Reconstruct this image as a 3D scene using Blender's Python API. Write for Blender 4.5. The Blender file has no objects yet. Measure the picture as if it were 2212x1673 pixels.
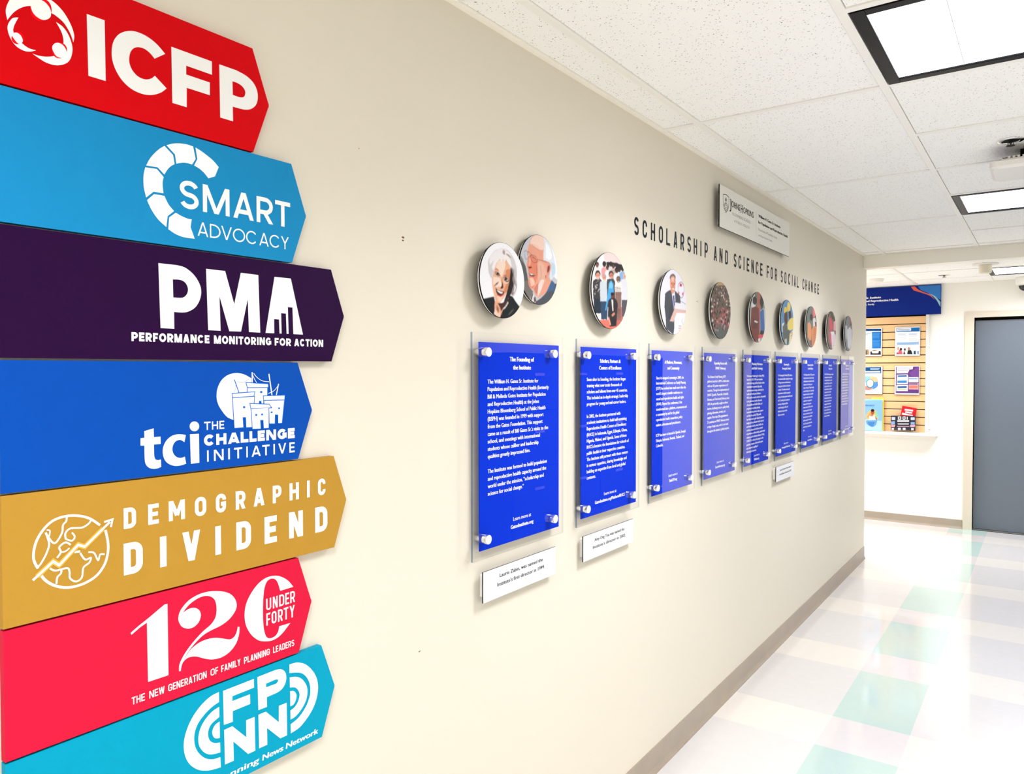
import bpy, bmesh, math, random
import numpy as np
from mathutils import Vector, Matrix
from mathutils.geometry import tessellate_polygon

SC = bpy.context.scene
COL = SC.collection
EXPOSURE = 1.02
WALLCOL = 'd5cebd'
FLOORROUGH = 0.20
FLOORK = 0.74
SIGNK = 0.63
PRINTK = 0.70
LAMPCOL = 'f5f6ff'
LENS = 4.0
WATTS = 15.0
SPREAD = 145
FARK = 0.9

# ------------------------------------------------------------------ camera, world, exposure
# wall plane x = 0, corridor runs along +y, z up, metres
cam_data = bpy.data.cameras.new('camera')
cam_data.sensor_fit = 'HORIZONTAL'
cam_data.sensor_width = 36.0
cam_data.lens = 36.0 * 1621.99 / 2212.0
cam_data.clip_start = 0.05
cam = bpy.data.objects.new('camera', cam_data)
COL.objects.link(cam)
yaw, pitch, roll = math.radians(-35.5532), math.radians(-1.3008), math.radians(-0.0583)
fw = Vector((math.sin(yaw) * math.cos(pitch), math.cos(yaw) * math.cos(pitch), math.sin(pitch)))
rt = Vector((math.cos(yaw), -math.sin(yaw), 0.0))
up = rt.cross(fw)
rt2 = rt * math.cos(roll) + up * math.sin(roll)
up2 = up * math.cos(roll) - rt * math.sin(roll)
cam.matrix_world = Matrix(((rt2.x, up2.x, -fw.x, 1.195), (rt2.y, up2.y, -fw.y, 0.0), (rt2.z, up2.z, -fw.z, 1.5215), (0, 0, 0, 1)))
SC.camera = cam

world = bpy.data.worlds.new('world')
SC.world = world
world.use_nodes = True
world.node_tree.nodes['Background'].inputs[0].default_value = (0.9, 0.95, 1.0, 1)
world.node_tree.nodes['Background'].inputs[1].default_value = 0.0

vs = SC.view_settings
vs.view_transform = 'Standard'
vs.look = 'None'
vs.exposure = EXPOSURE
vs.gamma = 1.0
vs.use_curve_mapping = False
SC.cycles.max_bounces = 12
SC.cycles.diffuse_bounces = 7
SC.cycles.transparent_max_bounces = 16
SC.cycles.caustics_reflective = False
SC.cycles.caustics_refractive = False
SC.cycles.sample_clamp_indirect = 8.0

# ------------------------------------------------------------------ colour and material helpers
def lin(h):
    o = []
    for i in (0, 2, 4):
        c = int(h[i:i + 2], 16) / 255.0
        o.append(c / 12.92 if c <= 0.04045 else ((c + 0.055) / 1.055) ** 2.4)
    return o

MATS = {}
def mat(name, hexcol, rough=0.5, metal=0.0, spec=0.5, scale=1.0, coat=0.0):
    if name in MATS: return MATS[name]
    m = bpy.data.materials.new(name); m.use_nodes = True
    b = m.node_tree.nodes['Principled BSDF']
    c = [x * scale for x in lin(hexcol)] + [1]
    b.inputs['Base Color'].default_value = c
    b.inputs['Roughness'].default_value = rough
    b.inputs['Metallic'].default_value = metal
    b.inputs['Specular IOR Level'].default_value = spec
    b.inputs['Coat Weight'].default_value = coat
    MATS[name] = m
    return m

def N(m, kind, **kw):
    n = m.node_tree.nodes.new(kind)
    for k, v in kw.items():
        if k.startswith('i_'): n.inputs[k[2:].replace('_', ' ')].default_value = v
        else: setattr(n, k, v)
    return n
def LK(m, a, ao, b, bi): m.node_tree.links.new(a.outputs[ao], b.inputs[bi])

def noisy(m, scale, amount, bump=0.0, bscale=None):
    """small colour variation and relief on a plain material"""
    b = m.node_tree.nodes['Principled BSDF']
    base = tuple(b.inputs['Base Color'].default_value)
    tc = N(m, 'ShaderNodeTexCoord')
    nz = N(m, 'ShaderNodeTexNoise', i_Scale=scale, i_Detail=4.0)
    LK(m, tc, 'Object', nz, 'Vector')
    mr = N(m, 'ShaderNodeMapRange'); mr.inputs['To Min'].default_value = 1 - amount; mr.inputs['To Max'].default_value = 1 + amount
    LK(m, nz, 'Fac', mr, 'Value')
    mx = N(m, 'ShaderNodeMix', data_type='RGBA', blend_type='MULTIPLY'); mx.inputs['Factor'].default_value = 1
    mx.inputs['A'].default_value = base
    LK(m, mr, 'Result', mx, 'B'); LK(m, mx, 'Result', b, 'Base Color')
    if bump:
        n2 = N(m, 'ShaderNodeTexNoise', i_Scale=bscale or scale * 4, i_Detail=3.0)
        LK(m, tc, 'Object', n2, 'Vector')
        bp = N(m, 'ShaderNodeBump', i_Strength=bump, i_Distance=0.002)
        LK(m, n2, 'Fac', bp, 'Height'); LK(m, bp, 'Normal', b, 'Normal')
    return m

PAINT = 1.0
wall_paint = noisy(mat('beige_wall_paint', WALLCOL, 0.45, spec=0.25), 2.0, 0.012, 0.06, 220)
white_paint = noisy(mat('white_wall_paint', 'e9e6dd', 0.45, spec=0.25), 2.0, 0.01, 0.05, 220)
bright_paint = mat('bright_wall_paint', 'f6f4ee', .5, spec=.2)
grid_paint = mat('ceiling_grid_enamel', 'f3f1ea', 0.45)
angle_paint = mat('wall_angle_enamel', 'f8f2e6', 0.5)
soffit_paint = mat('soffit_paint', 'f6f1e4', 0.5)
void_black = mat('plenum_and_shade_black', '15130f', 0.9, spec=0.05)  # also used where shade is put in as black: tile gaps, door head, bracket
black_edge = mat('black_edge', '0a0a0c', 0.5, spec=.15)
black_frame = mat('black_gloss_frame', '060607', 0.35, spec=.08)
white_gloss = mat('white_gloss', 'eceae6', 0.3)
white_ink = mat('white_ink', 'e6e5e2', 0.45, spec=0.1)
grey_ink = mat('grey_ink', '8d8c88', 0.4)
black_ink = mat('black_ink', '0c0c0c', 0.5, spec=.1)
chrome = mat('brushed_chrome', 'e9e9ea', 0.16, metal=1.0)
chrome_cap = mat('satin_aluminium', 'f1f0ee', 0.45, metal=0.2)
door_grey = noisy(mat('slate_door_paint', '525d68', 0.40, spec=0.95), 60.0, 0.05, 0.08, 400)
frame_cream = mat('cream_door_frame', 'c9c0ae', 0.4)
maple = mat('maple_slatwall', 'd9a968', 0.45)
plastic_white = mat('white_plastic', 'e9e6df', 0.4)
baseboard_m = noisy(mat('taupe_rubber_base', '9c8f7e', 0.35, spec=0.4), 9.0, 0.10, 0.05, 80)

# acoustic tile: fissures and pin holes
tile_m = mat('fissured_ceiling_tile', 'ebe8e0', 0.9, spec=0.1)
def make_tile(m):
    b = m.node_tree.nodes['Principled BSDF']
    tc = N(m, 'ShaderNodeTexCoord')
    wz = N(m, 'ShaderNodeTexNoise', i_Scale=60.0, i_Detail=2.0)
    LK(m, tc, 'Object', wz, 'Vector')
    ad = N(m, 'ShaderNodeVectorMath', operation='MULTIPLY_ADD'); ad.inputs[1].default_value = (0.014, 0.014, 0.0)
    LK(m, wz, 'Color', ad, 0); LK(m, tc, 'Object', ad, 2)
    mp = N(m, 'ShaderNodeMapping'); mp.inputs['Scale'].default_value = (105.0, 150.0, 1.0); mp.inputs['Rotation'].default_value = (0, 0, 0.5)
    LK(m, ad, 'Vector', mp, 'Vector')
    v = N(m, 'ShaderNodeTexVoronoi', i_Scale=1.0, i_Randomness=1.0); v.voronoi_dimensions = '2D'
    LK(m, mp, 'Vector', v, 'Vector')
    sep = N(m, 'ShaderNodeSeparateColor'); LK(m, v, 'Color', sep, 'Color')
    thr = N(m, 'ShaderNodeMapRange'); thr.inputs['From Min'].default_value = 0.60; thr.inputs['From Max'].default_value = 1.0
    thr.inputs['To Min'].default_value = 0.0; thr.inputs['To Max'].default_value = 0.20
    LK(m, sep, 'Red', thr, 'Value')
    lt = N(m, 'ShaderNodeMath', operation='LESS_THAN'); LK(m, v, 'Distance', lt, 0); LK(m, thr, 'Result', lt, 1)
    mx = N(m, 'ShaderNodeMix', data_type='RGBA')
    mx.inputs['A'].default_value = tuple(lin('f9f8f4')) + (1,)
    mx.inputs['B'].default_value = tuple(lin('7d776a')) + (1,)
    LK(m, lt, 'Value', mx, 'Factor'); LK(m, mx, 'Result', b, 'Base Color')
make_tile(tile_m)

# printed and painted faces: colour comes from the mesh's own colour attribute
def attr_mat(name, rough, spec=0.4, noise=0.0, coat=0.0):
    m = mat(name, 'ffffff', rough, spec=spec, coat=coat)
    b = m.node_tree.nodes['Principled BSDF']
    a = N(m, 'ShaderNodeVertexColor'); a.layer_name = 'ink'
    if noise:
        tc = N(m, 'ShaderNodeTexCoord'); nz = N(m, 'ShaderNodeTexNoise', i_Scale=26.0, i_Detail=6.0)
        LK(m, tc, 'Object', nz, 'Vector')
        mr = N(m, 'ShaderNodeMapRange'); mr.inputs['To Min'].default_value = 1 - noise; mr.inputs['To Max'].default_value = 1 + noise
        LK(m, nz, 'Fac', mr, 'Value')
        mx = N(m, 'ShaderNodeMix', data_type='RGBA', blend_type='MULTIPLY'); mx.inputs['Factor'].default_value = 1
        LK(m, a, 'Color', mx, 'A'); LK(m, mr, 'Result', mx, 'B'); LK(m, mx, 'Result', b, 'Base Color')
    else:
        LK(m, a, 'Color', b, 'Base Color')
    return m
print_ink = attr_mat('printed_photo', 0.4, 0.12)
floor_m = attr_mat('vinyl_floor_tile', FLOORROUGH, 0.5, 0.035, 0.6)
MATS['vinyl_floor_tile'].node_tree.nodes['Principled BSDF'].inputs['Coat Roughness'].default_value = 0.06

def glass(name, tint, ior=1.49, rough=0.0):
    """thin clear sheet: straight-through view plus a mirror reflection that grows at grazing angles"""
    m = bpy.data.materials.new(name); m.use_nodes = True
    nt = m.node_tree; nt.nodes.remove(nt.nodes['Principled BSDF'])
    out = nt.nodes['Material Output']
    tr = N(m, 'ShaderNodeBsdfTransparent'); tr.inputs['Color'].default_value = tint
    gl = N(m, 'ShaderNodeBsdfGlossy'); gl.inputs['Roughness'].default_value = rough
    fr = N(m, 'ShaderNodeFresnel'); fr.inputs['IOR'].default_value = ior
    ms = N(m, 'ShaderNodeMixShader')
    ge = N(m, 'ShaderNodeNewGeometry')
    sub = N(m, 'ShaderNodeMath', operation='SUBTRACT'); sub.inputs[0].default_value = 1.0; LK(m, ge, 'Backfacing', sub, 1)
    mul = N(m, 'ShaderNodeMath', operation='MULTIPLY'); LK(m, fr, 'Fac', mul, 0); LK(m, sub, 'Value', mul, 1)
    LK(m, mul, 'Value', ms, 'Fac'); LK(m, tr, 'BSDF', ms, 1); LK(m, gl, 'BSDF', ms, 2); LK(m, ms, 'Shader', out, 'Surface')
    return m
acrylic = glass('clear_acrylic', (1, 1, 1, 1), 1.49)
acrylic_edge = glass('acrylic_polished_edge', (0.88, 0.91, 0.93, 1), 1.35, 0.05)
acrylic_side = glass('acrylic_reflected_blue_edge', (0.42, 0.52, 0.66, 1), 1.30, 0.1)  # tint paints in the blue sheet's reflection along the near edge

def emit(name, hexcol, s):
    m = bpy.data.materials.new(name); m.use_nodes = True
    b = m.node_tree.nodes['Principled BSDF']
    b.inputs['Base Color'].default_value = (0.9, 0.9, 0.9, 1)
    b.inputs['Emission Color'].default_value = tuple(lin(hexcol)) + (1,)
    b.inputs['Emission Strength'].default_value = s
    return m
lamp_face = emit('lit_lamp_lens', LAMPCOL, LENS)
led_blue = emit('blue_status_led', '3a62ff', 3.0)

# ------------------------------------------------------------------ mesh helpers
class MB:
    def __init__(s): s.v, s.f, s.m, s.c = [], [], [], []
    def add(s, vs, fs, mi=0, col=None):
        o = len(s.v); s.v += [tuple(v) for v in vs]
        for f in fs: s.f.append([i + o for i in f]); s.m.append(mi); s.c.append(col)
        return s
    def box(s, x0, y0, z0, x1, y1, z1, mi=0, col=None):
        v = [(x0, y0, z0), (x1, y0, z0), (x1, y1, z0), (x0, y1, z0), (x0, y0, z1), (x1, y0, z1), (x1, y1, z1), (x0, y1, z1)]
        return s.add(v, [(0, 3, 2, 1), (4, 5, 6, 7), (0, 1, 5, 4), (1, 2, 6, 5), (2, 3, 7, 6), (3, 0, 4, 7)], mi, col)
    def lathe(s, prof, centre, axis='z', n=32, mi=0, cap=True):
        """prof: (radius, height) pairs revolved about the axis"""
        vs, fs = [], []
        for r, h in prof:
            for k in range(n):
                a = 2 * math.pi * k / n; p = (r * math.cos(a), r * math.sin(a), h)
                if axis == 'x': p = (p[2], p[0], p[1])
                if axis == 'y': p = (p[0], p[2], p[1])
                vs.append((centre[0] + p[0], centre[1] + p[1], centre[2] + p[2]))
        for i in range(len(prof) - 1):
            for k in range(n): fs.append((i * n + k, i * n + (k + 1) % n, (i + 1) * n + (k + 1) % n, (i + 1) * n + k))
        if cap: fs += [tuple(range(n))[::-1], tuple(range((len(prof) - 1) * n, len(prof) * n))]
        return s.add(vs, fs, mi)
    def fill(s, loops, place, mi=0, col=None):
        """flat polygon with holes; place maps (a, b) to a point"""
        pts = [p for l in loops for p in l]
        tri = tessellate_polygon([[Vector((p[0], p[1], 0)) for p in l] for l in loops])
        return s.add([place(*p) for p in pts], [tuple(t) for t in tri], mi, col)
    def prism(s, loop, place, lo, hi, mi=0, side=None, col=None):
        n = len(loop); side = mi if side is None else side
        tri = [tuple(t) for t in tessellate_polygon([[Vector((p[0], p[1], 0)) for p in loop]])]
        s.add([place(p[0], p[1], hi) for p in loop], tri, mi, col)
        s.add([place(p[0], p[1], lo) for p in loop], tri, mi, col)
        s.add([place(p[0], p[1], h) for h in (lo, hi) for p in loop], [(k, (k + 1) % n, n + (k + 1) % n, n + k) for k in range(n)], side, col)
        return s
    def build(s, name, mats, parent=None, smooth=False, fix=True):
        me = bpy.data.meshes.new(name)
        org = parent_origin(parent)
        me.from_pydata([(v[0] - org[0], v[1] - org[1], v[2] - org[2]) for v in s.v], [], s.f)
        for m in (mats if isinstance(mats, (list, tuple)) else [mats]): me.materials.append(m)
        for p, mi in zip(me.polygons, s.m): p.material_index = mi; p.use_smooth = smooth
        if any(c is not None for c in s.c):
            at = me.color_attributes.new('ink', 'FLOAT_COLOR', 'CORNER')
            for p, c in zip(me.polygons, s.c):
                cc = tuple(c or (1, 1, 1)) + (1.0,)
                for li in p.loop_indices: at.data[li].color = cc
        if fix:
            bm = bmesh.new(); bm.from_mesh(me); bmesh.ops.recalc_face_normals(bm, faces=bm.faces); bm.to_mesh(me); bm.free()
        me.update()
        o = bpy.data.objects.new(name, me); COL.objects.link(o)
        if parent is not None: o.parent = parent
        if smooth:
            try: me.set_sharp_from_angle(angle=math.radians(40))
            except Exception: pass
        return o

def parent_origin(p):
    x = Vector((0, 0, 0))
    while p is not None: x += p.location; p = p.parent
    return x

def thing(name, label, cat, loc=(0, 0, 0), group=None):
    o = bpy.data.objects.new(name, None); o.empty_display_size = 0.05
    COL.objects.link(o); o.location = loc
    o['label'] = label; o['category'] = cat
    if group: o['group'] = group
    return o
def tag(o, label, cat, group=None):
    o['label'] = label; o['category'] = cat
    if group: o['group'] = group
    return o
def struct(o): o['kind'] = 'structure'; return o
def dup_part(o, parent):
    if o.name.split('.')[0] == 'lettering': return None      # each copy gets its own words
    c = o.copy(); COL.objects.link(c); c.parent = parent
    for ch in list(o.children): dup_part(ch, c)
    return c
def bevel(o, w=0.002, seg=2):
    md = o.modifiers.new('edge', 'BEVEL'); md.width = w; md.segments = seg; md.limit_method = 'ANGLE'; md.angle_limit = math.radians(50)
    return o

WX = lambda x: (lambda a, b: (x, a, b))                # flat on the long wall: a = y, b = z
WX3 = lambda a, b, h: (h, a, b)
FY = lambda y: (lambda a, b: (a, y, b))                # flat on the far wall: a = x, b = z
FY3 = lambda a, b, h: (a, h, b)

# ------------------------------------------------------------------ outlines
def catmull(pts, closed=True, sub=5):
    """pts: (a, b) smooth or (a, b, 1) corner -> dense outline"""
    n = len(pts); out = []
    rng = range(n) if closed else range(n - 1)
    for i in rng:
        p1, p2 = pts[i], pts[(i + 1) % n]
        c1, c2 = len(p1) > 2, len(p2) > 2
        out.append((p1[0], p1[1]))
        if c1 and c2: continue
        p0 = pts[i - 1] if (closed or i > 0) and not c1 else p1
        p3 = pts[(i + 2) % n] if (closed or i + 2 < n) and not c2 else p2
        for k in range(1, sub):
            t = k / sub; q = []
            for j in (0, 1):
                a, b, c, d = p0[j], p1[j], p2[j], p3[j]
                q.append(0.5 * (2 * b + (c - a) * t + (2 * a - 5 * b + 4 * c - d) * t * t + (3 * b - a - 3 * c + d) * t ** 3))
            out.append(tuple(q))
    if not closed: out.append((pts[-1][0], pts[-1][1]))
    return out

def ribbon(pts, w, closed=False):
    """stroke of width w along pts -> quads"""
    P = [Vector(p[:2]) for p in pts]
    P = [p for i, p in enumerate(P) if i == 0 or (p - P[i - 1]).length > 1e-7]
    if closed and len(P) > 2 and (P[0] - P[-1]).length < 1e-7: P.pop()
    n = len(P); L, R = [], []
    for i in range(n):
        a = P[i - 1] if (i > 0 or closed) else None
        b = P[(i + 1) % n] if (i < n - 1 or closed) else None
        d1 = (P[i] - a).normalized() if a is not None else None
        d2 = (b - P[i]).normalized() if b is not None else None
        d1 = d1 or d2; d2 = d2 or d1
        n1, n2 = Vector((-d1.y, d1.x)), Vector((-d2.y, d2.x))
        m = n1 + n2
        m = m.normalized() if m.length > 1e-6 else n1
        k = w / 2 / max(0.35, m.dot(n1))
        L.append(P[i] + m * k); R.append(P[i] - m * k)
    rng = range(n) if closed else range(n - 1)
    return [[tuple(R[i]), tuple(R[(i + 1) % n]), tuple(L[(i + 1) % n]), tuple(L[i])] for i in rng]

def clip(poly, inside, cut):
    out = []
    for i in range(len(poly)):
        a, b = poly[i - 1], poly[i]
        ia, ib = inside(a), inside(b)
        if ib:
            if not ia: out.append(cut(a, b))
            out.append(b)
        elif ia: out.append(cut(a, b))
    return out
def clip_half(poly, nx, ny, d):
    f = lambda p: p[0] * nx + p[1] * ny - d
    def cut(a, b):
        fa, fb = f(a), f(b); t = fa / (fa - fb)
        return (a[0] + (b[0] - a[0]) * t, a[1] + (b[1] - a[1]) * t)
    return clip(poly, lambda p: f(p) <= 1e-9, cut)
def clip_box(poly, a0, b0, a1, b1):
    for h in ((1, 0, a1), (-1, 0, -a0), (0, 1, b1), (0, -1, -b0)):
        poly = clip_half(poly, *h)
        if len(poly) < 3: return []
    return poly
def clip_disc(poly, ca, cb, r, n=56):
    for k in range(n):
        a = 2 * math.pi * k / n
        poly = clip_half(poly, math.cos(a), math.sin(a), ca * math.cos(a) + cb * math.sin(a) + r * math.cos(math.pi / n))
        if len(poly) < 3: return []
    return poly

NAMED = {'W': 'f1efeb', 'Rd': 'e8000f', 'Bl': '0a5fc8', 'Gd': 'd3a03c'}
def draw(mb, key, place, mi=None, inkscale=1.0, step=2e-5, crop=None, only=None, skip=None):
    """lay the traced outlines of one artwork onto a face, a hair's breadth apart"""
    items = DATA[key]
    step = min(step, 0.0010 / max(1, len(items)))
    for i, it in enumerate(items):
        col = it[0]; h = (i + 1) * step
        c = [x * inkscale for x in lin(NAMED.get(col, col))]
        put = lambda a, b, h=h: place(a, b, h)
        if it[1] == 'S':
            pts = [tuple([p[0] * 1e-4, p[1] * 1e-4] + list(p[2:])) for p in it[4]]
            polys = ribbon(catmull(pts, bool(it[3])), it[2] * 1e-4, bool(it[3]))
            for q in polys:
                if crop: q = crop(q)
                if len(q) > 2: mb.add([put(*p) for p in q], [tuple(range(len(q)))], 0, c)
        else:
            loops = [catmull([tuple([p[0] * 1e-4, p[1] * 1e-4] + list(p[2:])) for p in l]) for l in it[1:]]
            if crop: loops = [crop(loops[0])]
            if len(loops[0]) > 2: mb.fill(loops, put, 0, c)
    return mb

def photo_face(name, key, bg, ca, cb, r, place, parent, n=150, soft=1.0, grain=.03):
    """a round photographic print: the artwork is laid down on a fine grid of vertices and softened like a photograph"""
    a = np.linspace(ca - r, ca + r, n); b = np.linspace(cb - r, cb + r, n)
    A, B = np.meshgrid(a, b, indexing='ij'); img = np.empty((n, n, 3)); img[:] = lin(bg)
    def paint(poly, col):
        xs = [p[0] for p in poly]; ys = [p[1] for p in poly]
        i0, i1 = np.searchsorted(a, (min(xs), max(xs))); j0, j1 = np.searchsorted(b, (min(ys), max(ys)))
        if i1 <= i0 or j1 <= j0: return
        X, Y = A[i0:i1, j0:j1], B[i0:i1, j0:j1]; ins = np.zeros(X.shape, bool)
        for (x0, y0), (x1, y1) in zip(poly, poly[1:] + poly[:1]):
            if y0 == y1: continue
            ins ^= ((y0 > Y) != (y1 > Y)) & (X < (x1 - x0) * (Y - y0) / (y1 - y0) + x0)
        img[i0:i1, j0:j1][ins] = col
    for it in DATA[key]:
        col = lin(NAMED.get(it[0], it[0]))
        sc = lambda l: [tuple([p[0] * 1e-4, p[1] * 1e-4] + list(p[2:])) for p in l]
        if it[1] == 'S':
            for q in ribbon(catmull(sc(it[4]), bool(it[3])), it[2] * 1e-4, bool(it[3])): paint(q, col)
        else: paint(catmull(sc(it[1])), col)
    k = np.exp(-.5 * (np.arange(-4, 5) / soft) ** 2); k /= k.sum()
    for ax in (0, 1):
        pad = np.pad(img, [(4, 4) if i == ax else (0, 0) for i in range(3)], mode='edge')
        img = sum(w * np.take(pad, range(i, i + n), axis=ax) for i, w in enumerate(k))
    rg = np.random.default_rng(7); img = np.clip(img * (1 + rg.normal(0, grain, (n, n, 1))) + rg.normal(0, grain * .12, (n, n, 1)), 0, 1) * PRINTK
    D = np.hypot(A - ca, B - cb); s = np.minimum(1, r / np.maximum(D, 1e-9))
    PA, PB = ca + (A - ca) * s, cb + (B - cb) * s
    inside = D <= r; cell = inside[:-1, :-1] | inside[1:, :-1] | inside[:-1, 1:] | inside[1:, 1:]
    org = parent_origin(parent); idx = np.arange(n * n).reshape(n, n); used = np.zeros((n, n), bool)
    I, J = np.nonzero(cell)
    for di, dj in ((0, 0), (1, 0), (1, 1), (0, 1)): used[I + di, J + dj] = True
    remap = -np.ones(n * n, int); remap[used.ravel()] = np.arange(used.sum())
    f = np.stack([remap[idx[I, J]], remap[idx[I + 1, J]], remap[idx[I + 1, J + 1]], remap[idx[I, J + 1]]], 1)
    vs = [Vector(place(x, y)) - org for x, y in zip(PA[used], PB[used])]
    me = bpy.data.meshes.new(name); me.from_pydata(vs, [], f.tolist()); me.materials.append(print_ink)
    at = me.color_attributes.new('ink', 'FLOAT_COLOR', 'POINT')
    at.data.foreach_set('color', np.concatenate([img[used], np.ones((int(used.sum()), 1))], 1).astype(np.float32).ravel())
    o = bpy.data.objects.new(name, me); COL.objects.link(o); o.parent = parent
    return o

# ------------------------------------------------------------------ capital lettering drawn with a pen of given width
def arc(cx, cy, rx, ry, a0, a1, n=7):
    return [(cx + rx * math.cos(math.radians(a0 + (a1 - a0) * k / n)), cy + ry * math.sin(math.radians(a0 + (a1 - a0) * k / n))) for k in range(n + 1)]
def glyph(ch, w, h, t, style):
    L, R, B, T = t / 2, w - t / 2, t / 2, h - t / 2
    cx, M = w / 2, h / 2
    if R <= L: L = R = cx
    W2, H2 = (R - L) / 2, (T - B) / 2
    if style == 'o': rx = ry = min(0.24 * h, W2)
    else: rx, ry = W2, H2
    st, dg = [], []            # curved or square-ended strokes / straight ones run out past the box and trimmed
    ln = lambda *p: dg.append(p)
    if ch in 'AVMNWY':
        e = t * 0.56
        if ch == 'A':
            ln((e, 0), (cx - t * .06, h)); ln((w - e, 0), (cx + t * .06, h)); st.append(([(w * .24, h * .27), (w * .76, h * .27)], False))
        elif ch == 'V': ln((e, h), (cx, 0)); ln((w - e, h), (cx, 0))
        elif ch == 'M':
            ln((L, 0), (L, h)); ln((R, 0), (R, h)); k = h * (0.0 if style == 'g' else .25); ln((L + t * .1, h), (cx, k)); ln((R - t * .1, h), (cx, k))
        elif ch == 'N': ln((L, 0), (L, h)); ln((R, 0), (R, h)); ln((L + t * .12, h), (R - t * .12, 0))
        elif ch == 'W': ln((e, h), (w * .28, 0)); ln((w * .28, 0), (cx, h)); ln((cx, h), (w * .72, 0)); ln((w * .72, 0), (w - e, h))
        else: ln((cx, 0), (cx, M)); ln((cx, M * .92), (e, h)); ln((cx, M * .92), (w - e, h))
    elif ch == 'I': ln((cx, 0), (cx, h))
    elif ch == 'L': st.append(([(L, h), (L, B), (w, B)], False))
    elif ch == 'T': st.append(([(0, T), (w, T)], False)); ln((cx, 0), (cx, h))
    elif ch == 'H': ln((L, 0), (L, h)); ln((R, 0), (R, h)); st.append(([(L, M), (R, M)], False))
    elif ch == 'E': st.append(([(w, T), (L, T), (L, B), (w, B)], False)); st.append(([(L, M), (w * .92, M)], False))
    elif ch == 'F': st.append(([(w, T), (L, T), (L, 0)], False)); st.append(([(L, h * .47), (w * .9, h * .47)], False))
    elif ch == 'U':
        r = min(W2, .35 * h) if style == 'g' else rx
        st.append(([(L, h)] + arc(L + r, B + r, r, r, 180, 270) + arc(R - r, B + r, r, r, 270, 360) + [(R, h)], False))
    elif ch == 'O': st.append((arc(R - rx, T - ry, rx, ry, 0, 90) + arc(L + rx, T - ry, rx, ry, 90, 180) + arc(L + rx, B + ry, rx, ry, 180, 270) + arc(R - rx, B + ry, rx, ry, 270, 360), True))
    elif ch in 'CG':
        a = 38 if style == 'g' else 0
        p = ([] if style == 'g' else [(R, h * .66)]) + arc(R - rx, T - ry, rx, ry, a, 90) + arc(L + rx, T - ry, rx, ry, 90, 180) + arc(L + rx, B + ry, rx, ry, 180, 270)
        if ch == 'C': p += arc(R - rx, B + ry, rx, ry, 270, 360 - a) + ([] if style == 'g' else [(R, h * .34)])
        elif style == 'g': p += arc(R - rx, B + ry, rx, ry, 270, 322); st.append(([(R, h * .12), (R, h * .50 - t * .1), (cx + W2 * .1, h * .50 - t * .1)], False))
        else: p += arc(R - rx, B + ry, rx, ry, 270, 360) + [(R, h * .46), (cx, h * .46)]
        st.append((p, False))
    elif ch == 'D':
        r1, r2 = (min(W2 * 1.5, H2 * 1.2), H2) if style == 'g' else (rx, ry)
        st.append(([(L, B), (L, T)] + arc(R - r1, T - r2, r1, r2, 90, 0) + arc(R - r1, B + r2, r1, r2, 0, -90), True))
    elif ch in 'PR':
        m = h * .42; r2 = (T - m) / 2; r1 = min(r2 * 1.1, W2) if style == 'g' else min(rx, r2)
        if style == 'o': r2 = min(ry, r2)
        ln((L, 0), (L, h)); st.append(([(L, T)] + arc(R - r1, T - r2, r1, r2, 90, 0) + arc(R - r1, m + r2, r1, r2, 0, -90) + [(L, m)], False))
        if ch == 'R': ln((cx - (t * .1 if style == 'g' else -t * .2), m), (w - t * .55, 0))
    elif ch == 'S':
        r1 = W2; r2 = H2 / 2
        if style == 'o': r1 = min(W2, .2 * h); r2 = min(r2, .2 * h)
        p = arc(R - r1, T - r2, r1, r2, 20, 90) + arc(L + r1, T - r2, r1, r2, 90, 180) + arc(L + r1, M + r2, r1, r2, 180, 250, 5)
        p += arc(R - r1, M - r2, r1, r2, 70, 0, 5) + arc(R - r1, B + r2, r1, r2, 0, -90) + arc(L + r1, B + r2, r1, r2, 270, 200)
        st.append((p, False))
    quads = []
    for p, c in st: quads += [(st.index((p, c)), q) for q in ribbon(p, t, c)]
    for a, b in dg:
        A, Bv = Vector(a), Vector(b); d = (Bv - A).normalized() * t
        far_a = a[1] <= 1e-6 or a[1] >= h - 1e-6; far_b = b[1] <= 1e-6 or b[1] >= h - 1e-6
        quads += [(len(st) + dg.index((a, b)), q) for q in ribbon([A - d * far_a, Bv + d * far_b], t)]
    out = []
    for k, q in quads:
        q = clip_box(q, -t, 0, w + t, h)
        if len(q) > 2: out.append((k, q))
    return out
WIDTHS = {'I': .34, 'L': .72, 'E': .78, 'F': .74, 'M': 1.2, 'W': 1.3, 'O': 1.08, 'C': 1.0, 'G': 1.06, 'N': 1.0, 'T': .86, 'A': 1.02}
def word(mb, text, a0, a1, b0, b1, wt, style, place, col=None, gap=.16):
    h = b1 - b0; t = wt * h
    if len(text) == 1: cells = [(text, a0, a1)]
    else:
        ws = [WIDTHS.get(c, .92) for c in text]; tot = sum(ws) + gap * (len(text) - 1); k = (a1 - a0) / tot; x = a0; cells = []
        for c, w in zip(text, ws): cells.append((c, x, x + w * k)); x += (w + gap) * k
    for c, x0, x1 in cells:
        tt = min(t, (x1 - x0) * (1.0 if c == 'I' else .42)) if c != 'I' else min(t, x1 - x0)
        for k_, q in glyph(c, x1 - x0, h, tt, style): mb.add([place(p[0] + x0, p[1] + b0, k_ * 1.2e-5) for p in q], [tuple(range(len(q)))], 0, col)
    return mb

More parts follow.
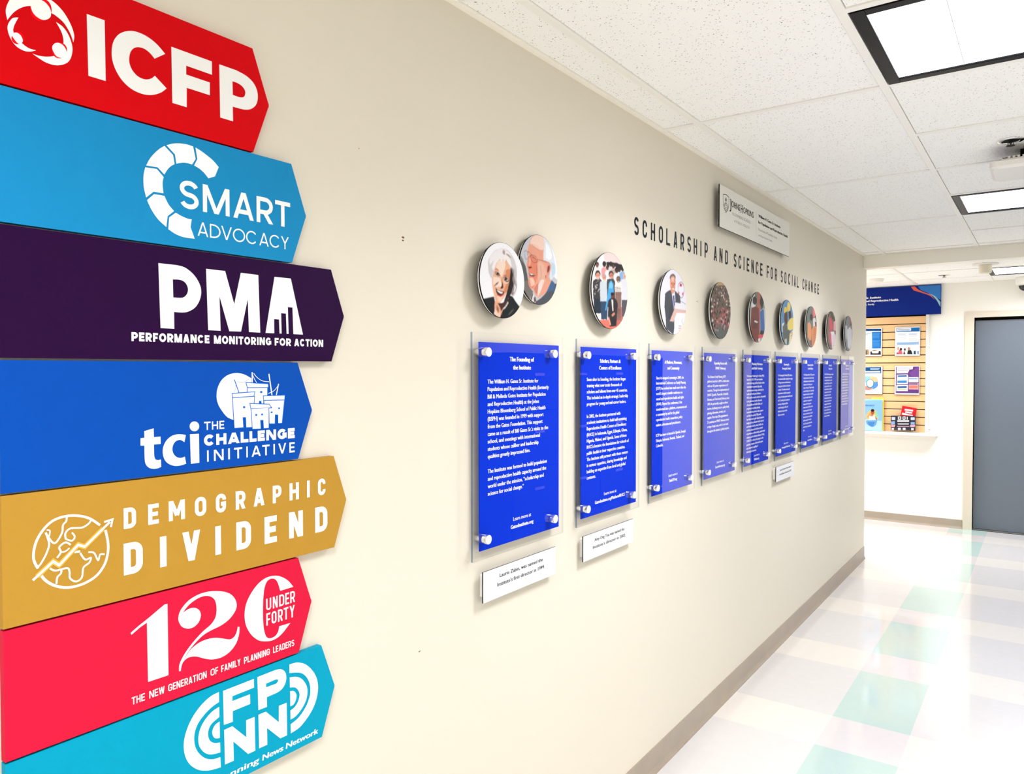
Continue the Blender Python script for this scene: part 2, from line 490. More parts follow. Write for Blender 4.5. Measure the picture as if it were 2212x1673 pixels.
# running text set in the built-in typeface
def text_flat(body, size=1.0, spacing=1.0, res=2):
    c = bpy.data.curves.new('set_text', 'FONT'); c.body = body; c.size = size; c.space_line = spacing; c.resolution_u = res
    o = bpy.data.objects.new('set_text', c); COL.objects.link(o)
    bpy.context.view_layer.update()
    me = bpy.data.meshes.new_from_object(o.evaluated_get(bpy.context.evaluated_depsgraph_get()))
    vs = [(v.co.x, v.co.y) for v in me.vertices]; fs = [tuple(p.vertices) for p in me.polygons]
    bpy.data.objects.remove(o); bpy.data.curves.remove(c); bpy.data.meshes.remove(me)
    return vs, fs
CAPH = None
def set_line(mb, body, a, b, cap, place, width=None, align='l', bold=0.0, slant=0.0, col=None, res=2):
    """one line with its baseline at b and capitals of height cap; width fits the whole line"""
    global CAPH
    if CAPH is None: CAPH = max(v[1] for v in text_flat('H')[0])
    vs, fs = text_flat(body, 1.0, 1.0, res)
    if not vs: return
    x0, x1 = min(v[0] for v in vs), max(v[0] for v in vs)
    k = cap / CAPH; kx = width / (x1 - x0) if width else k
    W = (x1 - x0) * kx
    off = a - x0 * kx - (W if align == 'r' else W / 2 if align == 'c' else 0)
    for i_, d in enumerate([0.0] if not bold else [-bold, bold, 0.0] if bold < .0006 else [-bold, bold, -bold / 2, bold / 2, 0.0]):
        mb.add([place(v[0] * kx + off + d + slant * v[1] * k, v[1] * k + b, i_ * 1.0e-5) for v in vs], fs, 0, col)
    return kx

# ------------------------------------------------------------------ room shell
CZ, CW, YE, YF, XB = 2.414, 2.137, 6.549, 8.300, -3.4
FZ = 2.345
struct(MB().box(-0.15, -3.6, 0, 0, YE, 2.75).build('wall_left', [wall_paint]))
struct(MB().box(CW, -3.6, 0, CW + .15, YF, 2.75).build('wall_right', [bright_paint]))
struct(MB().box(-0.15, -3.75, 0, CW + .15, -3.6, 2.75).build('wall_back', [bright_paint]))
far_door = (0.620, 1.534, 2.010)
mw = MB()
mw.box(XB, YF, 0, far_door[0], YF + .15, 2.75).box(far_door[1], YF, 0, CW + .15, YF + .15, 2.75).box(far_door[0], YF, far_door[2], far_door[1], YF + .15, 2.75)
struct(mw.build('wall_far', [white_paint]))
struct(MB().box(XB, YE - .15, 0, -0.15, YE, 2.75).build('wall_corner', [white_paint]))
struct(MB().box(XB - .15, YE - .15, 0, XB, YF + .15, 2.75).build('wall_side', [white_paint]))
struct(MB().box(-0.0, 6.435, 2.318, CW, 6.549, 2.75).build('wall_soffit', [soffit_paint]))

# vinyl tile floor, 12 inch squares
fl = MB(); S = .3048
FC = {'cream': lin('f8f2e8'), 'grey': lin('eae7e4'), 'teal': lin('c9e3da'), 'lilac': lin('ebe6e3')}
FC = {k: [x * FLOORK for x in v] for k, v in FC.items()}
rnd = random.Random(3)
def floor_rect(x0, x1, y0, y1):
    i0, i1 = math.floor((x0 - .44) / S), math.ceil((x1 - .44) / S); j0, j1 = math.floor((y0 - 3.169) / S), math.ceil((y1 - 3.169) / S)
    for i in range(i0, i1):
        for j in range(j0, j1):
            xa, xb = max(x0, .44 + i * S), min(x1, .44 + (i + 1) * S); ya, yb = max(y0, 3.169 + j * S), min(y1, 3.169 + (j + 1) * S)
            if xb - xa < 1e-4 or yb - ya < 1e-4: continue
            first = j % 3 == 0; teal = i in (0, 3)
            c = FC['lilac' if first else 'teal'] if teal else FC['cream' if first else 'grey']
            k = 1 + rnd.uniform(-.012, .012)
            fl.add([(xa, ya, 0), (xb, ya, 0), (xb, yb, 0), (xa, yb, 0)], [(0, 1, 2, 3)], 0, [v * k for v in c])
floor_rect(0, CW, -3.6, YE); floor_rect(XB, CW, YE, YF)
struct(fl.build('floor', [floor_m], fix=False))

# ceiling: lay-in tiles above an exposed grid
TEE_X = [.148, .7615, 1.375, 1.9885]; TEE_Y = [2.632 + 1.2185 * k for k in range(-5, 4)]; TW = .012
ce = MB(); tg = MB()
LAMPS = []
xs = [(0.020, TEE_X[0] - TW)] + [(TEE_X[i] + TW, TEE_X[i + 1] - TW) for i in range(3)] + [(TEE_X[3] + TW, CW - .020)]
ys = [(-3.58, TEE_Y[0] - TW)] + [(TEE_Y[i] + TW, TEE_Y[i + 1] - TW) for i in range(len(TEE_Y) - 1)] + [(TEE_Y[-1] + TW, 6.415)]
g = .0022
for ci, (xa, xb) in enumerate(xs):
    for (ya, yb) in ys:
        if yb - ya < .01: continue
        full = yb - ya > 1.0
        if ci == 2 and full:
            ym = (ya + yb) / 2
            k = round((yb + TW - TEE_Y[5]) / 1.2185)            # lamps in every second cell, its far half
            tg.box(xa, ym - TW, CZ, xb, ym + TW, CZ + .03)
            ce.box(xa + g, ya + g, CZ + .004, xb - g, ym - TW - g, CZ + .02)
            if k % 2 == 0: LAMPS.append((xa, ym + TW, xb, yb))
            else: ce.box(xa + g, ym + TW + g, CZ + .004, xb - g, yb - g, CZ + .02)
        else: ce.box(xa + g, ya + g, CZ + .004, xb - g, yb - g, CZ + .02)
ce.box(0, -3.6, CZ + .05, CW, 6.435, CZ + .06, 1)  # black sheet behind the tile gaps draws the shadow lines beside the tees
struct(ce.build('ceiling', [tile_m, void_black]))
for x in TEE_X: tg.box(x - TW, -3.58, CZ, x + TW, 6.415, CZ + .03)
for y in TEE_Y:
    for (xa, xb) in xs: tg.box(xa, y - TW, CZ + .0005, xb, y + TW, CZ + .03)
struct(tg.build('trim_1', [grid_paint]))
wa = MB().box(0, -3.6, CZ - .001, .020, 6.435, CZ + .03).box(CW - .020, -3.6, CZ - .001, CW, 6.435, CZ + .03).box(.02, 6.415, CZ - .001, CW - .02, 6.435, CZ + .03).box(.02, -3.6, CZ - .001, CW - .02, -3.58, CZ + .03)
struct(wa.build('trim_2', [angle_paint]))
# lower ceiling over the crossing corridor
cf = MB(); ft = MB()
FX = [.144 + .6135 * k for k in range(-6, 4)]; FYs = [7.223 - .606, 7.223, 7.829]
FYs = [6.62, 7.225, 7.835]
FLAMPS = []
fxs = [(XB, FX[0] - TW)] + [(FX[i] + TW, FX[i + 1] - TW) for i in range(len(FX) - 1)] + [(FX[-1] + TW, CW)]
fys = [(YE, FYs[0] - TW), (FYs[0] + TW, FYs[1] - TW), (FYs[1] + TW, FYs[2] - TW), (FYs[2] + TW, YF)]
for i, (xa, xb) in enumerate(fxs):
    for j, (ya, yb) in enumerate(fys):
        if j == 2 and i in (2, 5, 8): FLAMPS.append((xa, ya, xb, yb)); continue
        cf.box(xa + .001, ya + .001, FZ + .003, xb - .001, yb - .001, FZ + .02)
cf.box(XB, YE, FZ + .05, CW, YF, FZ + .06, 1)
struct(cf.build('ceiling_crossing', [tile_m, void_black]))
for x in FX: ft.box(x - TW, YE, FZ, x + TW, YF, FZ + .03)
for y in FYs:
    for (xa, xb) in fxs: ft.box(xa, y - TW, FZ + .0005, xb, y + TW, FZ + .03)
struct(ft.build('trim_3', [grid_paint]))

# rubber cove base
def base_run(name, p0, p1, nrm, h=.100):
    """cove profile swept along a wall"""
    prof = [(0, 0), (.013, 0), (.012, .004), (.007, .012), (.004, .022), (.0035, h - .003), (.002, h), (0, h)]
    mb = MB(); n = len(prof)
    vs = [(p[0] + nrm[0] * d, p[1] + nrm[1] * d, z) for p in (p0, p1) for d, z in prof]
    mb.add(vs, [(k, (k + 1) % n, n + (k + 1) % n, n + k) for k in range(n)] + [tuple(range(n)), tuple(range(n, 2 * n))])
    return struct(mb.build(name, [baseboard_m]))
base_run('baseboard_left', (0, -3.6), (0, YE), (1, 0), .098)
base_run('baseboard_right', (CW, -3.6), (CW, YF), (-1, 0), .098)
base_run('baseboard_far', (XB, YF), (.543, YF), (0, -1), .085)
base_run('baseboard_back', (0, -3.6), (CW, -3.6), (0, 1), .098)
base_run('baseboard_corner', (XB, YE), (0, YE), (0, 1), .098)

# chipped paint spots on the long wall
wl = bpy.data.objects['wall_left']
chip = mat('chipped_paint_brown', '6d5636', 0.9)
for (y, z, r) in ((1.247, 1.819, .0052), (2.999, 1.807, .0040), (1.297, .860, .0020), (1.115, 1.990, .0016)):
    rr = random.Random(int(y * 1000)); m_ = MB()
    for q in range(3):
        a = rr.uniform(0, 6.28); cy_, cz_ = y + math.cos(a) * r * .8, z + math.sin(a) * r * .7
        loop = [(cy_ + math.cos(t) * r * rr.uniform(.3, 1.0), cz_ + math.sin(t) * r * rr.uniform(.15, .5)) for t in [k * .9 for k in range(7)]]
        m_.prism(loop, WX3, 0, .0006 + q * .0002)
    m_.build('paint_chip', [chip], wl)

# far door in its frame
x0, x1, zt = far_door
leaf = MB().box(x0 + .006, YF + .045, .010, x1 - .006, YF + .089, zt - .026)
door = struct(leaf.build('door_1', [door_grey]))
fr = MB()
fr.box(x0 - .075, YF - .018, 0, x0 - .016, YF + .0, zt + .058).box(x1 + .016, YF - .018, 0, x1 + .075, YF, zt + .058).box(x0 - .016, YF - .018, zt + .016, x1 + .016, YF, zt + .058)
fr.box(x0 - .016, YF - .018, 0, x0, YF + .10, zt + .016).box(x1, YF - .018, 0, x1 + .016, YF + .10, zt + .016).box(x0, YF - .018, zt, x1, YF + .10, zt + .016)
fr.box(x0, YF + .089, 0, x0 + .015, YF + .14, zt).box(x1 - .015, YF + .089, 0, x1, YF + .14, zt).box(x0, YF + .089, zt - .015, x1, YF + .14, zt)
fr.build('door_frame', [frame_cream], door)
MB().box(x0 + .001, YF + .055, zt - .026, x1 - .001, YF + .075, zt - .001).build('door_head_shade', [void_black], door)  # black strip puts in the shadow band and gap under the frame head
hb = MB().lathe([(.030, 0), (.030, .008), (.012, .010), (.012, .045)], (x1 - .075, YF + .045, 1.0), 'y', 20)
hb.v = [(v[0], 2 * (YF + .045) - v[1], v[2]) for v in hb.v]
hb.box(x1 - .19, YF - .008, .990, x1 - .065, YF + .006, 1.010)
hb.build('door_handle', [chrome], door)
MB().box(x0, YF + .02, 0, x1, YF + .12, .008).build('door_sill', [mat('aluminium_threshold', 'a9a9a6', .35, metal=1.0)], door)

# ------------------------------------------------------------------ ceiling lights
def ceiling_light(rect, z, label, group):
    xa, ya, xb, yb = rect; cx, cy = (xa + xb) / 2, (ya + yb) / 2
    t = thing('ceiling_light', label, 'ceiling light', (cx, cy, z), group)
    e, fw_ = .004, .034
    f = MB()
    for a in ((xa + e, ya + e, xa + e + fw_, yb - e), (xb - e - fw_, ya + e, xb - e, yb - e), (xa + e + fw_, ya + e, xb - e - fw_, ya + e + fw_), (xa + e + fw_, yb - e - fw_, xb - e - fw_, yb - e)):
        f.box(a[0], a[1], z - .002, a[2], a[3], z + .045)
    bevel(f.build('frame', [black_frame], t), .0015)
    i = e + fw_
    MB().box(xa + i, ya + i, z + .004, xb - i, yb - i, z + .010).build('diffuser', [lamp_face], t)
    lv = MB(); w = (xb - xa - 2 * i) / 3; d = (yb - ya - 2 * i) / 3
    for k in (1, 2):
        lv.box(xa + i + w * k - .0012, ya + i, z + .0025, xa + i + w * k + .0012, yb - i, z + .004)
        lv.box(xa + i, ya + i + d * k - .0012, z + .0025, xb - i, ya + i + d * k + .0012, z + .004)
    lv.build('louver', [mat('louver_white', 'd5d9e0', .4)], t)
    ld = bpy.data.lights.new('lamp', 'AREA'); ld.shape = 'RECTANGLE'; ld.size = xb - xa - 2 * i - .01; ld.size_y = yb - ya - 2 * i - .01
    ld.energy = WATTS * (FARK if z < CZ else 1.0); ld.spread = math.radians(SPREAD); ld.color = lin(LAMPCOL)    # parabolic louvers keep the beam off the upper wall
    lo_ = bpy.data.objects.new('lamp', ld); COL.objects.link(lo_); lo_.parent = t; lo_.location = (0, 0, .0015)
    return t
names = {0: 'square black framed ceiling light in the tile row before the sprinkler',
         1: 'square black framed ceiling light beyond the white access point'}
lit = sorted(LAMPS, key=lambda r: r[1])
for r in lit:
    n = 0 if 1.9 < r[1] < 2.2 else 1 if r[1] > 3 else None
    ceiling_light(r, CZ, names.get(n, 'square black framed ceiling light overhead behind the viewer'), 'square ceiling lights')
for k, r in enumerate(FLAMPS):
    ceiling_light(r, FZ, 'square black framed ceiling light over the crossing corridor before the grey door' if k == 2 else 'square black framed ceiling light down the crossing corridor out of sight', 'square ceiling lights')
LAMP_ROWS = lit

# dark steel cabinets added out of frame opposite, to darken the acrylic panels' reflections
steel = mat('charcoal_steel', '3c4046', .4, spec=.3)
for k in range(4):
    ya = 4.10 + k * .60
    t = thing('added_cabinet', 'charcoal steel storage cabinet added out of view opposite the acrylic panels to darken their reflection', 'cabinet', (1.96, ya + .3, 0), 'added steel cabinets opposite the panels')
    MB().box(1.80, ya + .004, .02, CW - .015, ya + .596, 1.64).build('body', [steel], t)
    for j in range(4):
        d = bevel(MB().box(1.780, ya + .008, .04 + j * .400, 1.80, ya + .592, .04 + j * .400 + .392).build('drawer', [steel], t), .003)
        MB().box(1.765, ya + .24, .04 + j * .400 + .24, 1.780, ya + .36, .04 + j * .400 + .26).build('handle', [chrome], d)
    MB().box(1.83, ya + .02, 0, 2.10, ya + .58, .02).build('plinth', [void_black], t)


# artwork outlines, in tenths of a millimetre on their own faces: [ink, outline, holes...] or [ink, "S", width, closed, line]
DATA = {
 'red_letters': [
  ['W',((5554,20559,1),(5816,20563,1),(5821,19645,1),(5566,19643,1))],
  ['W',((6781,20381,1),(6624,20499),(6438,20563),(6237,20555),(6058,20455),(5951,20301),(5916,20107),(5946,19926),(6050,19756),(6205,19649),(6386,19618),(6551,19649),(6699,19731),(6798,19828,1),(6601,19971,1),(6533,19902),(6430,19861),(6318,19876),(6229,19950),(6187,20063),(6202,20195),(6253,20285),(6334,20336),(6436,20344),(6528,20305),(6600,20244,1))],
  ['W',((6887,20535,1),(7622,20537,1),(7622,20310,1),(7147,20310,1),(7145,20163,1),(7579,20164,1),(7577,19947,1),(7152,19945,1),(7148,19620,1),(6895,19621,1))],
  ['W',((7764,20535,1),(8099,20540,1),(8303,20506),(8460,20419),(8538,20273),(8523,20087),(8415,19955),(8258,19893),(8023,19878,1),(8026,19621,1),(7773,19619,1)),((8021,20322,1),(8122,20322),(8223,20291),(8280,20219),(8260,20128),(8183,20086),(8026,20084,1))],
],
 'red_emblem': [
  ['W',((4493,20072,1),(4474,20185),(4499,20298),(4547,20394),(4642,20493),(4771,20562),(4934,20592),(5083,20563),(5218,20471),(5320,20327),(5371,20180),(5357,20068,1),(5318,20179),(5233,20303),(5131,20365),(5064,20384),(4931,20405),(4792,20381),(4687,20323),(4591,20230),(4528,20136))],
  ['Rd',((5066,20434),(5051,20356),(5010,20283),(4952,20230),(4889,20206),(4833,20217),(4795,20259),(4782,20324),(4797,20400),(4836,20472),(4893,20526),(4956,20551),(5014,20542),(5053,20500))],
  ['W',((4789,20394),(4814,20456),(4883,20508),(4966,20513),(5035,20457),(5056,20381),(5038,20308),(4962,20247),(4880,20252),(4815,20302))],
  ['W',((5122,20280,1),(5215,20242),(5292,20151),(5342,20004),(5332,19872),(5287,19765),(5208,19694),(5105,19651),(4987,19648),(4888,19678),(4804,19715,1),(4889,19714),(5005,19740),(5107,19796),(5194,19926),(5221,20035),(5197,20154))],
  ['Rd',((5269,19921),(5258,19866),(5228,19815),(5186,19779),(5139,19763),(5098,19772),(5069,19802),(5060,19849),(5071,19903),(5100,19953),(5142,19990),(5189,20006),(5231,19998),(5260,19968))],
  ['W',((5065,19881),(5092,19954),(5152,19989),(5220,19971),(5262,19904),(5253,19827),(5192,19785),(5115,19790))],
  ['W',((4630,20158,1),(4559,20122),(4503,20024),(4494,19934),(4531,19827),(4600,19747),(4695,19719),(4775,19734),(4852,19778,1),(4759,19776),(4672,19816),(4571,19919),(4573,20015))],
  ['Rd',((4697,19898),(4689,19857),(4666,19819),(4634,19791),(4599,19778),(4568,19784),(4546,19807),(4539,19842),(4547,19882),(4569,19920),(4601,19949),(4636,19961),(4668,19956),(4690,19933))],
  ['W',((4547,19876),(4563,19916),(4611,19939),(4658,19915),(4681,19862),(4667,19819),(4617,19796))],
],
 'smart_ring': [
  ['W',((7299,18987,1),(7399,18954),(7523,18898),(7634,18837),(7734,18751,1),(7660,18576,1),(7535,18517,1),(7457,18591),(7372,18644),(7272,18679,1),(7332,18802,1))],
  ['W',((6786,18901,1),(6888,18951),(7005,18985),(7140,19001),(7256,18994,1),(7300,18794,1),(7234,18687,1),(7151,18691),(7061,18678),(6953,18639,1),(6930,18786,1))],
  ['W',((6750,18882,1),(6657,18807),(6558,18696),(6487,18593),(6441,18496,1),(6630,18508,1),(6742,18415,1),(6796,18506),(6854,18573),(6922,18624,1),(6897,18768,1))],
  ['W',((6424,18463,1),(6399,18354),(6391,18259),(6399,18128),(6433,17985,1),(6557,18101,1),(6724,18107,1),(6711,18216),(6712,18298),(6730,18372,1),(6615,18478,1))],
  ['W',((6447,17944,1),(6519,17803),(6629,17666),(6766,17565,1),(6790,17747,1),(6904,17848,1),(6818,17929),(6768,18009),(6738,18068,1),(6564,18063,1))],
  ['W',((6799,17536,1),(6914,17478),(7062,17443),(7266,17444,1),(7192,17631,1),(7216,17761,1),(7140,17763),(7036,17787),(6933,17826,1),(6818,17731,1))],
],
 'pma_letters': [
  ['W',((6623,16959,1),(6944,16961,1),(7092,16934),(7243,16834),(7347,16690),(7378,16559),(7348,16414),(7265,16284),(7140,16205),(7027,16182),(6883,16182,1),(6885,15903,1),(6648,15905,1)),((6868,16718,1),(6996,16723),(7080,16691),(7126,16625),(7135,16556),(7106,16483),(7030,16428),(6873,16421,1))],
  ['W',((7473,16959,1),(7840,16959,1),(8015,16390,1),(8155,16961,1),(8520,16959,1),(8552,15906,1),(8313,15907,1),(8293,16504,1),(8148,15908,1),(7911,15906,1),(7724,16506,1),(7740,15906,1),(7501,15907,1))],
  ['W',((8874,16962,1),(9246,16965,1),(9523,15906,1),(9295,15907,1),(9278,16415,1),(9171,16416,1),(9185,15907,1),(9139,15907,1),(9126,16290,1),(9016,16291,1),(9024,15907,1),(8977,15907,1),(8968,16170,1),(8857,16172,1),(8859,15906,1),(8666,15906,1))],
],
 'tci_letters': [
  ['W',((6355,14239,1),(6511,14274,1),(6514,14131,1),(6625,14132,1),(6628,14012,1),(6513,14010,1),(6515,13828,1),(6532,13772),(6576,13750),(6628,13757,1),(6630,13633,1),(6559,13616),(6486,13619),(6413,13653),(6368,13721),(6357,13800,1),(6355,14006,1),(6292,14011,1),(6294,14130,1),(6357,14131,1))],
  ['W',((7068,14124,1),(6992,14143),(6899,14147),(6806,14121),(6722,14055),(6671,13958),(6661,13858),(6688,13754),(6755,13675),(6862,13627),(6971,13623),(7068,13643,1),(7046,13763,1),(6972,13748),(6902,13770),(6849,13826),(6827,13901),(6843,13980),(6890,14035),(6968,14051),(7041,14008,1))],
  ['W',((7143,14134,1),(7307,14130,1),(7310,13633,1),(7153,13631,1))],
  ['W',((7313,14257),(7304,14221),(7280,14194),(7244,14180),(7206,14182),(7171,14201),(7147,14231),(7139,14268),(7148,14304),(7172,14331),(7207,14345),(7246,14343),(7281,14325),(7305,14294))],
],
 'tci_houses': [
  ['W',((7977,14331,1),(7855,14387),(7752,14501),(7676,14627),(7649,14758),(7671,14904),(7749,15041),(7863,15125),(7986,15160),(8093,15163),(8219,15134),(8356,15066,1),(8355,14986,1),(8263,14987,1),(8262,14812,1),(7982,14803,1))],
  ['Bl','S',18.8,0,((8003,15050,1),(8095,14813,1))],
  ['Bl','S',6.3,0,((8056,15014),(8182,14996),(8319,15066))],
  ['Bl','S',6.3,0,((8029,14975),(8028,14896),(7992,14827))],
  ['W','S',20.8,0,((8370,15178,1),(8374,14985,1))],
  ['W','S',22.9,0,((8732,15147,1),(8796,14746,1))],
  ['W','S',19.9,0,((8945,14957,1),(8892,14744,1))],
  ['W','S',9.6,0,((8400,15161),(8478,15081),(8590,15018),(8734,15000))],
  ['W','S',9.6,0,((8385,15121),(8421,15049),(8467,14984))],
  ['W','S',9.9,0,((8939,14928),(8840,14831),(8713,14781))],
  ['Bl','S',31.8,1,((8249,14984,1),(8705,14955,1),(8708,14902,1),(8272,14907,1))],
  ['Bl','S',31.8,1,((8272,14891,1),(8691,14886,1),(8689,14744,1),(8607,14739,1),(8600,14593,1),(8567,14594,1),(8562,14651,1),(8511,14652,1),(8507,14604,1),(8413,14608,1),(8409,14816,1),(8271,14815,1))],
  ['W',((8272,14891,1),(8691,14886,1),(8689,14744,1),(8607,14739,1),(8600,14593,1),(8567,14594,1),(8562,14651,1),(8511,14652,1),(8507,14604,1),(8413,14608,1),(8409,14816,1),(8271,14815,1))],
  ['W',((8249,14984,1),(8705,14955,1),(8708,14902,1),(8272,14907,1))],
  ['Bl','S',31.2,1,((7961,14796,1),(8415,14813,1),(8396,14748,1),(7967,14733,1))],
  ['Bl','S',31.3,1,((7967,14718,1),(8409,14731,1),(8398,14600,1),(8324,14587,1),(8353,14182,1),(8240,14184,1),(8233,14368,1),(8162,14371,1),(8173,14188,1),(7999,14187,1))],
  ['W',((7967,14718,1),(8409,14731,1),(8398,14600,1),(8324,14587,1),(8353,14182,1),(8240,14184,1),(8233,14368,1),(8162,14371,1),(8173,14188,1),(7999,14187,1))],
  ['W',((7961,14796,1),(8415,14813,1),(8396,14748,1),(7967,14733,1))],
  ['Bl','S',32.5,1,((8612,14733,1),(9077,14733,1),(9071,14658,1),(8619,14665,1))],
  ['Bl','S',32.5,1,((8625,14649,1),(9066,14642,1),(9008,14219,1),(8932,14219,1),(8930,14378,1),(8855,14385,1),(8847,14217,1),(8736,14224,1),(8730,14522,1),(8624,14592,1))],
  ['W',((8625,14649,1),(9066,14642,1),(9008,14219,1),(8932,14219,1),(8930,14378,1),(8855,14385,1),(8847,14217,1),(8736,14224,1),(8730,14522,1),(8624,14592,1))],
  ['W',((8612,14733,1),(9077,14733,1),(9071,14658,1),(8619,14665,1))],
  ['Bl','S',32.0,1,((8324,14603,1),(8724,14576,1),(8768,14521,1),(8341,14522,1))],
  ['Bl','S',32.0,1,((8347,14506,1),(8714,14515,1),(8712,14143,1),(8610,14145,1),(8602,14297,1),(8530,14301,1),(8538,14141,1),(8369,14149,1))],
  ['W',((8347,14506,1),(8714,14515,1),(8712,14143,1),(8610,14145,1),(8602,14297,1),(8530,14301,1),(8538,14141,1),(8369,14149,1))],
  ['W',((8324,14603,1),(8724,14576,1),(8768,14521,1),(8341,14522,1))],
  ['Bl',((8173,14569,1),(8217,14567,1),(8217,14529,1),(8173,14531,1))],
  ['Bl',((8535,14833,1),(8581,14832,1),(8581,14793,1),(8535,14794,1))],
  ['Bl',((8426,14416,1),(8467,14414,1),(8467,14378,1),(8426,14380,1))],
  ['Bl',((8552,14418,1),(8594,14416,1),(8594,14380,1),(8552,14382,1))],
  ['Bl',((8929,14514,1),(8969,14512,1),(8969,14479,1),(8929,14481,1))],
  ['Bl',((8762,14447,1),(8801,14445,1),(8800,14412,1),(8761,14414,1))],
],
 'gold_globe': [
  ['W','S',37.8,0,((5726,12753),(5761,12569),(5758,12392),(5707,12226),(5595,12086),(5439,12010),(5274,11986),(5126,12004),(4981,12072),(4873,12165),(4809,12262))],
  ['W','S',35.3,0,((4772,12365),(4716,12518),(4740,12714),(4829,12886),(4972,13016),(5152,13059),(5335,13037),(5499,12967),(5647,12842))],
  ['W','S',26.1,0,((4878,12866),(4907,12777),(4924,12679),(4889,12566),(4838,12470),(4783,12398),(4736,12408))],
  ['W','S',26.1,0,((4878,12866),(4925,12774),(4979,12697),(5030,12706),(5103,12826),(5116,12932),(5162,12985),(5170,13049))],
  ['W','S',19.0,0,((4894,12898),(4937,12879),(4925,12798))],
  ['W','S',26.6,0,((5152,12720),(5148,12805),(5217,12866),(5379,12851),(5474,12891),(5523,12950))],
  ['W','S',24.2,0,((5152,12720),(5238,12680),(5278,12733),(5239,12801))],
  ['W','S',26.4,0,((5027,12466),(5081,12540),(5060,12616),(5146,12672),(5219,12622))],
  ['W','S',21.7,0,((5081,12540),(5145,12539),(5202,12577))],
  ['W','S',26.2,0,((4930,12331),(5006,12283),(5164,12285),(5197,12224),(5203,12125),(5287,12057),(5369,12100),(5395,12243),(5478,12299),(5503,12369),(5420,12361),(5351,12474))],
  ['W','S',31.8,0,((5270,12502),(5351,12498))],
  ['W','S',26.4,0,((5015,12084),(5027,12177),(5077,12226),(5085,12273))],
  ['W','S',24.8,0,((5468,12463),(5552,12434),(5610,12309),(5641,12391),(5709,12382))],
  ['Gd','S',80.0,0,((4755,12251,1),(4975,12424,1),(5056,12352,1),(5325,12602,1),(5418,12555,1),(5690,12784,1))],
  ['W','S',35.2,0,((4701,12209,1),(4975,12424,1),(5056,12352,1),(5325,12602,1),(5418,12555,1),(5794,12868,1))],
  ['W','S',30.2,0,((5708,12882,1),(5835,12902,1),(5808,12784,1))],
],
 'num_letters': [
  ['W',((6712,11355,1),(6715,10165,1),(6369,10170,1),(6361,11139,1),(6256,11098,1),(6109,11014,1),(6094,11048,1),(6224,11124),(6390,11208),(6560,11303),(6663,11359,1))],
  ['W',((6900,10171,1),(6914,10294),(7006,10435),(7154,10579),(7342,10714),(7495,10794),(7583,10893),(7608,11028),(7587,11175),(7520,11266),(7406,11317),(7274,11315),(7143,11270),(7042,11202),(6978,11134,1),(7087,11173),(7197,11162),(7280,11097),(7307,11003),(7269,10900),(7175,10840),(7065,10842),(6957,10910),(6901,11027),(6910,11126),(6961,11215),(7089,11318),(7274,11375),(7463,11378),(7657,11338),(7834,11265),(7954,11154),(8008,11014),(7972,10897),(7849,10785),(7689,10722),(7494,10689),(7341,10645),(7190,10551),(7060,10435),(6990,10337),(6941,10259),(6929,10170,1))],
  ['W',((6900,10171,1),(6941,10276),(6987,10330),(7097,10458),(7246,10534),(7416,10557),(7589,10532),(7746,10470),(7865,10424),(7947,10442),(7998,10508),(8026,10606,1),(8061,10591,1),(8049,10457),(7986,10312),(7863,10205),(7703,10156),(7527,10171),(7374,10233),(7225,10315),(7096,10347),(7005,10324),(6953,10264),(6929,10161,1))],
  ['W',((9247,11038,1),(9131,11181),(8970,11295),(8812,11350),(8634,11352),(8459,11280),(8307,11140),(8200,10965),(8167,10772),(8196,10580),(8300,10385),(8448,10239),(8600,10170),(8778,10142),(8960,10194),(9170,10356,1),(8916,10364,1),(8892,10271),(8823,10205),(8711,10194),(8634,10241),(8591,10338),(8564,10496),(8557,10742),(8569,11002),(8599,11182),(8655,11282),(8744,11312),(8834,11278),(8896,11188),(8945,11033,1))],
],
 'cyan_letters': [
  ['W',((7718,9548,1),(8350,9549,1),(8352,9388,1),(7903,9388,1),(7902,9301,1),(8266,9294,1),(8268,9115,1),(7906,9117,1),(7907,8925,1),(7728,8938,1))],
  ['W',((8426,9556,1),(8807,9559,1),(8938,9538),(9036,9456),(9069,9343),(9041,9222),(8956,9141),(8846,9115,1),(8627,9111,1),(8629,8928,1),(8441,8935,1)),((8613,9370,1),(8805,9377,1),(8864,9366),(8881,9333),(8841,9296),(8783,9296,1),(8612,9301,1))],
  ['W',((7733,8846,1),(7897,8848,1),(8181,8533,1),(8180,8847,1),(8357,8841,1),(8367,8211,1),(8214,8213,1),(7913,8566,1),(7919,8215,1),(7742,8222,1))],
  ['W',((8440,8849,1),(8603,8847,1),(8889,8538,1),(8894,8849,1),(9071,8844,1),(9076,8213,1),(8921,8215,1),(8625,8530,1),(8629,8214,1),(8450,8218,1))],
],
 'cyan_emblem': [
  ['W',((7637,9557,1),(7469,9535),(7285,9441),(7123,9286),(7016,9097),(6970,8901),(6993,8694),(7079,8509),(7237,8348),(7436,8252),(7660,8209,1),(7652,8394,1),(7512,8415),(7365,8494),(7240,8640),(7171,8802),(7164,8988),(7228,9146),(7356,9264),(7504,9344),(7638,9380,1))],
  ['W',((7639,9294,1),(7503,9260),(7373,9174),(7281,9058),(7238,8908),(7256,8750),(7348,8603),(7476,8515),(7653,8478,1),(7649,8656,1),(7552,8683),(7460,8759),(7421,8868),(7435,8981),(7500,9057),(7641,9114,1))],
  ['W',((7644,9030,1),(7556,9002),(7503,8920),(7513,8831),(7562,8765),(7646,8740,1))],
  ['W',((9145,9560,1),(9319,9541),(9504,9454),(9668,9295),(9786,9102),(9833,8892),(9794,8673),(9684,8481),(9517,8333),(9353,8244),(9163,8216,1),(9161,8391,1),(9332,8442),(9472,8541),(9579,8674),(9640,8844),(9618,9043),(9525,9209),(9386,9321),(9143,9396,1))],
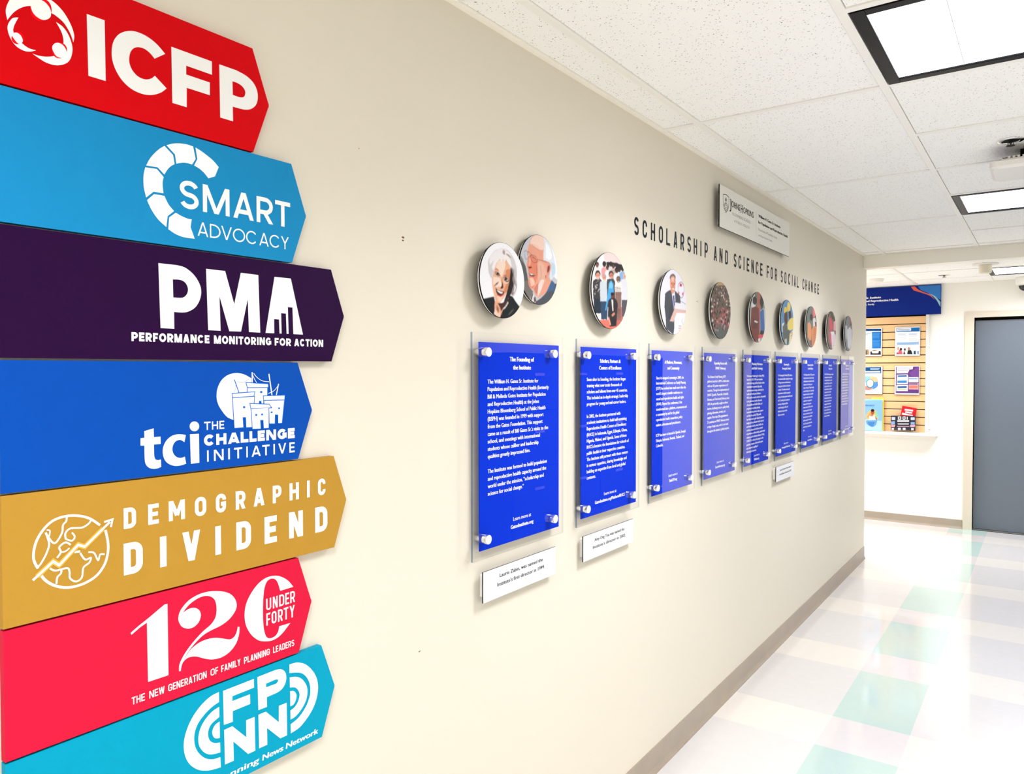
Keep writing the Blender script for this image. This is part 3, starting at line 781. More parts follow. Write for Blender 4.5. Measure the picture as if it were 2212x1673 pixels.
  ['W',((9147,9307,1),(9294,9271),(9431,9183),(9535,9033),(9569,8888),(9532,8729),(9426,8596),(9287,8506),(9161,8485,1),(9159,8662,1),(9254,8688),(9335,8762),(9378,8879),(9349,8984),(9269,9072),(9152,9110,1))],
  ['W',((9155,9037,1),(9246,9005),(9302,8916),(9285,8818),(9232,8753),(9157,8743,1))],
],
 'woman': [
  ['1c2022',((14958,17003,1),(15444,17102,1),(15487,16975),(15479,16790,1),(15443,16603,1),(15232,16535,1),(14957,16755,1))],
  ['1e2224',((15682,16552,1),(15803,16753),(15950,16878),(16050,16987,1),(16100,17194,1),(16276,17165,1),(16403,17057),(16609,16911,1),(16453,16706,1),(16074,16508,1),(15706,16518,1))],
  ['d8d2d3',((15305,17581,1),(15224,17699),(15201,17836),(15208,17991),(15306,18129),(15471,18263),(15662,18344),(15856,18383),(16077,18354),(16252,18245),(16379,18114),(16455,17961),(16481,17801),(16455,17651),(16486,17506),(16454,17356),(16390,17233),(16288,17151,1),(16200,17202,1),(16201,17568,1),(16052,17989,1),(15709,18093,1),(15470,17923,1),(15446,17779,1),(15351,17543,1))],
  ['f3eff0',((15471,18248),(15662,18337),(15856,18372),(16052,18337),(16202,18239),(16052,18235),(15855,18254),(15637,18198),(15447,18033),(15282,17902),(15259,18039),(15330,18146))],
  ['8f8483',((16201,17947,1),(16353,17847),(16429,17663),(16429,17442),(16378,17305),(16276,17194,1),(16200,17246),(16238,17484),(16251,17690,1))],
  ['c9c0c0',((16315,17960,1),(16430,17855),(16455,17666),(16403,17543),(16353,17670,1))],
  ['b3aaaa',((16378,17614,1),(16467,17505),(16442,17370),(16352,17274,1),(16378,17408,1))],
  ['ece8e8',((16340,17500,1),(16416,17426),(16378,17327),(16301,17269,1),(16352,17376,1))],
  ['2a2020',((16114,17865,1),(16201,17904),(16289,17752),(16264,17632),(16314,17491),(16251,17338),(16200,17232),(16100,17122),(15852,16958,1),(15951,17139),(16075,17410),(16113,17632,1))],
  ['e9ab8a',((15479,16995,1),(15755,16951,1),(15951,16965,1),(15815,16754),(15694,16546,1),(15443,16560,1),(15467,16675,1))],
  ['f6d3bd',((15491,16790,1),(15610,16727),(15706,16690),(15694,16546,1),(15455,16561,1))],
  ['4a2b26',((15610,16941,1),(15852,16980),(16075,17105,1),(16050,16958),(15852,16829),(15755,16736,1),(15706,16848,1))],
  ['a5664f',((15562,16895,1),(15658,16801),(15634,16657,1),(15562,16767,1))],
  ['f2b896',((15470,17979,1),(15589,18093),(15782,18145),(15978,18154),(16114,18054),(16176,17915),(16151,17709),(16113,17530),(16050,17350),(15976,17213),(15853,17074),(15707,16962),(15586,16954),(15503,17019),(15444,17156),(15398,17293),(15370,17432),(15370,17559),(15422,17691),(15458,17837))],
  ['fadfcb',((15529,17873,1),(15637,18027),(15855,18082),(15953,17978),(15879,17796),(15781,17643),(15636,17799,1))],
  ['fbe0cd',((15422,17607,1),(15540,17604),(15708,17592),(15756,17482),(15659,17373),(15516,17360),(15410,17422,1))],
  ['d98a63',((15977,17836,1),(16164,17870),(16138,17620),(16088,17441),(15976,17242),(15878,17277),(15952,17428),(16100,17515),(16076,17614),(15952,17689,1))],
  ['f8d3bb',((15587,17125,1),(15755,17109),(15853,17146),(15755,17009),(15634,16986,1))],
  ['f4f0ee',((15352,17825,1),(15435,18004),(15542,18172),(15758,18242),(16003,18229),(16177,18120),(16239,17922,1),(16077,18021),(15978,18125,1),(15928,18032,1),(15855,18110,1),(15757,18013,1),(15709,18093,1),(15589,17993),(15517,17900),(15458,17752,1))],
  ['b49a92',((15855,18355,1),(15929,18321),(15904,18217),(15819,18278,1))],
  ['b58f7e',((15953,18266,1),(16102,18256),(16202,18181),(16077,18209,1))],
  ['c98a70',((15470,17795,1),(15577,17833),(15697,17777,1),(15565,17789,1))],
  ['c0795c',((15842,17666,1),(15952,17709),(16113,17664,1),(15964,17664,1))],
  ['5a3830',((15493,17734,1),(15565,17752),(15672,17717),(15720,17658,1),(15624,17644),(15529,17674,1))],
  ['f7f0ea',((15526,17723,1),(15588,17734),(15689,17676,1),(15600,17660,1))],
  ['120d0d',((15565,17727,1),(15636,17725),(15665,17681),(15600,17667),(15560,17694,1))],
  ['4e2e26',((15842,17623,1),(15952,17660),(16063,17613),(16113,17538,1),(16001,17527),(15903,17554,1))],
  ['faf3ee',((15866,17615,1),(15952,17634),(16076,17570,1),(15952,17551,1))],
  ['120d0d',((15915,17624,1),(15989,17620),(16021,17580),(15952,17556),(15908,17583,1))],
  ['ffeadb',((15854,17549,1),(15976,17496),(16101,17551,1),(16026,17479),(15915,17497,1))],
  ['8a4a38',((15927,17477,1),(16026,17481),(16101,17529,1),(16051,17459,1))],
  ['cf8764',((15800,17630,1),(15824,17532),(15793,17443),(15768,17527,1))],
  ['4a211b',((15708,17335,1),(15780,17406),(15817,17524,1),(15858,17391),(15829,17342),(15756,17322,1))],
  ['fbe6d8',((15696,17520,1),(15768,17483),(15756,17382),(15696,17362,1))],
  ['8f4c3a',((15450,17376,1),(15564,17464),(15665,17509,1),(15600,17432),(15480,17371,1))],
  ['3a1512',((15511,17343,1),(15635,17285),(15907,17263,1),(15853,17182),(15731,17129),(15606,17155),(15539,17235,1))],
  ['c8372f',((15540,17270,1),(15599,17183),(15731,17150),(15853,17203),(15914,17259,1),(15858,17175),(15731,17122),(15592,17146,1))],
  ['fdf6f2',((15563,17286,1),(15707,17256),(15848,17239,1),(15768,17199),(15635,17226,1))],
  ['d9cfcb',((15950,16842,1),(16075,16974),(16050,17016,1),(15975,16924),(15840,16784,1))],
  ['5b5a5c',((16049,16638,1),(16199,16778),(16351,16847,1),(16199,16720,1))],
],
 'man': [
  ['5d5f5c',((16730,18330,1),(16967,18163),(17087,17995),(17182,17685,1),(16993,17470,1),(16729,17627,1))],
  ['8a8885',((16756,18348,1),(16901,18276),(16967,18163),(16835,18208,1))],
  ['fbfbfd',((18196,18938,1),(18462,18751),(18673,18457),(18887,17751,1),(18522,17926,1),(18373,18421,1))],
  ['7d7771',((16993,17652,1),(17209,17703,1),(17236,17522,1),(17428,17401,1),(17317,17177,1),(17127,17223,1),(16966,17407,1))],
  ['50555c',((17455,17095,1),(17764,17226),(18079,17424),(18314,17698),(18379,17816,1),(18522,17750),(18704,17637,1),(18643,17326,1),(17992,16992,1),(17427,16985,1))],
  ['44688f',((18108,17442,1),(18314,17714),(18388,17814,1),(18552,17704),(18552,17544),(18314,17491,1))],
  ['2e343c',((18582,17723,1),(18704,17750,1),(18673,17635,1),(18613,17629,1))],
  ['e8e2dc',((17263,17157,1),(17400,17368,1),(17511,17238,1),(17566,17103,1),(17372,17089,1))],
  ['3a332f',((17296,17175,1),(17386,17351,1),(17428,17339,1),(17350,17149,1))],
  ['6b5a52',((17455,17234,1),(17539,17271,1),(17594,17136,1),(17469,17103,1))],
  ['eba488',((17250,18722,1),(17319,18861),(17512,18988),(17736,19036),(17993,19003),(18167,18902),(18284,18728),(18343,18545),(18284,18315),(18343,18195),(18284,17997),(18225,17880),(18373,17799,1),(18079,17440),(17679,17243,1),(17483,17359,1),(17428,17462,1),(17290,17481),(17209,17581),(17195,17702),(17209,17840),(17168,17988),(17114,18089),(17155,18215),(17237,18331),(17182,18431),(17155,18549))],
  ['f5d2c1',((17319,18830),(17540,18982),(17792,19024),(17993,18972),(18094,18813),(17993,18642),(17707,18621),(17429,18692),(17291,18704))],
  ['e6876a',((17182,18370,1),(17428,18401),(17707,18248),(17679,17966),(17567,17706),(17428,17509),(17263,17540),(17209,17749),(17182,17974),(17141,18122,1))],
  ['e9b49c',((17651,18242,1),(17878,18268),(18079,18071),(18079,17834),(17906,17645),(17707,17720),(17651,17963,1))],
  ['f7ded2',((17665,17576,1),(17835,17763),(17992,17747),(17820,17465),(17665,17265,1))],
  ['cf8271',((17455,17480,1),(17679,17655),(17651,17404),(17567,17351,1))],
  ['dfe8ef',((17964,18999,1),(18225,18878),(18373,18739),(18492,18515),(18582,18253),(18597,18030),(18432,17869),(18320,17794,1),(18284,17997),(18358,18164),(18284,18315,1),(18137,18330,1),(17964,18341,1),(17949,18527),(18021,18772,1))],
  ['f6f9fb',((18079,18858,1),(18284,18728),(18402,18504),(18284,18379),(18079,18417,1))],
  ['c3d8e6',((18343,18322,1),(18552,18282),(18567,18059),(18403,17898,1))],
  ['e39a84',((18123,18154,1),(18190,18273),(18314,18279),(18355,18180),(18290,18014),(18196,17933),(18123,17981,1))],
  ['8b2f30',((18173,18176,1),(18260,18225),(18278,18124),(18196,18012),(18143,18030,1))],
  ['a85a50',((18036,17893,1),(18094,17930),(18079,17803,1))],
  ['6a231c',((17177,18053,1),(17318,18087),(17373,18056,1),(17236,18018,1))],
  ['f0a98f',((17209,18282,1),(17291,18338),(17318,18203),(17264,18105),(17182,18096,1))],
  ['2a0f0e',((17231,17888,1),(17373,17895),(17553,17867,1),(17428,17822),(17285,17820,1))],
  ['fbf4f0',((17250,17887,1),(17400,17883),(17497,17870,1),(17318,17854,1))],
  ['f6c4ad',((17236,17767,1),(17428,17770),(17511,17609),(17318,17529,1))],
  ['c07a66',((17567,18170,1),(17651,18025),(17623,17774,1),(17595,17988,1))],
  ['3d3f48','S',13.6,0,((16981,18444),(17061,18489),(17155,18461),(17142,18373))],
  ['51545e','S',10.6,0,((17008,18417),(17034,18307),(17115,18248),(17161,18322))],
  ['3d3f48','S',13.8,0,((17305,18416),(17318,18295),(17401,18225),(17511,18218),(17623,18262),(17609,18361),(17484,18407),(17318,18418))],
  ['44464f','S',12.4,0,((17609,18322),(17878,18315),(18167,18294))],
  ['5b4038','S',15.3,0,((17387,18349),(17484,18346),(17567,18294))],
  ['8d4a3a','S',13.7,0,((17155,18489),(17291,18452))],
  ['cf9783','S',9.2,0,((17291,18701),(17484,18715),(17707,18652))],
  ['cf9783','S',9.2,0,((17373,18624),(17567,18634),(17707,18575))],
  ['b87763','S',10.9,0,((17792,18165),(17835,17951),(17806,17761))],
  ['b87763','S',11.0,0,((17935,17742),(17906,17582))],
],
 'group': [
  ['ecd9d4',((21244,19025,1),(23506,19316,1),(23509,18748,1),(22620,18738,1),(21333,18719,1))],
  ['2a2426',((21466,18696,1),(22101,18733,1),(22620,18727,1),(22717,18616,1),(22056,18587,1),(21466,18586,1))],
  ['e07868',((20862,16784,1),(22534,16917,1),(22252,16419,1),(21297,16382,1),(20524,16869,1))],
  ['c96a60',((22201,17292,1),(22627,17321,1),(22630,16767,1),(22064,16673,1))],
  ['e9e4e0',((20780,18431,1),(20857,18423),(20964,18445),(21072,18386,1),(21060,18141,1),(20667,18102,1),(20646,18340),(20730,18405))],  # black slab on top of the bracket colours in the shadow gap below the ceiling
  ['201a1a',((20973,18548),(20951,18497),(20893,18461),(20821,18453),(20763,18476),(20741,18522),(20763,18572),(20821,18608),(20892,18616),(20951,18593))],
  ['8a5a48',((20954,18514),(20937,18472),(20892,18443),(20837,18437),(20791,18456),(20774,18494),(20791,18535),(20836,18565),(20892,18571),(20937,18552))],
  ['2a1a16',((20810,18512,1),(20848,18514,1),(20848,18504,1),(20810,18501,1))],
  ['2a1a16',((20874,18519,1),(20917,18522,1),(20917,18511,1),(20874,18509,1))],
  ['f0a0a0',((21255,18501,1),(21325,18489),(21422,18511),(21525,18445,1),(21512,18186,1),(21147,18149,1),(21128,18402),(21207,18472))],
  ['201a1a',((21452,18624),(21428,18570),(21364,18531),(21286,18522),(21223,18547),(21198,18596),(21222,18650),(21285,18689),(21364,18698),(21427,18673))],
  ['3a2620',((21431,18588),(21413,18543),(21363,18511),(21303,18504),(21253,18525),(21235,18566),(21253,18610),(21302,18642),(21363,18649),(21412,18628))],
  ['2a1a16',((21272,18585,1),(21316,18588,1),(21316,18575,1),(21272,18574,1))],
  ['2a1a16',((21347,18593,1),(21391,18596,1),(21391,18584,1),(21347,18583,1))],
  ['f3efec',((21494,18425,1),(21556,18414),(21646,18435),(21736,18371,1),(21729,18078,1),(21397,18047,1),(21379,18334),(21449,18399))],
  ['201a1a',((21678,18542),(21655,18490),(21594,18453),(21519,18445),(21458,18469),(21435,18515),(21457,18567),(21518,18604),(21593,18612),(21654,18589))],
  ['5a3a30',((21658,18507),(21640,18464),(21593,18434),(21535,18428),(21487,18448),(21469,18486),(21487,18529),(21534,18559),(21592,18565),(21640,18546))],
  ['2a1a16',((21507,18505,1),(21547,18507,1),(21547,18497,1),(21507,18494,1))],
  ['2a1a16',((21574,18512,1),(21619,18515,1),(21619,18504,1),(21574,18502,1))],
  ['d9d5d2',((21699,18558,1),(21758,18548),(21836,18567),(21918,18507,1),(21910,18225,1),(21615,18196,1),(21601,18473),(21663,18535))],
  ['201a1a',((21874,18670),(21852,18621),(21794,18586),(21722,18578),(21665,18600),(21642,18644),(21664,18693),(21722,18728),(21793,18737),(21852,18714))],
  ['33241f',((21855,18637),(21839,18597),(21793,18568),(21738,18562),(21693,18580),(21676,18617),(21692,18657),(21737,18686),(21793,18692),(21838,18674))],
  ['2a1a16',((21708,18634,1),(21749,18639,1),(21749,18626,1),(21708,18624,1))],
  ['2a1a16',((21776,18642,1),(21817,18647,1),(21817,18634,1),(21776,18631,1))],
  ['c9a9a0',((21881,18514,1),(21941,18503),(22019,18522),(22103,18462,1),(22095,18156,1),(21796,18128,1),(21782,18428),(21845,18490))],
  ['201a1a',((22058,18626),(22036,18577),(21977,18541),(21905,18534),(21846,18556),(21824,18600),(21846,18649),(21904,18685),(21976,18693),(22036,18671))],
  ['6a4236',((22039,18593),(22022,18552),(21976,18523),(21920,18517),(21874,18536),(21857,18573),(21874,18613),(21920,18642),(21976,18648),(22022,18630))],
  ['2a1a16',((21890,18590,1),(21931,18595,1),(21931,18582,1),(21890,18579,1))],
  ['2a1a16',((21959,18598,1),(22000,18603,1),(22000,18590,1),(21959,18587,1))],
  ['f1eeea',((22098,18394,1),(22173,18380),(22276,18403),(22384,18331,1),(22371,18095,1),(21984,18059,1),(21965,18289),(22048,18362))],
  ['201a1a',((22314,18527),(22288,18468),(22216,18425),(22129,18416),(22058,18443),(22031,18496),(22058,18555),(22128,18597),(22216,18607),(22287,18580))],
  ['42302a',((22292,18487),(22271,18438),(22216,18404),(22148,18397),(22093,18420),(22072,18464),(22092,18512),(22147,18546),(22215,18554),(22270,18531))],
  ['2a1a16',((22112,18484,1),(22163,18488,1),(22163,18475,1),(22112,18471,1))],
  ['2a1a16',((22196,18493,1),(22242,18496,1),(22242,18483,1),(22196,18480,1))],
  ['e8e6e6',((22280,18439,1),(22346,18426),(22441,18447),(22536,18377,1),(22528,18110,1),(22179,18077,1),(22159,18339),(22233,18410))],
  ['201a1a',((22482,18566),(22456,18509),(22388,18469),(22304,18460),(22236,18486),(22210,18536),(22236,18592),(22303,18633),(22387,18642),(22455,18616))],
  ['3c2a25',((22460,18528),(22440,18481),(22387,18449),(22322,18442),(22269,18463),(22249,18505),(22269,18551),(22321,18584),(22386,18591),(22439,18570))],
  ['2a1a16',((22289,18525,1),(22336,18528,1),(22336,18515,1),(22289,18514,1))],
  ['2a1a16',((22369,18534,1),(22416,18537,1),(22416,18524,1),(22369,18523,1))],
  ['86b4d8',((22507,18489,1),(22583,18480),(22689,18502),(22801,18438,1),(22787,18178,1),(22390,18141,1),(22370,18393),(22455,18462))],
  ['201a1a',((22713,18612),(22689,18558),(22623,18520),(22543,18511),(22478,18536),(22453,18584),(22478,18637),(22542,18675),(22623,18684),(22688,18660))],
  ['3a2a24',((22692,18576),(22673,18532),(22623,18500),(22560,18494),(22510,18514),(22490,18554),(22509,18598),(22560,18629),(22622,18636),(22673,18616))],
  ['2a1a16',((22530,18573,1),(22573,18576,1),(22573,18565,1),(22530,18562,1))],
  ['2a1a16',((22602,18581,1),(22650,18584,1),(22650,18573,1),(22602,18570,1))],
  ['dedde2',((22647,18260,1),(22743,18252),(22874,18276),(23012,18213,1),(23001,17571,1),(22507,17534,1),(22480,18162),(22585,18232))],
  ['57565c',((22521,17544,1),(22971,17578,1),(22935,17006,1),(22562,16985,1))],
  ['d8b8a8',((22875,18384),(22850,18330),(22784,18292),(22703,18284),(22637,18309),(22612,18358),(22636,18411),(22702,18449),(22783,18458),(22849,18433))],
  ['e7a58e',((22854,18348),(22834,18304),(22783,18273),(22720,18266),(22669,18287),(22649,18327),(22668,18371),(22719,18403),(22782,18409),(22834,18388))],
  ['2a1a16',((22690,18347,1),(22733,18349,1),(22733,18338,1),(22690,18336,1))],
  ['2a1a16',((22762,18354,1),(22811,18357,1),(22811,18345,1),(22762,18343,1))],
  ['3c3a3a',((20786,18082,1),(20901,18069),(21060,18099),(21226,18009,1),(21210,17479,1),(20615,17434,1),(20584,17949),(20710,18044))],
  ['23303c',((20631,17444,1),(21175,17485,1),(21129,17009,1),(20679,16982,1))],
  ['2a2222',((21073,18252),(21040,18178),(20954,18126),(20848,18115),(20763,18150),(20730,18217),(20762,18291),(20847,18343),(20953,18355),(21039,18320))],
  ['e39a80',((21045,18202),(21019,18141),(20953,18098),(20871,18090),(20804,18120),(20779,18175),(20804,18236),(20870,18279),(20952,18288),(21019,18258))],
  ['2a1a16',((20832,18202,1),(20892,18206,1),(20892,18187,1),(20832,18185,1))],
  ['2a1a16',((20930,18212,1),(20991,18216,1),(20991,18197,1),(20931,18195,1))],
  ['fbf4f0',((20854,18135,1),(20978,18143,1),(20918,18120,1))],
  ['cfd6da',((21221,18064,1),(21322,18052),(21464,18079),(21612,18007,1),(21596,17423,1),(21067,17384,1),(21039,17954),(21151,18032))],
  ['2f4a66',((21080,17394,1),(21569,17430,1),(21526,16840,1),(21125,16819,1))],
  ['b9a8a0',((21463,18202),(21436,18142),(21366,18100),(21279,18091),(21208,18120),(21182,18174),(21208,18234),(21278,18276),(21365,18285),(21436,18257))],
  ['dc9c84',((21440,18161),(21420,18112),(21365,18077),(21297,18071),(21243,18095),(21222,18140),(21242,18189),(21297,18224),(21364,18231),(21419,18207))],
  ['2a1a16',((21265,18161,1),(21313,18164,1),(21313,18149,1),(21265,18148,1))],
  ['2a1a16',((21344,18169,1),(21392,18172,1),(21392,18157,1),(21344,18156,1))],
  ['fbf4f0',((21282,18108,1),(21384,18113,1),(21335,18096,1))],
  ['4a4440',((21683,18181,1),(21783,18165),(21924,18194),(22067,18108,1),(22052,17282,1),(21534,17247,1),(21504,18055),(21611,18144))],
  ['2a211f',((21950,18340),(21918,18270),(21834,18220),(21731,18210),(21647,18243),(21616,18306),(21647,18376),(21730,18426),(21833,18437),(21918,18404))],
  ['c98570',((21923,18293),(21898,18235),(21833,18194),(21753,18186),(21688,18214),(21664,18267),(21688,18324),(21752,18365),(21832,18373),(21898,18346))],
  ['2a1a16',((21714,18292,1),(21773,18295,1),(21773,18278,1),(21714,18276,1))],
  ['2a1a16',((21809,18301,1),(21869,18305,1),(21869,18288,1),(21809,18286,1))],
  ['fbf4f0',((21732,18229,1),(21855,18237,1),(21796,18216,1))],
  ['ede6dd',((22197,18092,1),(22291,18079),(22418,18104),(22552,18028,1),(22539,17801,1),(22059,17762,1),(22035,17981),(22137,18060))],
  ['8f6a60',((22073,17771,1),(22510,17808,1),(22477,16870,1),(22114,16850,1))],
  ['6a5a50',((22442,18234),(22413,18171),(22338,18128),(22245,18119),(22170,18148),(22141,18204),(22169,18266),(22244,18310),(22337,18319),(22412,18290))],
  ['8a6050',((22417,18192),(22395,18141),(22337,18105),(22264,18098),(22206,18123),(22184,18169),(22206,18220),(22264,18256),(22336,18263),(22395,18239))],
  ['2a1a16',((22230,18191,1),(22281,18194,1),(22281,18179,1),(22230,18178,1))],
  ['2a1a16',((22314,18199,1),(22366,18202,1),(22366,18187,1),(22314,18186,1))],
  ['fbf4f0',((22249,18136,1),(22357,18142,1),(22305,18124,1))],
  ['f0ece8',((20932,17749,1),(20984,17743,1),(20941,17719,1))],
  ['141212',((20601,17675,1),(20669,17668,1),(20610,17637,1))],
  ['f0ece8',((20988,17658,1),(21023,17654,1),(20993,17635,1))],
  ['141212',((20651,17831,1),(20698,17827,1),(20656,17800,1))],
  ['f0ece8',((20646,18050,1),(20697,18045,1),(20655,18020,1))],
  ['141212',((20829,17747,1),(20898,17742,1),(20838,17708,1))],
  ['f0ece8',((20911,17714,1),(20962,17708,1),(20915,17681,1))],
  ['141212',((20689,18029,1),(20748,18025,1),(20697,17993,1))],
  ['f0ece8',((20643,17623,1),(20686,17618,1),(20652,17599,1))],
  ['141212',((20752,17925,1),(20795,17921,1),(20761,17901,1))],
  ['f0ece8',((20803,17903,1),(20863,17896,1),(20812,17868,1))],
  ['141212',((20748,17831,1),(20821,17825,1),(20757,17788,1))],
  ['f0ece8',((20761,17784,1),(20821,17777,1),(20770,17748,1))],
  ['141212',((20660,17761,1),(20723,17756,1),(20668,17724,1))],
  ['f0ece8',((20588,17747,1),(20651,17742,1),(20597,17710,1))],
  ['141212',((20991,18130,1),(21056,18124,1),(21000,18091,1))],
  ['f0ece8',((20706,17867,1),(20757,17863,1),(20714,17836,1))],
  ['141212',((20783,17711,1),(20855,17703,1),(20791,17666,1))],
  ['f0ece8',((20622,17770,1),(20672,17766,1),(20630,17742,1))],
  ['141212',((20855,17728,1),(20911,17722,1),(20864,17695,1))],
  ['f0ece8',((20962,17787,1),(21027,17780,1),(20971,17748,1))],
  ['141212',((20618,17755,1),(20677,17750,1),(20622,17718,1))],
  ['f0ece8',((20987,18064,1),(21021,18061,1),(20991,18044,1))],
  ['141212',((20971,17656,1),(21044,17650,1),(20980,17613,1))],
  ['f0ece8',((20872,17702,1),(20915,17698,1),(20876,17678,1))],
  ['141212',((20715,17645,1),(20783,17638,1),(20724,17604,1))],
  ['f0ece8',((20888,18023,1),(20931,18019,1),(20893,17997,1))],
  ['141212',((20842,17769,1),(20915,17762,1),(20851,17726,1))],
  ['f0ece8',((20592,18030,1),(20651,18026,1),(20600,17996,1))],
  ['141212',((20795,17944,1),(20863,17935,1),(20803,17901,1))],
  ['f0ece8',((20790,17970,1),(20824,17967,1),(20795,17950,1))],
  ['141212',((20546,18036,1),(20596,18031,1),(20550,18006,1))],
  ['f0ece8',((20575,17987,1),(20621,17983,1),(20580,17961,1))],
  ['141212',((20804,17801,1),(20872,17794,1),(20812,17760,1))],
  ['f0ece8',((20787,17822,1),(20855,17816,1),(20795,17781,1))],
  ['141212',((20795,17740,1),(20859,17735,1),(20804,17701,1))],
  ['f0ece8',((20694,17617,1),(20766,17608,1),(20703,17572,1))],
  ['141212',((20858,18077,1),(20914,18070,1),(20863,18040,1))],
  ['f0ece8',((20837,17906,1),(20901,17899,1),(20846,17867,1))],
  ['141212',((20638,17908,1),(20676,17904,1),(20643,17884,1))],
  ['f0ece8',((20753,17673,1),(20787,17670,1),(20757,17651,1))],
  ['141212',((20714,17992,1),(20756,17990,1),(20723,17968,1))],
  ['f0ece8',((20837,18106,1),(20879,18104,1),(20841,18079,1))],
  ['141212',((20559,17746,1),(20597,17743,1),(20563,17724,1))],
  ['f0ece8',((20727,17838,1),(20799,17832,1),(20736,17797,1))],
  ['141212',((20664,17859,1),(20702,17856,1),(20672,17837,1))],
  ['49a7dd',((21625,18025,1),(21783,18126,1),(21943,18033,1),(21967,17710,1),(21922,17555,1),(21605,17466,1),(21472,17136,1),(21383,17131,1),(21559,17677,1))],
  ['7cc4ea',((21670,17987,1),(21783,18083,1),(21897,17986,1),(21875,17876,1),(21648,17856,1))],
  ['2b2a2c',((21605,17466,1),(21831,17570),(22060,17566),(22247,17405),(22202,17074),(22157,16656,1),(21698,16613,1),(21562,16928,1))],
  ['7a3a30',((21986,17636),(21965,17583),(21910,17548),(21843,17543),(21788,17570),(21767,17619),(21787,17671),(21842,17707),(21909,17712),(21965,17685))],
  ['1c1614',((21995,17702),(21972,17669),(21913,17646),(21839,17640),(21780,17654),(21757,17683),(21780,17715),(21839,17738),(21912,17744),(21972,17731))],
  ['f0e6e2',((21808,17503,1),(21922,17512,1),(21947,17145,1),(21878,17141,1))],
  ['d98a76',((21810,17007,1),(22016,17106,1),(22063,17044,1),(21879,16946,1))],
  ['e7a08c',((21562,16907,1),(21652,16933,1),(21789,16682,1),(21698,16656,1))],
  ['4a3a38',((22082,17937,1),(22105,17940,1),(22148,17594,1))],
  ['4a3a38',((22138,17942,1),(22161,17945,1),(22204,17599,1))],
  ['4a3a38',((22193,17947,1),(22217,17950,1),(22261,17603,1))],
  ['4a3a38',((22250,17952,1),(22273,17955,1),(22317,17607,1))],
  ['4a3a38',((22306,17957,1),(22329,17960,1),(22373,17612,1))],
  ['4a3a38',((22362,17962,1),(22386,17965,1),(22430,17616,1))],
  ['4a3a38',((22419,17968,1),(22443,17970,1),(22487,17621,1))],
  ['4a3a38',((22085,17219,1),(22108,17221,1),(22152,16874,1))],
  ['4a3a38',((22141,17223,1),(22164,17224,1),(22208,16877,1))],
  ['4a3a38',((22197,17227,1),(22220,17228,1),(22264,16880,1))],
  ['4a3a38',((22253,17230,1),(22276,17232,1),(22320,16883,1))],
  ['4a3a38',((22309,17234,1),(22333,17235,1),(22377,16886,1))],
  ['4a3a38',((22366,17238,1),(22389,17239,1),(22434,16889,1))],
  ['4a3a38',((22423,17241,1),(22446,17243,1),(22491,16892,1))],
],
 'podium': [
  ['efecf6',((25108,18924,1),(28296,19277,1),(28328,16445,1),(25128,16339,1))],
  ['4a4e55',((26007,18041,1),(26274,18162),(26699,18273,1),(27010,18199),(27391,18078,1),(27458,17789,1),(26890,17609,1),(26839,16522,1),(26107,16742,1),(26074,17110,1),(25952,17546,1))],
  ['3c4047',((26580,17838,1),(26829,17580,1),(26525,17135,1),(26283,17122,1))],
  ['f4f4fa',((26608,18141,1),(26885,18189,1),(26950,17866,1),(26829,17504,1),(26703,17847,1))],
  ['4b3f93',((26713,18024,1),(26855,18048,1),(26902,17711,1),(26816,17579,1))],
  ['6a6560',((26967,18726),(26940,18660),(26865,18602),(26756,18563),(26636,18552),(26528,18570),(26454,18612),(26426,18672),(26452,18738),(26526,18795),(26633,18834),(26754,18847),(26863,18830),(26939,18787))],
  ['e39a7c',((26464,18577,1),(26572,18724),(26817,18761),(26956,18624),(26933,18370),(26854,18186),(26700,18098),(26547,18160),(26466,18353,1))],
  ['f3c6ae',((26572,18687,1),(26818,18724,1),(26788,18558,1),(26604,18540,1))],
  ['4a2b24',((26562,18481,1),(26684,18488,1),(26685,18458,1),(26562,18451,1))],
  ['4a2b24',((26783,18492,1),(26901,18498,1),(26901,18467,1),(26783,18462,1))],
  ['c97858',((26697,18474,1),(26771,18478,1),(26796,18370,1),(26673,18364,1))],
  ['fbf3ef',((26606,18303,1),(26884,18310,1),(26760,18249,1))],
  ['7a3c30',((26576,18318,1),(26896,18331,1),(26896,18311,1),(26588,18299,1))],
  ['eceaf0',((26920,17775,1),(28045,17792,1),(28114,17588,1),(26891,17559,1))],
  ['e2bdb0',((26891,17559,1),(28114,17561,1),(28116,17444,1),(27080,17394,1),(26772,17035,1),(26435,17043,1))],
  ['f6f4f8',((27049,17379,1),(28116,17405,1),(28127,16438,1),(26777,16519,1))],
  ['3a1a2c','S',25.6,1,((27514,18614),(27742,18493),(27777,18290),(27681,18075),(27488,17996),(27295,18096),(27198,18291),(27259,18500))],
  ['d8344a',((27579,18499),(27558,18458),(27500,18428),(27428,18422),(27370,18441),(27348,18478),(27370,18519),(27427,18548),(27499,18555),(27557,18536))],
  ['e07080',((27752,18171),(27734,18139),(27689,18117),(27633,18113),(27588,18128),(27570,18156),(27587,18188),(27632,18210),(27688,18215),(27734,18200))],
  ['e07080',((27351,18177),(27337,18152),(27299,18134),(27252,18130),(27214,18142),(27199,18164),(27213,18189),(27251,18207),(27298,18211),(27336,18200))],
  ['2a2a2e','S',17.8,0,((27265,17877),(27651,17841),(27946,17785))],
  ['6a6a70','S',15.5,0,((27658,17197),(27561,17102),(27692,16992))],
  ['a8a8ae','S',20.4,0,((27243,16906,1),(27531,16905,1))],
  ['e59aa0','S',20.4,0,((27244,16817,1),(27532,16815,1))],
  ['a8a8ae','S',20.4,0,((27245,16741,1),(27533,16738,1))],
],
 'crowd': [
  ['6a5c50',((30010,19070,1),(33782,19448,1),(33834,16407,1),(30046,16301,1))],
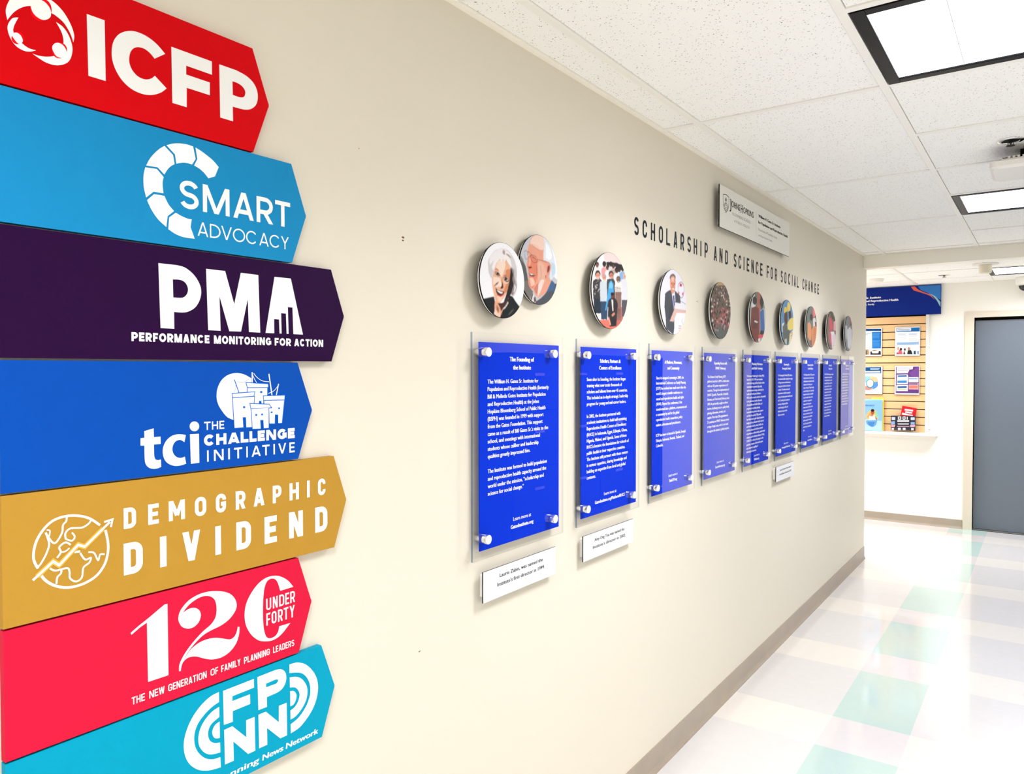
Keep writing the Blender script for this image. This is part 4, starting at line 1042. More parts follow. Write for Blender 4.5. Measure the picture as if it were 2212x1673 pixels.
  ['c9a878',((31160,19008,1),(32483,19134,1),(32486,18932,1),(31064,18803,1))],
  ['a0705f',((30846,18384,1),(30933,18380,1),(30925,18309,1),(30827,18322,1))],
  ['1c1817',((30813,17954,1),(30920,17947,1),(30911,17861,1),(30795,17878,1))],
  ['1c1817',((33063,18256,1),(33172,18249,1),(33162,18162,1),(33032,18179,1))],
  ['c9b0a6',((31993,18505,1),(32086,18498,1),(32066,18424,1),(31973,18438,1))],
  ['c9b0a6',((32816,17536,1),(32945,17524,1),(32936,17416,1),(32775,17437,1))],
  ['c9b0a6',((33079,18605,1),(33177,18602,1),(33167,18526,1),(33059,18540,1))],
  ['c9b0a6',((31094,17400,1),(31222,17389,1),(31204,17284,1),(31066,17306,1))],
  ['8a5a4c',((32909,18453,1),(33017,18447,1),(32996,18367,1),(32888,18381,1))],
  ['a0705f',((32175,18765,1),(32258,18761,1),(32249,18698,1),(32155,18705,1))],
  ['3a2c2a',((31047,17924,1),(31146,17913,1),(31137,17827,1),(31019,17844,1))],
  ['b09a90',((33135,18490,1),(33234,18482,1),(33224,18403,1),(33115,18417,1))],
  ['c9b0a6',((30610,17303,1),(30745,17292,1),(30727,17186,1),(30582,17210,1))],
  ['d8485a',((32960,17928,1),(33090,17921,1),(33070,17827,1),(32929,17844,1))],
  ['c9b0a6',((31687,18527,1),(31768,18523,1),(31759,18450,1),(31667,18464,1))],
  ['c9b0a6',((30997,18052,1),(31105,18045,1),(31086,17962,1),(30978,17976,1))],
  ['2a2220',((32715,18494,1),(32812,18486,1),(32802,18411,1),(32695,18425,1))],
  ['c9b0a6',((32226,18843,1),(32309,18843,1),(32300,18780,1),(32216,18787,1))],
  ['8a5a4c',((32301,17984,1),(32417,17977,1),(32408,17884,1),(32271,17901,1))],
  ['2a2220',((32364,18675,1),(32448,18671,1),(32439,18600,1),(32344,18611,1))],
  ['3a2c2a',((31104,18091,1),(31203,18084,1),(31194,18002,1),(31085,18019,1))],
  ['5a4a44',((31507,18365,1),(31598,18362,1),(31589,18285,1),(31478,18298,1))],
  ['8a5a4c',((32057,18328,1),(32151,18325,1),(32141,18243,1),(32028,18257,1))],
  ['e8dcd4',((30736,18615,1),(30814,18611,1),(30805,18546,1),(30718,18557,1))],
  ['e8dcd4',((32118,18413,1),(32212,18406,1),(32202,18332,1),(32088,18342,1))],
  ['c9b0a6',((33098,18778,1),(33185,18774,1),(33175,18706,1),(33077,18717,1))],
  ['2a2220',((30697,17981,1),(30793,17973,1),(30785,17888,1),(30669,17905,1))],
  ['8a5a4c',((33187,17339,1),(33329,17323,1),(33309,17209,1),(33145,17232,1))],
  ['120f0f',((31321,18812,1),(31391,18811,1),(31382,18749,1),(31302,18760,1))],
  ['e05a6a',((31661,17478,1),(31793,17467,1),(31775,17361,1),(31632,17383,1))],
  ['e05a6a',((30789,17595,1),(30905,17588,1),(30897,17492,1),(30761,17509,1))],
  ['120f0f',((31737,18539,1),(31829,18535,1),(31820,18462,1),(31718,18476,1))],
  ['120f0f',((32159,18464,1),(32252,18460,1),(32243,18387,1),(32139,18397,1))],
  ['1c1817',((30607,18199,1),(30703,18193,1),(30685,18117,1),(30589,18131,1))],
  ['8a5a4c',((31532,18047,1),(31643,18040,1),(31624,17956,1),(31513,17970,1))],
  ['3a2c2a',((32107,17097,1),(32253,17086,1),(32244,16964,1),(32067,16990,1))],
  ['e8dcd4',((31707,17108,1),(31850,17093,1),(31831,16976,1),(31668,17001,1))],
  ['120f0f',((30736,18594,1),(30814,18590,1),(30805,18525,1),(30718,18536,1))],
  ['e05a6a',((33221,17904,1),(33342,17893,1),(33332,17798,1),(33190,17815,1))],
  ['e8dcd4',((31865,18821,1),(31937,18817,1),(31928,18754,1),(31846,18765,1))],
  ['b09a90',((30674,18222,1),(30761,18215,1),(30752,18140,1),(30656,18154,1))],
  ['e8dcd4',((33288,18475,1),(33387,18472,1),(33378,18392,1),(33257,18402,1))],
  ['a0705f',((31214,17985,1),(31313,17978,1),(31304,17891,1),(31185,17905,1))],
  ['3a2c2a',((31155,17956,1),(31254,17949,1),(31245,17859,1),(31127,17876,1))],
  ['e8dcd4',((32972,18533,1),(33070,18529,1),(33060,18454,1),(32952,18464,1))],
  ['c9b0a6',((30669,17908,1),(30775,17902,1),(30757,17816,1),(30641,17833,1))],
  ['e8dcd4',((31963,18445,1),(32056,18438,1),(32047,18364,1),(31944,18378,1))],
  ['8a5a4c',((31262,18096,1),(31361,18089,1),(31353,18006,1),(31233,18022,1))],
  ['5a4a44',((33074,18911,1),(33161,18907,1),(33151,18843,1),(33064,18854,1))],
  ['1c1817',((32072,18701,1),(32166,18698,1),(32156,18632,1),(32053,18641,1))],
  ['e8dcd4',((30823,17926,1),(30930,17919,1),(30921,17834,1),(30795,17850,1))],
  ['120f0f',((32105,17222,1),(32251,17207,1),(32232,17092,1),(32076,17118,1))],
  ['8a5a4c',((32328,18320,1),(32422,18316,1),(32413,18234,1),(32297,18248,1))],
  ['c9b0a6',((31978,17423,1),(32113,17412,1),(32104,17306,1),(31949,17327,1))],
  ['3a2c2a',((31599,18261,1),(31701,18258,1),(31692,18177,1),(31580,18191,1))],
  ['e8dcd4',((33205,18877,1),(33293,18874,1),(33283,18809,1),(33185,18819,1))],
  ['120f0f',((32998,18915,1),(33074,18911,1),(33065,18846,1),(32978,18857,1))],
  ['1c1817',((31291,17472,1),(31420,17461,1),(31402,17359,1),(31262,17381,1))],
  ['3a2c2a',((32426,17344,1),(32564,17333,1),(32555,17222,1),(32386,17247,1))],
  ['a0705f',((32576,17910,1),(32703,17904,1),(32684,17806,1),(32546,17823,1))],
  ['120f0f',((30585,18394,1),(30672,18391,1),(30663,18320,1),(30567,18333,1))],
  ['2a2220',((32933,18969,1),(33008,18964,1),(32999,18904,1),(32912,18911,1))],
  ['a0705f',((32634,18236,1),(32752,18230,1),(32732,18143,1),(32614,18160,1))],
  ['e8dcd4',((32042,17313,1),(32187,17299,1),(32168,17188,1),(32012,17213,1))],
  ['b09a90',((32187,18631,1),(32271,18623,1),(32261,18556,1),(32168,18567,1))],
  ['d8485a',((31824,17491,1),(31957,17480,1),(31948,17374,1),(31795,17395,1))],
  ['5a4a44',((30783,18022,1),(30890,18016,1),(30881,17930,1),(30765,17947,1))],
  ['c9b0a6',((32052,18707,1),(32134,18703,1),(32125,18637,1),(32032,18647,1))],
  ['8a5a4c',((30942,17732,1),(31060,17725,1),(31042,17632,1),(30914,17649,1))],
  ['1c1817',((32935,18846,1),(33021,18843,1),(33012,18775,1),(32925,18786,1))],
  ['2a2220',((31478,18327,1),(31578,18324,1),(31569,18248,1),(31459,18257,1))],
  ['a0705f',((32000,18753,1),(32082,18750,1),(32073,18683,1),(31990,18694,1))],
  ['a0705f',((33220,18635,1),(33319,18632,1),(33309,18556,1),(33200,18566,1))],
  ['a0705f',((31850,18472,1),(31942,18465,1),(31933,18391,1),(31831,18405,1))],
  ['5a4a44',((30871,18637,1),(30949,18633,1),(30941,18569,1),(30853,18579,1))],
  ['a0705f',((31541,17428,1),(31672,17417,1),(31664,17312,1),(31512,17333,1))],
  ['3a2c2a',((32477,18187,1),(32582,18180,1),(32573,18095,1),(32446,18108,1))],
  ['e8dcd4',((32945,18869,1),(33032,18866,1),(33022,18802,1),(32925,18812,1))],
  ['3a2c2a',((33103,17817,1),(33234,17811,1),(33213,17708,1),(33072,17726,1))],
  ['120f0f',((32720,18190,1),(32827,18183,1),(32818,18097,1),(32700,18115,1))],
  ['120f0f',((31005,18159,1),(31103,18152,1),(31085,18072,1),(30977,18086,1))],
  ['c9b0a6',((32888,18381,1),(32996,18378,1),(32987,18295,1),(32868,18309,1))],
  ['120f0f',((33024,17992,1),(33144,17981,1),(33134,17887,1),(32993,17904,1))],
  ['b09a90',((31380,18842,1),(31450,18838,1),(31441,18780,1),(31361,18787,1))],
  ['5a4a44',((32679,18765,1),(32765,18761,1),(32755,18693,1),(32659,18704,1))],
  ['e8dcd4',((30784,17941,1),(30881,17934,1),(30873,17848,1),(30756,17865,1))],
  ['e8dcd4',((31341,18112,1),(31441,18105,1),(31432,18022,1),(31322,18039,1))],
  ['1c1817',((33270,17584,1),(33402,17572,1),(33393,17466,1),(33239,17488,1))],
  ['8a5a4c',((32202,17688,1),(32327,17681,1),(32318,17577,1),(32172,17598,1))],
  ['e05a6a',((33035,17985,1),(33165,17979,1),(33145,17884,1),(33015,17902,1))],
  ['3a2c2a',((32909,18423,1),(33017,18417,1),(33008,18338,1),(32889,18351,1))],
  ['120f0f',((31748,17776,1),(31860,17769,1),(31852,17674,1),(31719,17691,1))],
  ['8a5a4c',((32159,18464,1),(32252,18457,1),(32243,18383,1),(32129,18396,1))],
  ['120f0f',((30785,18562,1),(30873,18559,1),(30864,18491,1),(30767,18504,1))],
  ['c9b0a6',((32233,17693,1),(32358,17683,1),(32349,17583,1),(32203,17604,1))],
  ['e05a6a',((31564,17245,1),(31705,17231,1),(31687,17121,1),(31535,17143,1))],
  ['2a2220',((32382,17486,1),(32519,17475,1),(32510,17367,1),(32352,17388,1))],
  ['120f0f',((32289,18793,1),(32362,18789,1),(32353,18725,1),(32269,18733,1))],
  ['120f0f',((31549,18275,1),(31650,18268,1),(31631,18191,1),(31530,18205,1))],
  ['1c1817',((30645,18255,1),(30731,18251,1),(30723,18177,1),(30617,18186,1))],
  ['2a2220',((32596,17996,1),(32713,17986,1),(32704,17896,1),(32576,17914,1))],
  ['2a2220',((32753,17491,1),(32892,17480,1),(32883,17372,1),(32722,17393,1))],
  ['3a2c2a',((32115,18628,1),(32208,18625,1),(32199,18555,1),(32095,18568,1))],
  ['2a2220',((33289,17784,1),(33410,17776,1),(33401,17674,1),(33257,17692,1))],
  ['2a2220',((33215,17592,1),(33358,17585,1),(33338,17474,1),(33184,17496,1))],
  ['e8dcd4',((31828,18579,1),(31920,18576,1),(31911,18506,1),(31809,18519,1))],
  ['c9b0a6',((32822,17837,1),(32940,17826,1),(32931,17728,1),(32791,17746,1))],
  ['e05a6a',((32426,17377,1),(32563,17366,1),(32544,17254,1),(32386,17276,1))],
  ['e8dcd4',((31860,18466,1),(31953,18458,1),(31943,18385,1),(31841,18399,1))],
  ['8a5a4c',((31180,18282,1),(31269,18275,1),(31260,18199,1),(31151,18212,1))],
  ['3a2c2a',((31981,17929,1),(32095,17922,1),(32086,17831,1),(31951,17847,1))],
  ['a0705f',((31644,17253,1),(31776,17242,1),(31768,17129,1),(31605,17154,1))],
  ['3a2c2a',((31405,17115,1),(31556,17101,1),(31537,16988,1),(31377,17010,1))],
  ['120f0f',((30619,18060,1),(30715,18053,1),(30706,17971,1),(30591,17984,1))],
  ['d8485a',((31796,17264,1),(31940,17254,1),(31921,17140,1),(31767,17162,1))],
  ['a0705f',((31536,17759,1),(31657,17752,1),(31639,17657,1),(31507,17675,1))],
  ['2a2220',((30992,17710,1),(31109,17704,1),(31091,17606,1),(30963,17627,1))],
  ['8a5a4c',((33195,18157,1),(33316,18150,1),(33295,18063,1),(33175,18077,1))],
  ['2a2220',((31396,17772,1),(31516,17762,1),(31497,17667,1),(31367,17687,1))],
  ['3a2c2a',((31864,17526,1),(31987,17515,1),(31978,17412,1),(31825,17429,1))],
  ['120f0f',((32681,17317,1),(32820,17305,1),(32811,17189,1),(32640,17215,1))],
  ['120f0f',((30775,17167,1),(30911,17152,1),(30893,17041,1),(30738,17066,1))],
  ['e05a6a',((31019,17136,1),(31157,17121,1),(31139,17010,1),(30981,17031,1))],
  ['d8485a',((32026,17670,1),(32161,17663,1),(32141,17560,1),(31997,17581,1))],
  ['120f0f',((31953,18426,1),(32056,18423,1),(32037,18345,1),(31934,18359,1))],
  ['8a5a4c',((31122,17491,1),(31251,17480,1),(31232,17379,1),(31094,17400,1))],
  ['c9b0a6',((31273,18697,1),(31353,18693,1),(31344,18628,1),(31254,18638,1))],
  ['120f0f',((32262,17816,1),(32377,17805,1),(32368,17709,1),(32232,17726,1))],
  ['120f0f',((32328,17596,1),(32465,17586,1),(32445,17482,1),(32298,17503,1))],
  ['d8485a',((32511,17334,1),(32659,17323,1),(32640,17211,1),(32481,17233,1))],
  ['b09a90',((30589,18138,1),(30685,18135,1),(30676,18057,1),(30571,18070,1))],
  ['e8dcd4',((31655,18597,1),(31736,18589,1),(31727,18523,1),(31636,18534,1))],
  ['2a2220',((31866,17362,1),(32000,17351,1),(31981,17241,1),(31827,17266,1))],
  ['c9b0a6',((31005,18152,1),(31103,18145,1),(31085,18065,1),(30977,18079,1))],
  ['c9b0a6',((32001,17971,1),(32115,17964,1),(32095,17871,1),(31971,17889,1))],
  ['a0705f',((31452,17312,1),(31583,17301,1),(31565,17191,1),(31414,17213,1))],
  ['c9b0a6',((33227,18905,1),(33314,18902,1),(33305,18834,1),(33206,18844,1))],
  ['120f0f',((30649,17242,1),(30774,17230,1),(30757,17123,1),(30612,17145,1))],
  ['5a4a44',((30871,18655,1),(30949,18651,1),(30940,18586,1),(30853,18596,1))],
  ['d8485a',((31193,17366,1),(31322,17355,1),(31304,17247,1),(31165,17272,1))],
  ['b09a90',((33030,18985,1),(33106,18981,1),(33096,18920,1),(33009,18931,1))],
  ['a0705f',((32788,18637,1),(32884,18634,1),(32875,18562,1),(32768,18572,1))],
  ['b09a90',((31024,18221,1),(31122,18217,1),(31113,18138,1),(31005,18152,1))],
  ['e05a6a',((30864,17766,1),(30971,17759,1),(30963,17666,1),(30836,17683,1))],
  ['a0705f',((31524,17240,1),(31665,17229,1),(31646,17116,1),(31495,17141,1))],
  ['e8dcd4',((30681,17730,1),(30797,17723,1),(30779,17630,1),(30653,17647,1))],
  ['5a4a44',((32886,18515,1),(32983,18508,1),(32974,18432,1),(32866,18446,1))],
  ['8a5a4c',((32996,18426,1),(33093,18419,1),(33084,18340,1),(32964,18353,1))],
  ['e8dcd4',((30811,17374,1),(30938,17363,1),(30920,17259,1),(30774,17280,1))],
  ['1c1817',((32981,17332,1),(33122,17320,1),(33102,17203,1),(32939,17229,1))],
  ['8a5a4c',((31973,17805,1),(32096,17798,1),(32077,17702,1),(31943,17720,1))],
  ['1c1817',((31048,17170,1),(31186,17159,1),(31178,17047,1),(31020,17072,1))],
  ['5a4a44',((32021,18001,1),(32135,17995,1),(32126,17906,1),(31991,17923,1))],
  ['2a2220',((30693,17536,1),(30809,17526,1),(30801,17430,1),(30665,17447,1))],
  ['120f0f',((32172,18308,1),(32276,18305,1),(32256,18223,1),(32152,18237,1))],
  ['d8485a',((30886,17573,1),(31013,17566,1),(30995,17465,1),(30858,17486,1))],
  ['e8dcd4',((30773,17315,1),(30909,17305,1),(30891,17197,1),(30746,17222,1))],
  ['1c1817',((32231,17789,1),(32357,17778,1),(32348,17682,1),(32202,17699,1))],
  ['1c1817',((33230,17348,1),(33384,17337,1),(33364,17220,1),(33199,17246,1))],
  ['8a5a4c',((30959,17964,1),(31066,17957,1),(31048,17874,1),(30930,17887,1))],
  ['8a5a4c',((32546,18499,1),(32641,18495,1),(32632,18417,1),(32526,18431,1))],
  ['a0705f',((31371,17390,1),(31502,17379,1),(31483,17270,1),(31333,17291,1))],
  ['120f0f',((31637,17733,1),(31759,17726,1),(31740,17631,1),(31608,17648,1))],
  ['b09a90',((33227,18245,1),(33336,18242,1),(33327,18155,1),(33195,18168,1))],
  ['c9b0a6',((31373,17304,1),(31503,17293,1),(31484,17184,1),(31334,17205,1))],
  ['a0705f',((32466,17498,1),(32604,17487,1),(32584,17378,1),(32436,17400,1))],
  ['3a2c2a',((31131,18257,1),(31230,18251,1),(31221,18175,1),(31112,18188,1))],
  ['c9b0a6',((33110,17350,1),(33263,17339,1),(33243,17221,1),(33079,17247,1))],
  ['a0705f',((33029,18384,1),(33137,18377,1),(33128,18298,1),(33008,18312,1))],
  ['c9b0a6',((32223,18341,1),(32317,18334,1),(32308,18256,1),(32193,18269,1))],
  ['a0705f',((30798,18306,1),(30896,18299,1),(30887,18224,1),(30780,18237,1))],
  ['120f0f',((31327,18376,1),(31417,18369,1),(31408,18296,1),(31299,18309,1))],
  ['120f0f',((31396,17754,1),(31516,17747,1),(31508,17653,1),(31367,17670,1))],
  ['c9b0a6',((32451,17806,1),(32578,17799,1),(32558,17702,1),(32421,17720,1))],
  ['3a2c2a',((32985,17750,1),(33126,17744,1),(33106,17642,1),(32954,17659,1))],
  ['1c1817',((32308,17533,1),(32434,17525,1),(32425,17418,1),(32268,17439,1))],
  ['120f0f',((33272,18170,1),(33381,18163,1),(33372,18072,1),(33240,18089,1))],
  ['2a2220',((31938,18733,1),(32020,18730,1),(32011,18663,1),(31919,18674,1))],
  ['c9b0a6',((33207,18803,1),(33294,18799,1),(33284,18730,1),(33186,18741,1))],
  ['120f0f',((32134,17333,1),(32270,17322,1),(32251,17210,1),(32095,17232,1))],
  ['120f0f',((30794,17196,1),(30921,17185,1),(30912,17074,1),(30757,17099,1))],
  ['120f0f',((32585,17301,1),(32734,17290,1),(32715,17174,1),(32555,17199,1))],
  ['e05a6a',((31268,17631,1),(31388,17624,1),(31379,17527,1),(31240,17544,1))],
  ['5a4a44',((31429,18273,1),(31529,18270,1),(31520,18190,1),(31410,18203,1))],
  ['120f0f',((33273,17441,1),(33416,17430,1),(33395,17315,1),(33241,17338,1))],
  ['1c1817',((31127,18524,1),(31216,18517,1),(31207,18449,1),(31109,18462,1))],
  ['1c1817',((32418,17197,1),(32566,17185,1),(32547,17066,1),(32378,17092,1))],
  ['3a2c2a',((31268,17638,1),(31388,17628,1),(31369,17530,1),(31240,17551,1))],
  ['120f0f',((31086,18638,1),(31165,18634,1),(31156,18573,1),(31068,18579,1))],
  ['3a2c2a',((32173,18206,1),(32277,18202,1),(32268,18117,1),(32143,18130,1))],
  ['a0705f',((31524,17892,1),(31645,17885,1),(31626,17794,1),(31505,17811,1))],
  ['1c1817',((32626,17414,1),(32765,17403,1),(32745,17294,1),(32585,17316,1))],
  ['c9b0a6',((31505,18538,1),(31595,18534,1),(31586,18465,1),(31486,18475,1))],
  ['e8dcd4',((32096,18481,1),(32179,18477,1),(32170,18403,1),(32066,18417,1))],
  ['a0705f',((32397,17218,1),(32545,17206,1),(32525,17087,1),(32367,17113,1))],
  ['e8dcd4',((32465,18282,1),(32570,18275,1),(32561,18193,1),(32445,18207,1))],
  ['b09a90',((31485,18518,1),(31566,18514,1),(31556,18445,1),(31466,18455,1))],
  ['e8dcd4',((30652,18410,1),(30729,18406,1),(30721,18335,1),(30624,18348,1))],
  ['8a5a4c',((32410,18400,1),(32516,18397,1),(32506,18319,1),(32390,18328,1))],
  ['1c1817',((31900,17193,1),(32044,17182,1),(32035,17069,1),(31870,17090,1))],
  ['a0705f',((32746,17212,1),(32897,17201,1),(32877,17081,1),(32705,17107,1))],
  ['5a4a44',((33274,18718,1),(33372,18711,1),(33363,18643,1),(33253,18653,1))],
  ['3a2c2a',((31512,18031,1),(31613,18024,1),(31604,17937,1),(31483,17954,1))],
  ['a0705f',((31761,17625,1),(31883,17614,1),(31874,17512,1),(31732,17533,1))],
  ['5a4a44',((31436,18478,1),(31526,18471,1),(31517,18402,1),(31417,18412,1))],
  ['3a2c2a',((33003,17957,1),(33122,17950,1),(33102,17855,1),(32972,17873,1))],
  ['1c1817',((32364,18646,1),(32459,18643,1),(32450,18572,1),(32345,18582,1))],
  ['5a4a44',((32198,18595,1),(32292,18592,1),(32283,18522,1),(32179,18531,1))],
  ['1c1817',((30636,18198,1),(30723,18194,1),(30714,18116,1),(30608,18129,1))],
  ['5a4a44',((31182,18151,1),(31281,18144,1),(31272,18064,1),(31153,18077,1))],
  ['120f0f',((30689,18544,1),(30766,18540,1),(30757,18475,1),(30670,18486,1))],
  ['8a5a4c',((31187,17755,1),(31306,17748,1),(31288,17654,1),(31159,17671,1))],
  ['8a5a4c',((31554,17894,1),(31666,17887,1),(31657,17796,1),(31525,17812,1))],
  ['e05a6a',((32842,17258,1),(32993,17247,1),(32973,17130,1),(32811,17156,1))],
  ['8a5a4c',((31265,17166,1),(31405,17155,1),(31386,17043,1),(31227,17068,1))],
  ['120f0f',((30680,17088,1),(30815,17077,1),(30797,16963,1),(30643,16988,1))],
  ['e8dcd4',((32900,18311,1),(33008,18304,1),(32999,18221,1),(32880,18235,1))],
  ['2a2220',((32808,18063,1),(32926,18056,1),(32917,17966,1),(32777,17983,1))],
  ['120f0f',((32166,17309,1),(32312,17298,1),(32293,17183,1),(32136,17209,1))],
  ['5a4a44',((32469,18688,1),(32553,18684,1),(32544,18613,1),(32449,18623,1))],
  ['8a5a4c',((32010,17381,1),(32144,17374,1),(32136,17263,1),(31980,17285,1))],
  ['1c1817',((30803,17253,1),(30930,17242,1),(30921,17135,1),(30766,17156,1))],
  ['d8485a',((32194,17490,1),(32330,17479,1),(32311,17371,1),(32154,17392,1))],
  ['c9b0a6',((32229,18605,1),(32323,18602,1),(32314,18531,1),(32210,18545,1))],
  ['e8dcd4',((32914,18107,1),(33033,18101,1),(33013,18010,1),(32883,18027,1))],
  ['d8485a',((32620,17776,1),(32748,17769,1),(32728,17668,1),(32590,17689,1))],
  ['120f0f',((33191,17722,1),(33323,17711,1),(33303,17608,1),(33160,17630,1))],
  ['1c1817',((31669,18360,1),(31760,18353,1),(31751,18276,1),(31650,18290,1))],
  ['8a5a4c',((32172,18290,1),(32276,18286,1),(32267,18205,1),(32152,18219,1))],
  ['2a2220',((31704,18749,1),(31785,18749,1),(31776,18683,1),(31684,18693,1))],
  ['1c1817',((32710,17489,1),(32849,17478,1),(32829,17369,1),(32669,17390,1))],
  ['e8dcd4',((32855,18460,1),(32952,18453,1),(32942,18374,1),(32824,18387,1))],
  ['2a2220',((31114,17369,1),(31243,17358,1),(31224,17253,1),(31086,17275,1))],
  ['1c1817',((30623,17025,1),(30768,17014,1),(30750,16897,1),(30596,16922,1))],
  ['d8485a',((31962,17167,1),(32106,17152,1),(32098,17039,1),(31932,17060,1))],
  ['8a5a4c',((30821,18050,1),(30919,18046,1),(30910,17964,1),(30793,17977,1))],
  ['d8485a',((32264,17710,1),(32390,17699,1),(32370,17599,1),(32234,17620,1))],
  ['1c1817',((30750,17572,1),(30867,17564,1),(30858,17465,1),(30723,17485,1))],
  ['120f0f',((31713,18764,1),(31795,18761,1),(31786,18698,1),(31694,18709,1))],
  ['d8485a',((33208,17347,1),(33362,17336,1),(33342,17219,1),(33177,17241,1))],
  ['c9b0a6',((31459,18275,1),(31559,18272,1),(31550,18192,1),(31440,18206,1))],
  ['5a4a44',((32125,18677,1),(32208,18673,1),(32198,18606,1),(32105,18617,1))],
  ['1c1817',((30768,17665,1),(30885,17654,1),(30867,17561,1),(30741,17578,1))],
  ['b09a90',((32628,18675,1),(32713,18671,1),(32703,18600,1),(32607,18611,1))],
  ['e05a6a',((32663,17779,1),(32791,17768,1),(32771,17670,1),(32632,17688,1))],
  ['b09a90',((32612,18301,1),(32708,18293,1),(32699,18211,1),(32582,18225,1))],
  ['5a4a44',((31782,18231,1),(31874,18227,1),(31865,18143,1),(31753,18160,1))],
  ['5a4a44',((33239,18171,1),(33359,18165,1),(33350,18078,1),(33218,18091,1))],
  ['e05a6a',((32115,17924,1),(32229,17917,1),(32220,17825,1),(32096,17842,1))],
  ['e05a6a',((31276,17113,1),(31415,17101,1),(31397,16986,1),(31238,17011,1))],
  ['3a2c2a',((32526,17697,1),(32654,17686,1),(32634,17585,1),(32496,17603,1))],
  ['120f0f',((31009,17143,1),(31147,17128,1),(31139,17017,1),(30981,17042,1))],
  ['8a5a4c',((31359,18282,1),(31458,18279,1),(31440,18198,1),(31340,18212,1))],
  ['e05a6a',((31996,17624,1),(32120,17614,1),(32111,17511,1),(31966,17532,1))],
  ['120f0f',((31538,18339,1),(31629,18335,1),(31620,18259,1),(31519,18273,1))],
  ['8a5a4c',((32899,18404,1),(33007,18397,1),(32997,18318,1),(32879,18332,1))],
  ['3a2c2a',((31090,17692,1),(31208,17681,1),(31190,17587,1),(31062,17605,1))],
  ['1c1817',((33271,18846,1),(33359,18842,1),(33349,18773,1),(33251,18784,1))],
  ['1c1817',((30708,17872,1),(30814,17865,1),(30796,17776,1),(30680,17793,1))],
  ['120f0f',((32416,17333,1),(32553,17321,1),(32534,17210,1),(32376,17231,1))],
  ['a0705f',((31217,18439,1),(31297,18434,1),(31288,18362,1),(31189,18372,1))],
  ['a0705f',((32256,18223,1),(32361,18219,1),(32351,18134,1),(32236,18148,1))],
  ['1c1817',((30808,18285,1),(30896,18282,1),(30887,18207,1),(30790,18220,1))],
  ['1c1817',((30717,18620,1),(30794,18616,1),(30785,18555,1),(30698,18566,1))],
  ['1c1817',((31005,18120,1),(31104,18116,1),(31095,18034,1),(30977,18047,1))],
  ['8a5a4c',((33231,17976,1),(33352,17965,1),(33342,17870,1),(33200,17887,1))],
  ['120f0f',((32948,18046,1),(33067,18040,1),(33057,17949,1),(32927,17967,1))],
  ['a0705f',((31520,18862,1),(31591,18862,1),(31582,18800,1),(31501,18810,1))],
  ['e05a6a',((31869,17857,1),(31993,17850,1),(31973,17754,1),(31840,17771,1))],
  ['a0705f',((32530,18158,1),(32636,18151,1),(32627,18065,1),(32510,18079,1))],
  ['b09a90',((31746,18601,1),(31838,18598,1),(31829,18528,1),(31727,18538,1))],
  ['c9b0a6',((30652,18414,1),(30729,18410,1),(30721,18339,1),(30634,18353,1))],
  ['3a2c2a',((30901,18629,1),(30979,18625,1),(30970,18560,1),(30882,18571,1))],
  ['a0705f',((32613,17602,1),(32751,17591,1),(32731,17486,1),(32582,17508,1))],
  ['a0705f',((32358,18359,1),(32453,18351,1),(32444,18273,1),(32339,18287,1))],
  ['8a5a4c',((32533,17302,1),(32681,17291,1),(32662,17175,1),(32502,17201,1))],
  ['2a2220',((33252,17368,1),(33406,17357,1),(33386,17239,1),(33221,17265,1))],
  ['8a5a4c',((31731,17598,1),(31853,17587,1),(31844,17488,1),(31701,17506,1))],
  ['e05a6a',((32114,17313,1),(32260,17303,1),(32240,17192,1),(32085,17213,1))],
  ['2a2220',((31696,18586,1),(31777,18582,1),(31768,18512,1),(31676,18523,1))],
  ['e8dcd4',((30674,18198,1),(30771,18191,1),(30753,18115,1),(30656,18129,1))],
  ['e8dcd4',((32662,17831,1),(32790,17824,1),(32770,17726,1),(32632,17744,1))],
  ['a0705f',((31513,17286,1),(31654,17275,1),(31636,17166,1),(31484,17187,1))],
  ['2a2220',((31978,18108,1),(32092,18101,1),(32073,18012,1),(31959,18030,1))],
  ['a0705f',((33131,18085,1),(33251,18078,1),(33242,17988,1),(33100,18004,1))],
  ['c9b0a6',((31823,17509,1),(31957,17498,1),(31938,17392,1),(31794,17413,1))],
  ['120f0f',((31445,18504,1),(31526,18500,1),(31517,18427,1),(31426,18441,1))],
  ['5a4a44',((32483,18464,1),(32589,18461,1),(32569,18382,1),(32463,18396,1))],
  ['3a2c2a',((33242,17304,1),(33396,17289,1),(33376,17171,1),(33200,17197,1))],
  ['3a2c2a',((32709,17541,1),(32848,17530,1),(32829,17421,1),(32679,17443,1))],
  ['8a5a4c',((32576,17245,1),(32725,17234,1),(32705,17118,1),(32546,17140,1))],
  ['1c1817',((32790,17828,1),(32908,17816,1),(32899,17719,1),(32759,17737,1))],
  ['c9b0a6',((32370,17577,1),(32497,17569,1),(32488,17462,1),(32340,17483,1))],
  ['d8485a',((32429,17856,1),(32556,17850,1),(32547,17753,1),(32409,17774,1))],
  ['5a4a44',((30623,18471,1),(30709,18468,1),(30701,18400,1),(30604,18414,1))],
  ['e8dcd4',((30693,18252,1),(30790,18249,1),(30781,18170,1),(30675,18183,1))],
  ['8a5a4c',((30995,17448,1),(31113,17437,1),(31105,17333,1),(30957,17353,1))],
  ['c9b0a6',((32113,17387,1),(32248,17375,1),(32229,17268,1),(32073,17289,1))],
  ['1c1817',((32372,17481,1),(32498,17473,1),(32489,17362,1),(32331,17387,1))],
  ['e8dcd4',((32509,18142,1),(32615,18135,1),(32606,18049,1),(32479,18062,1))],
  ['2a2220',((32714,18557,1),(32811,18553,1),(32801,18478,1),(32694,18488,1))],
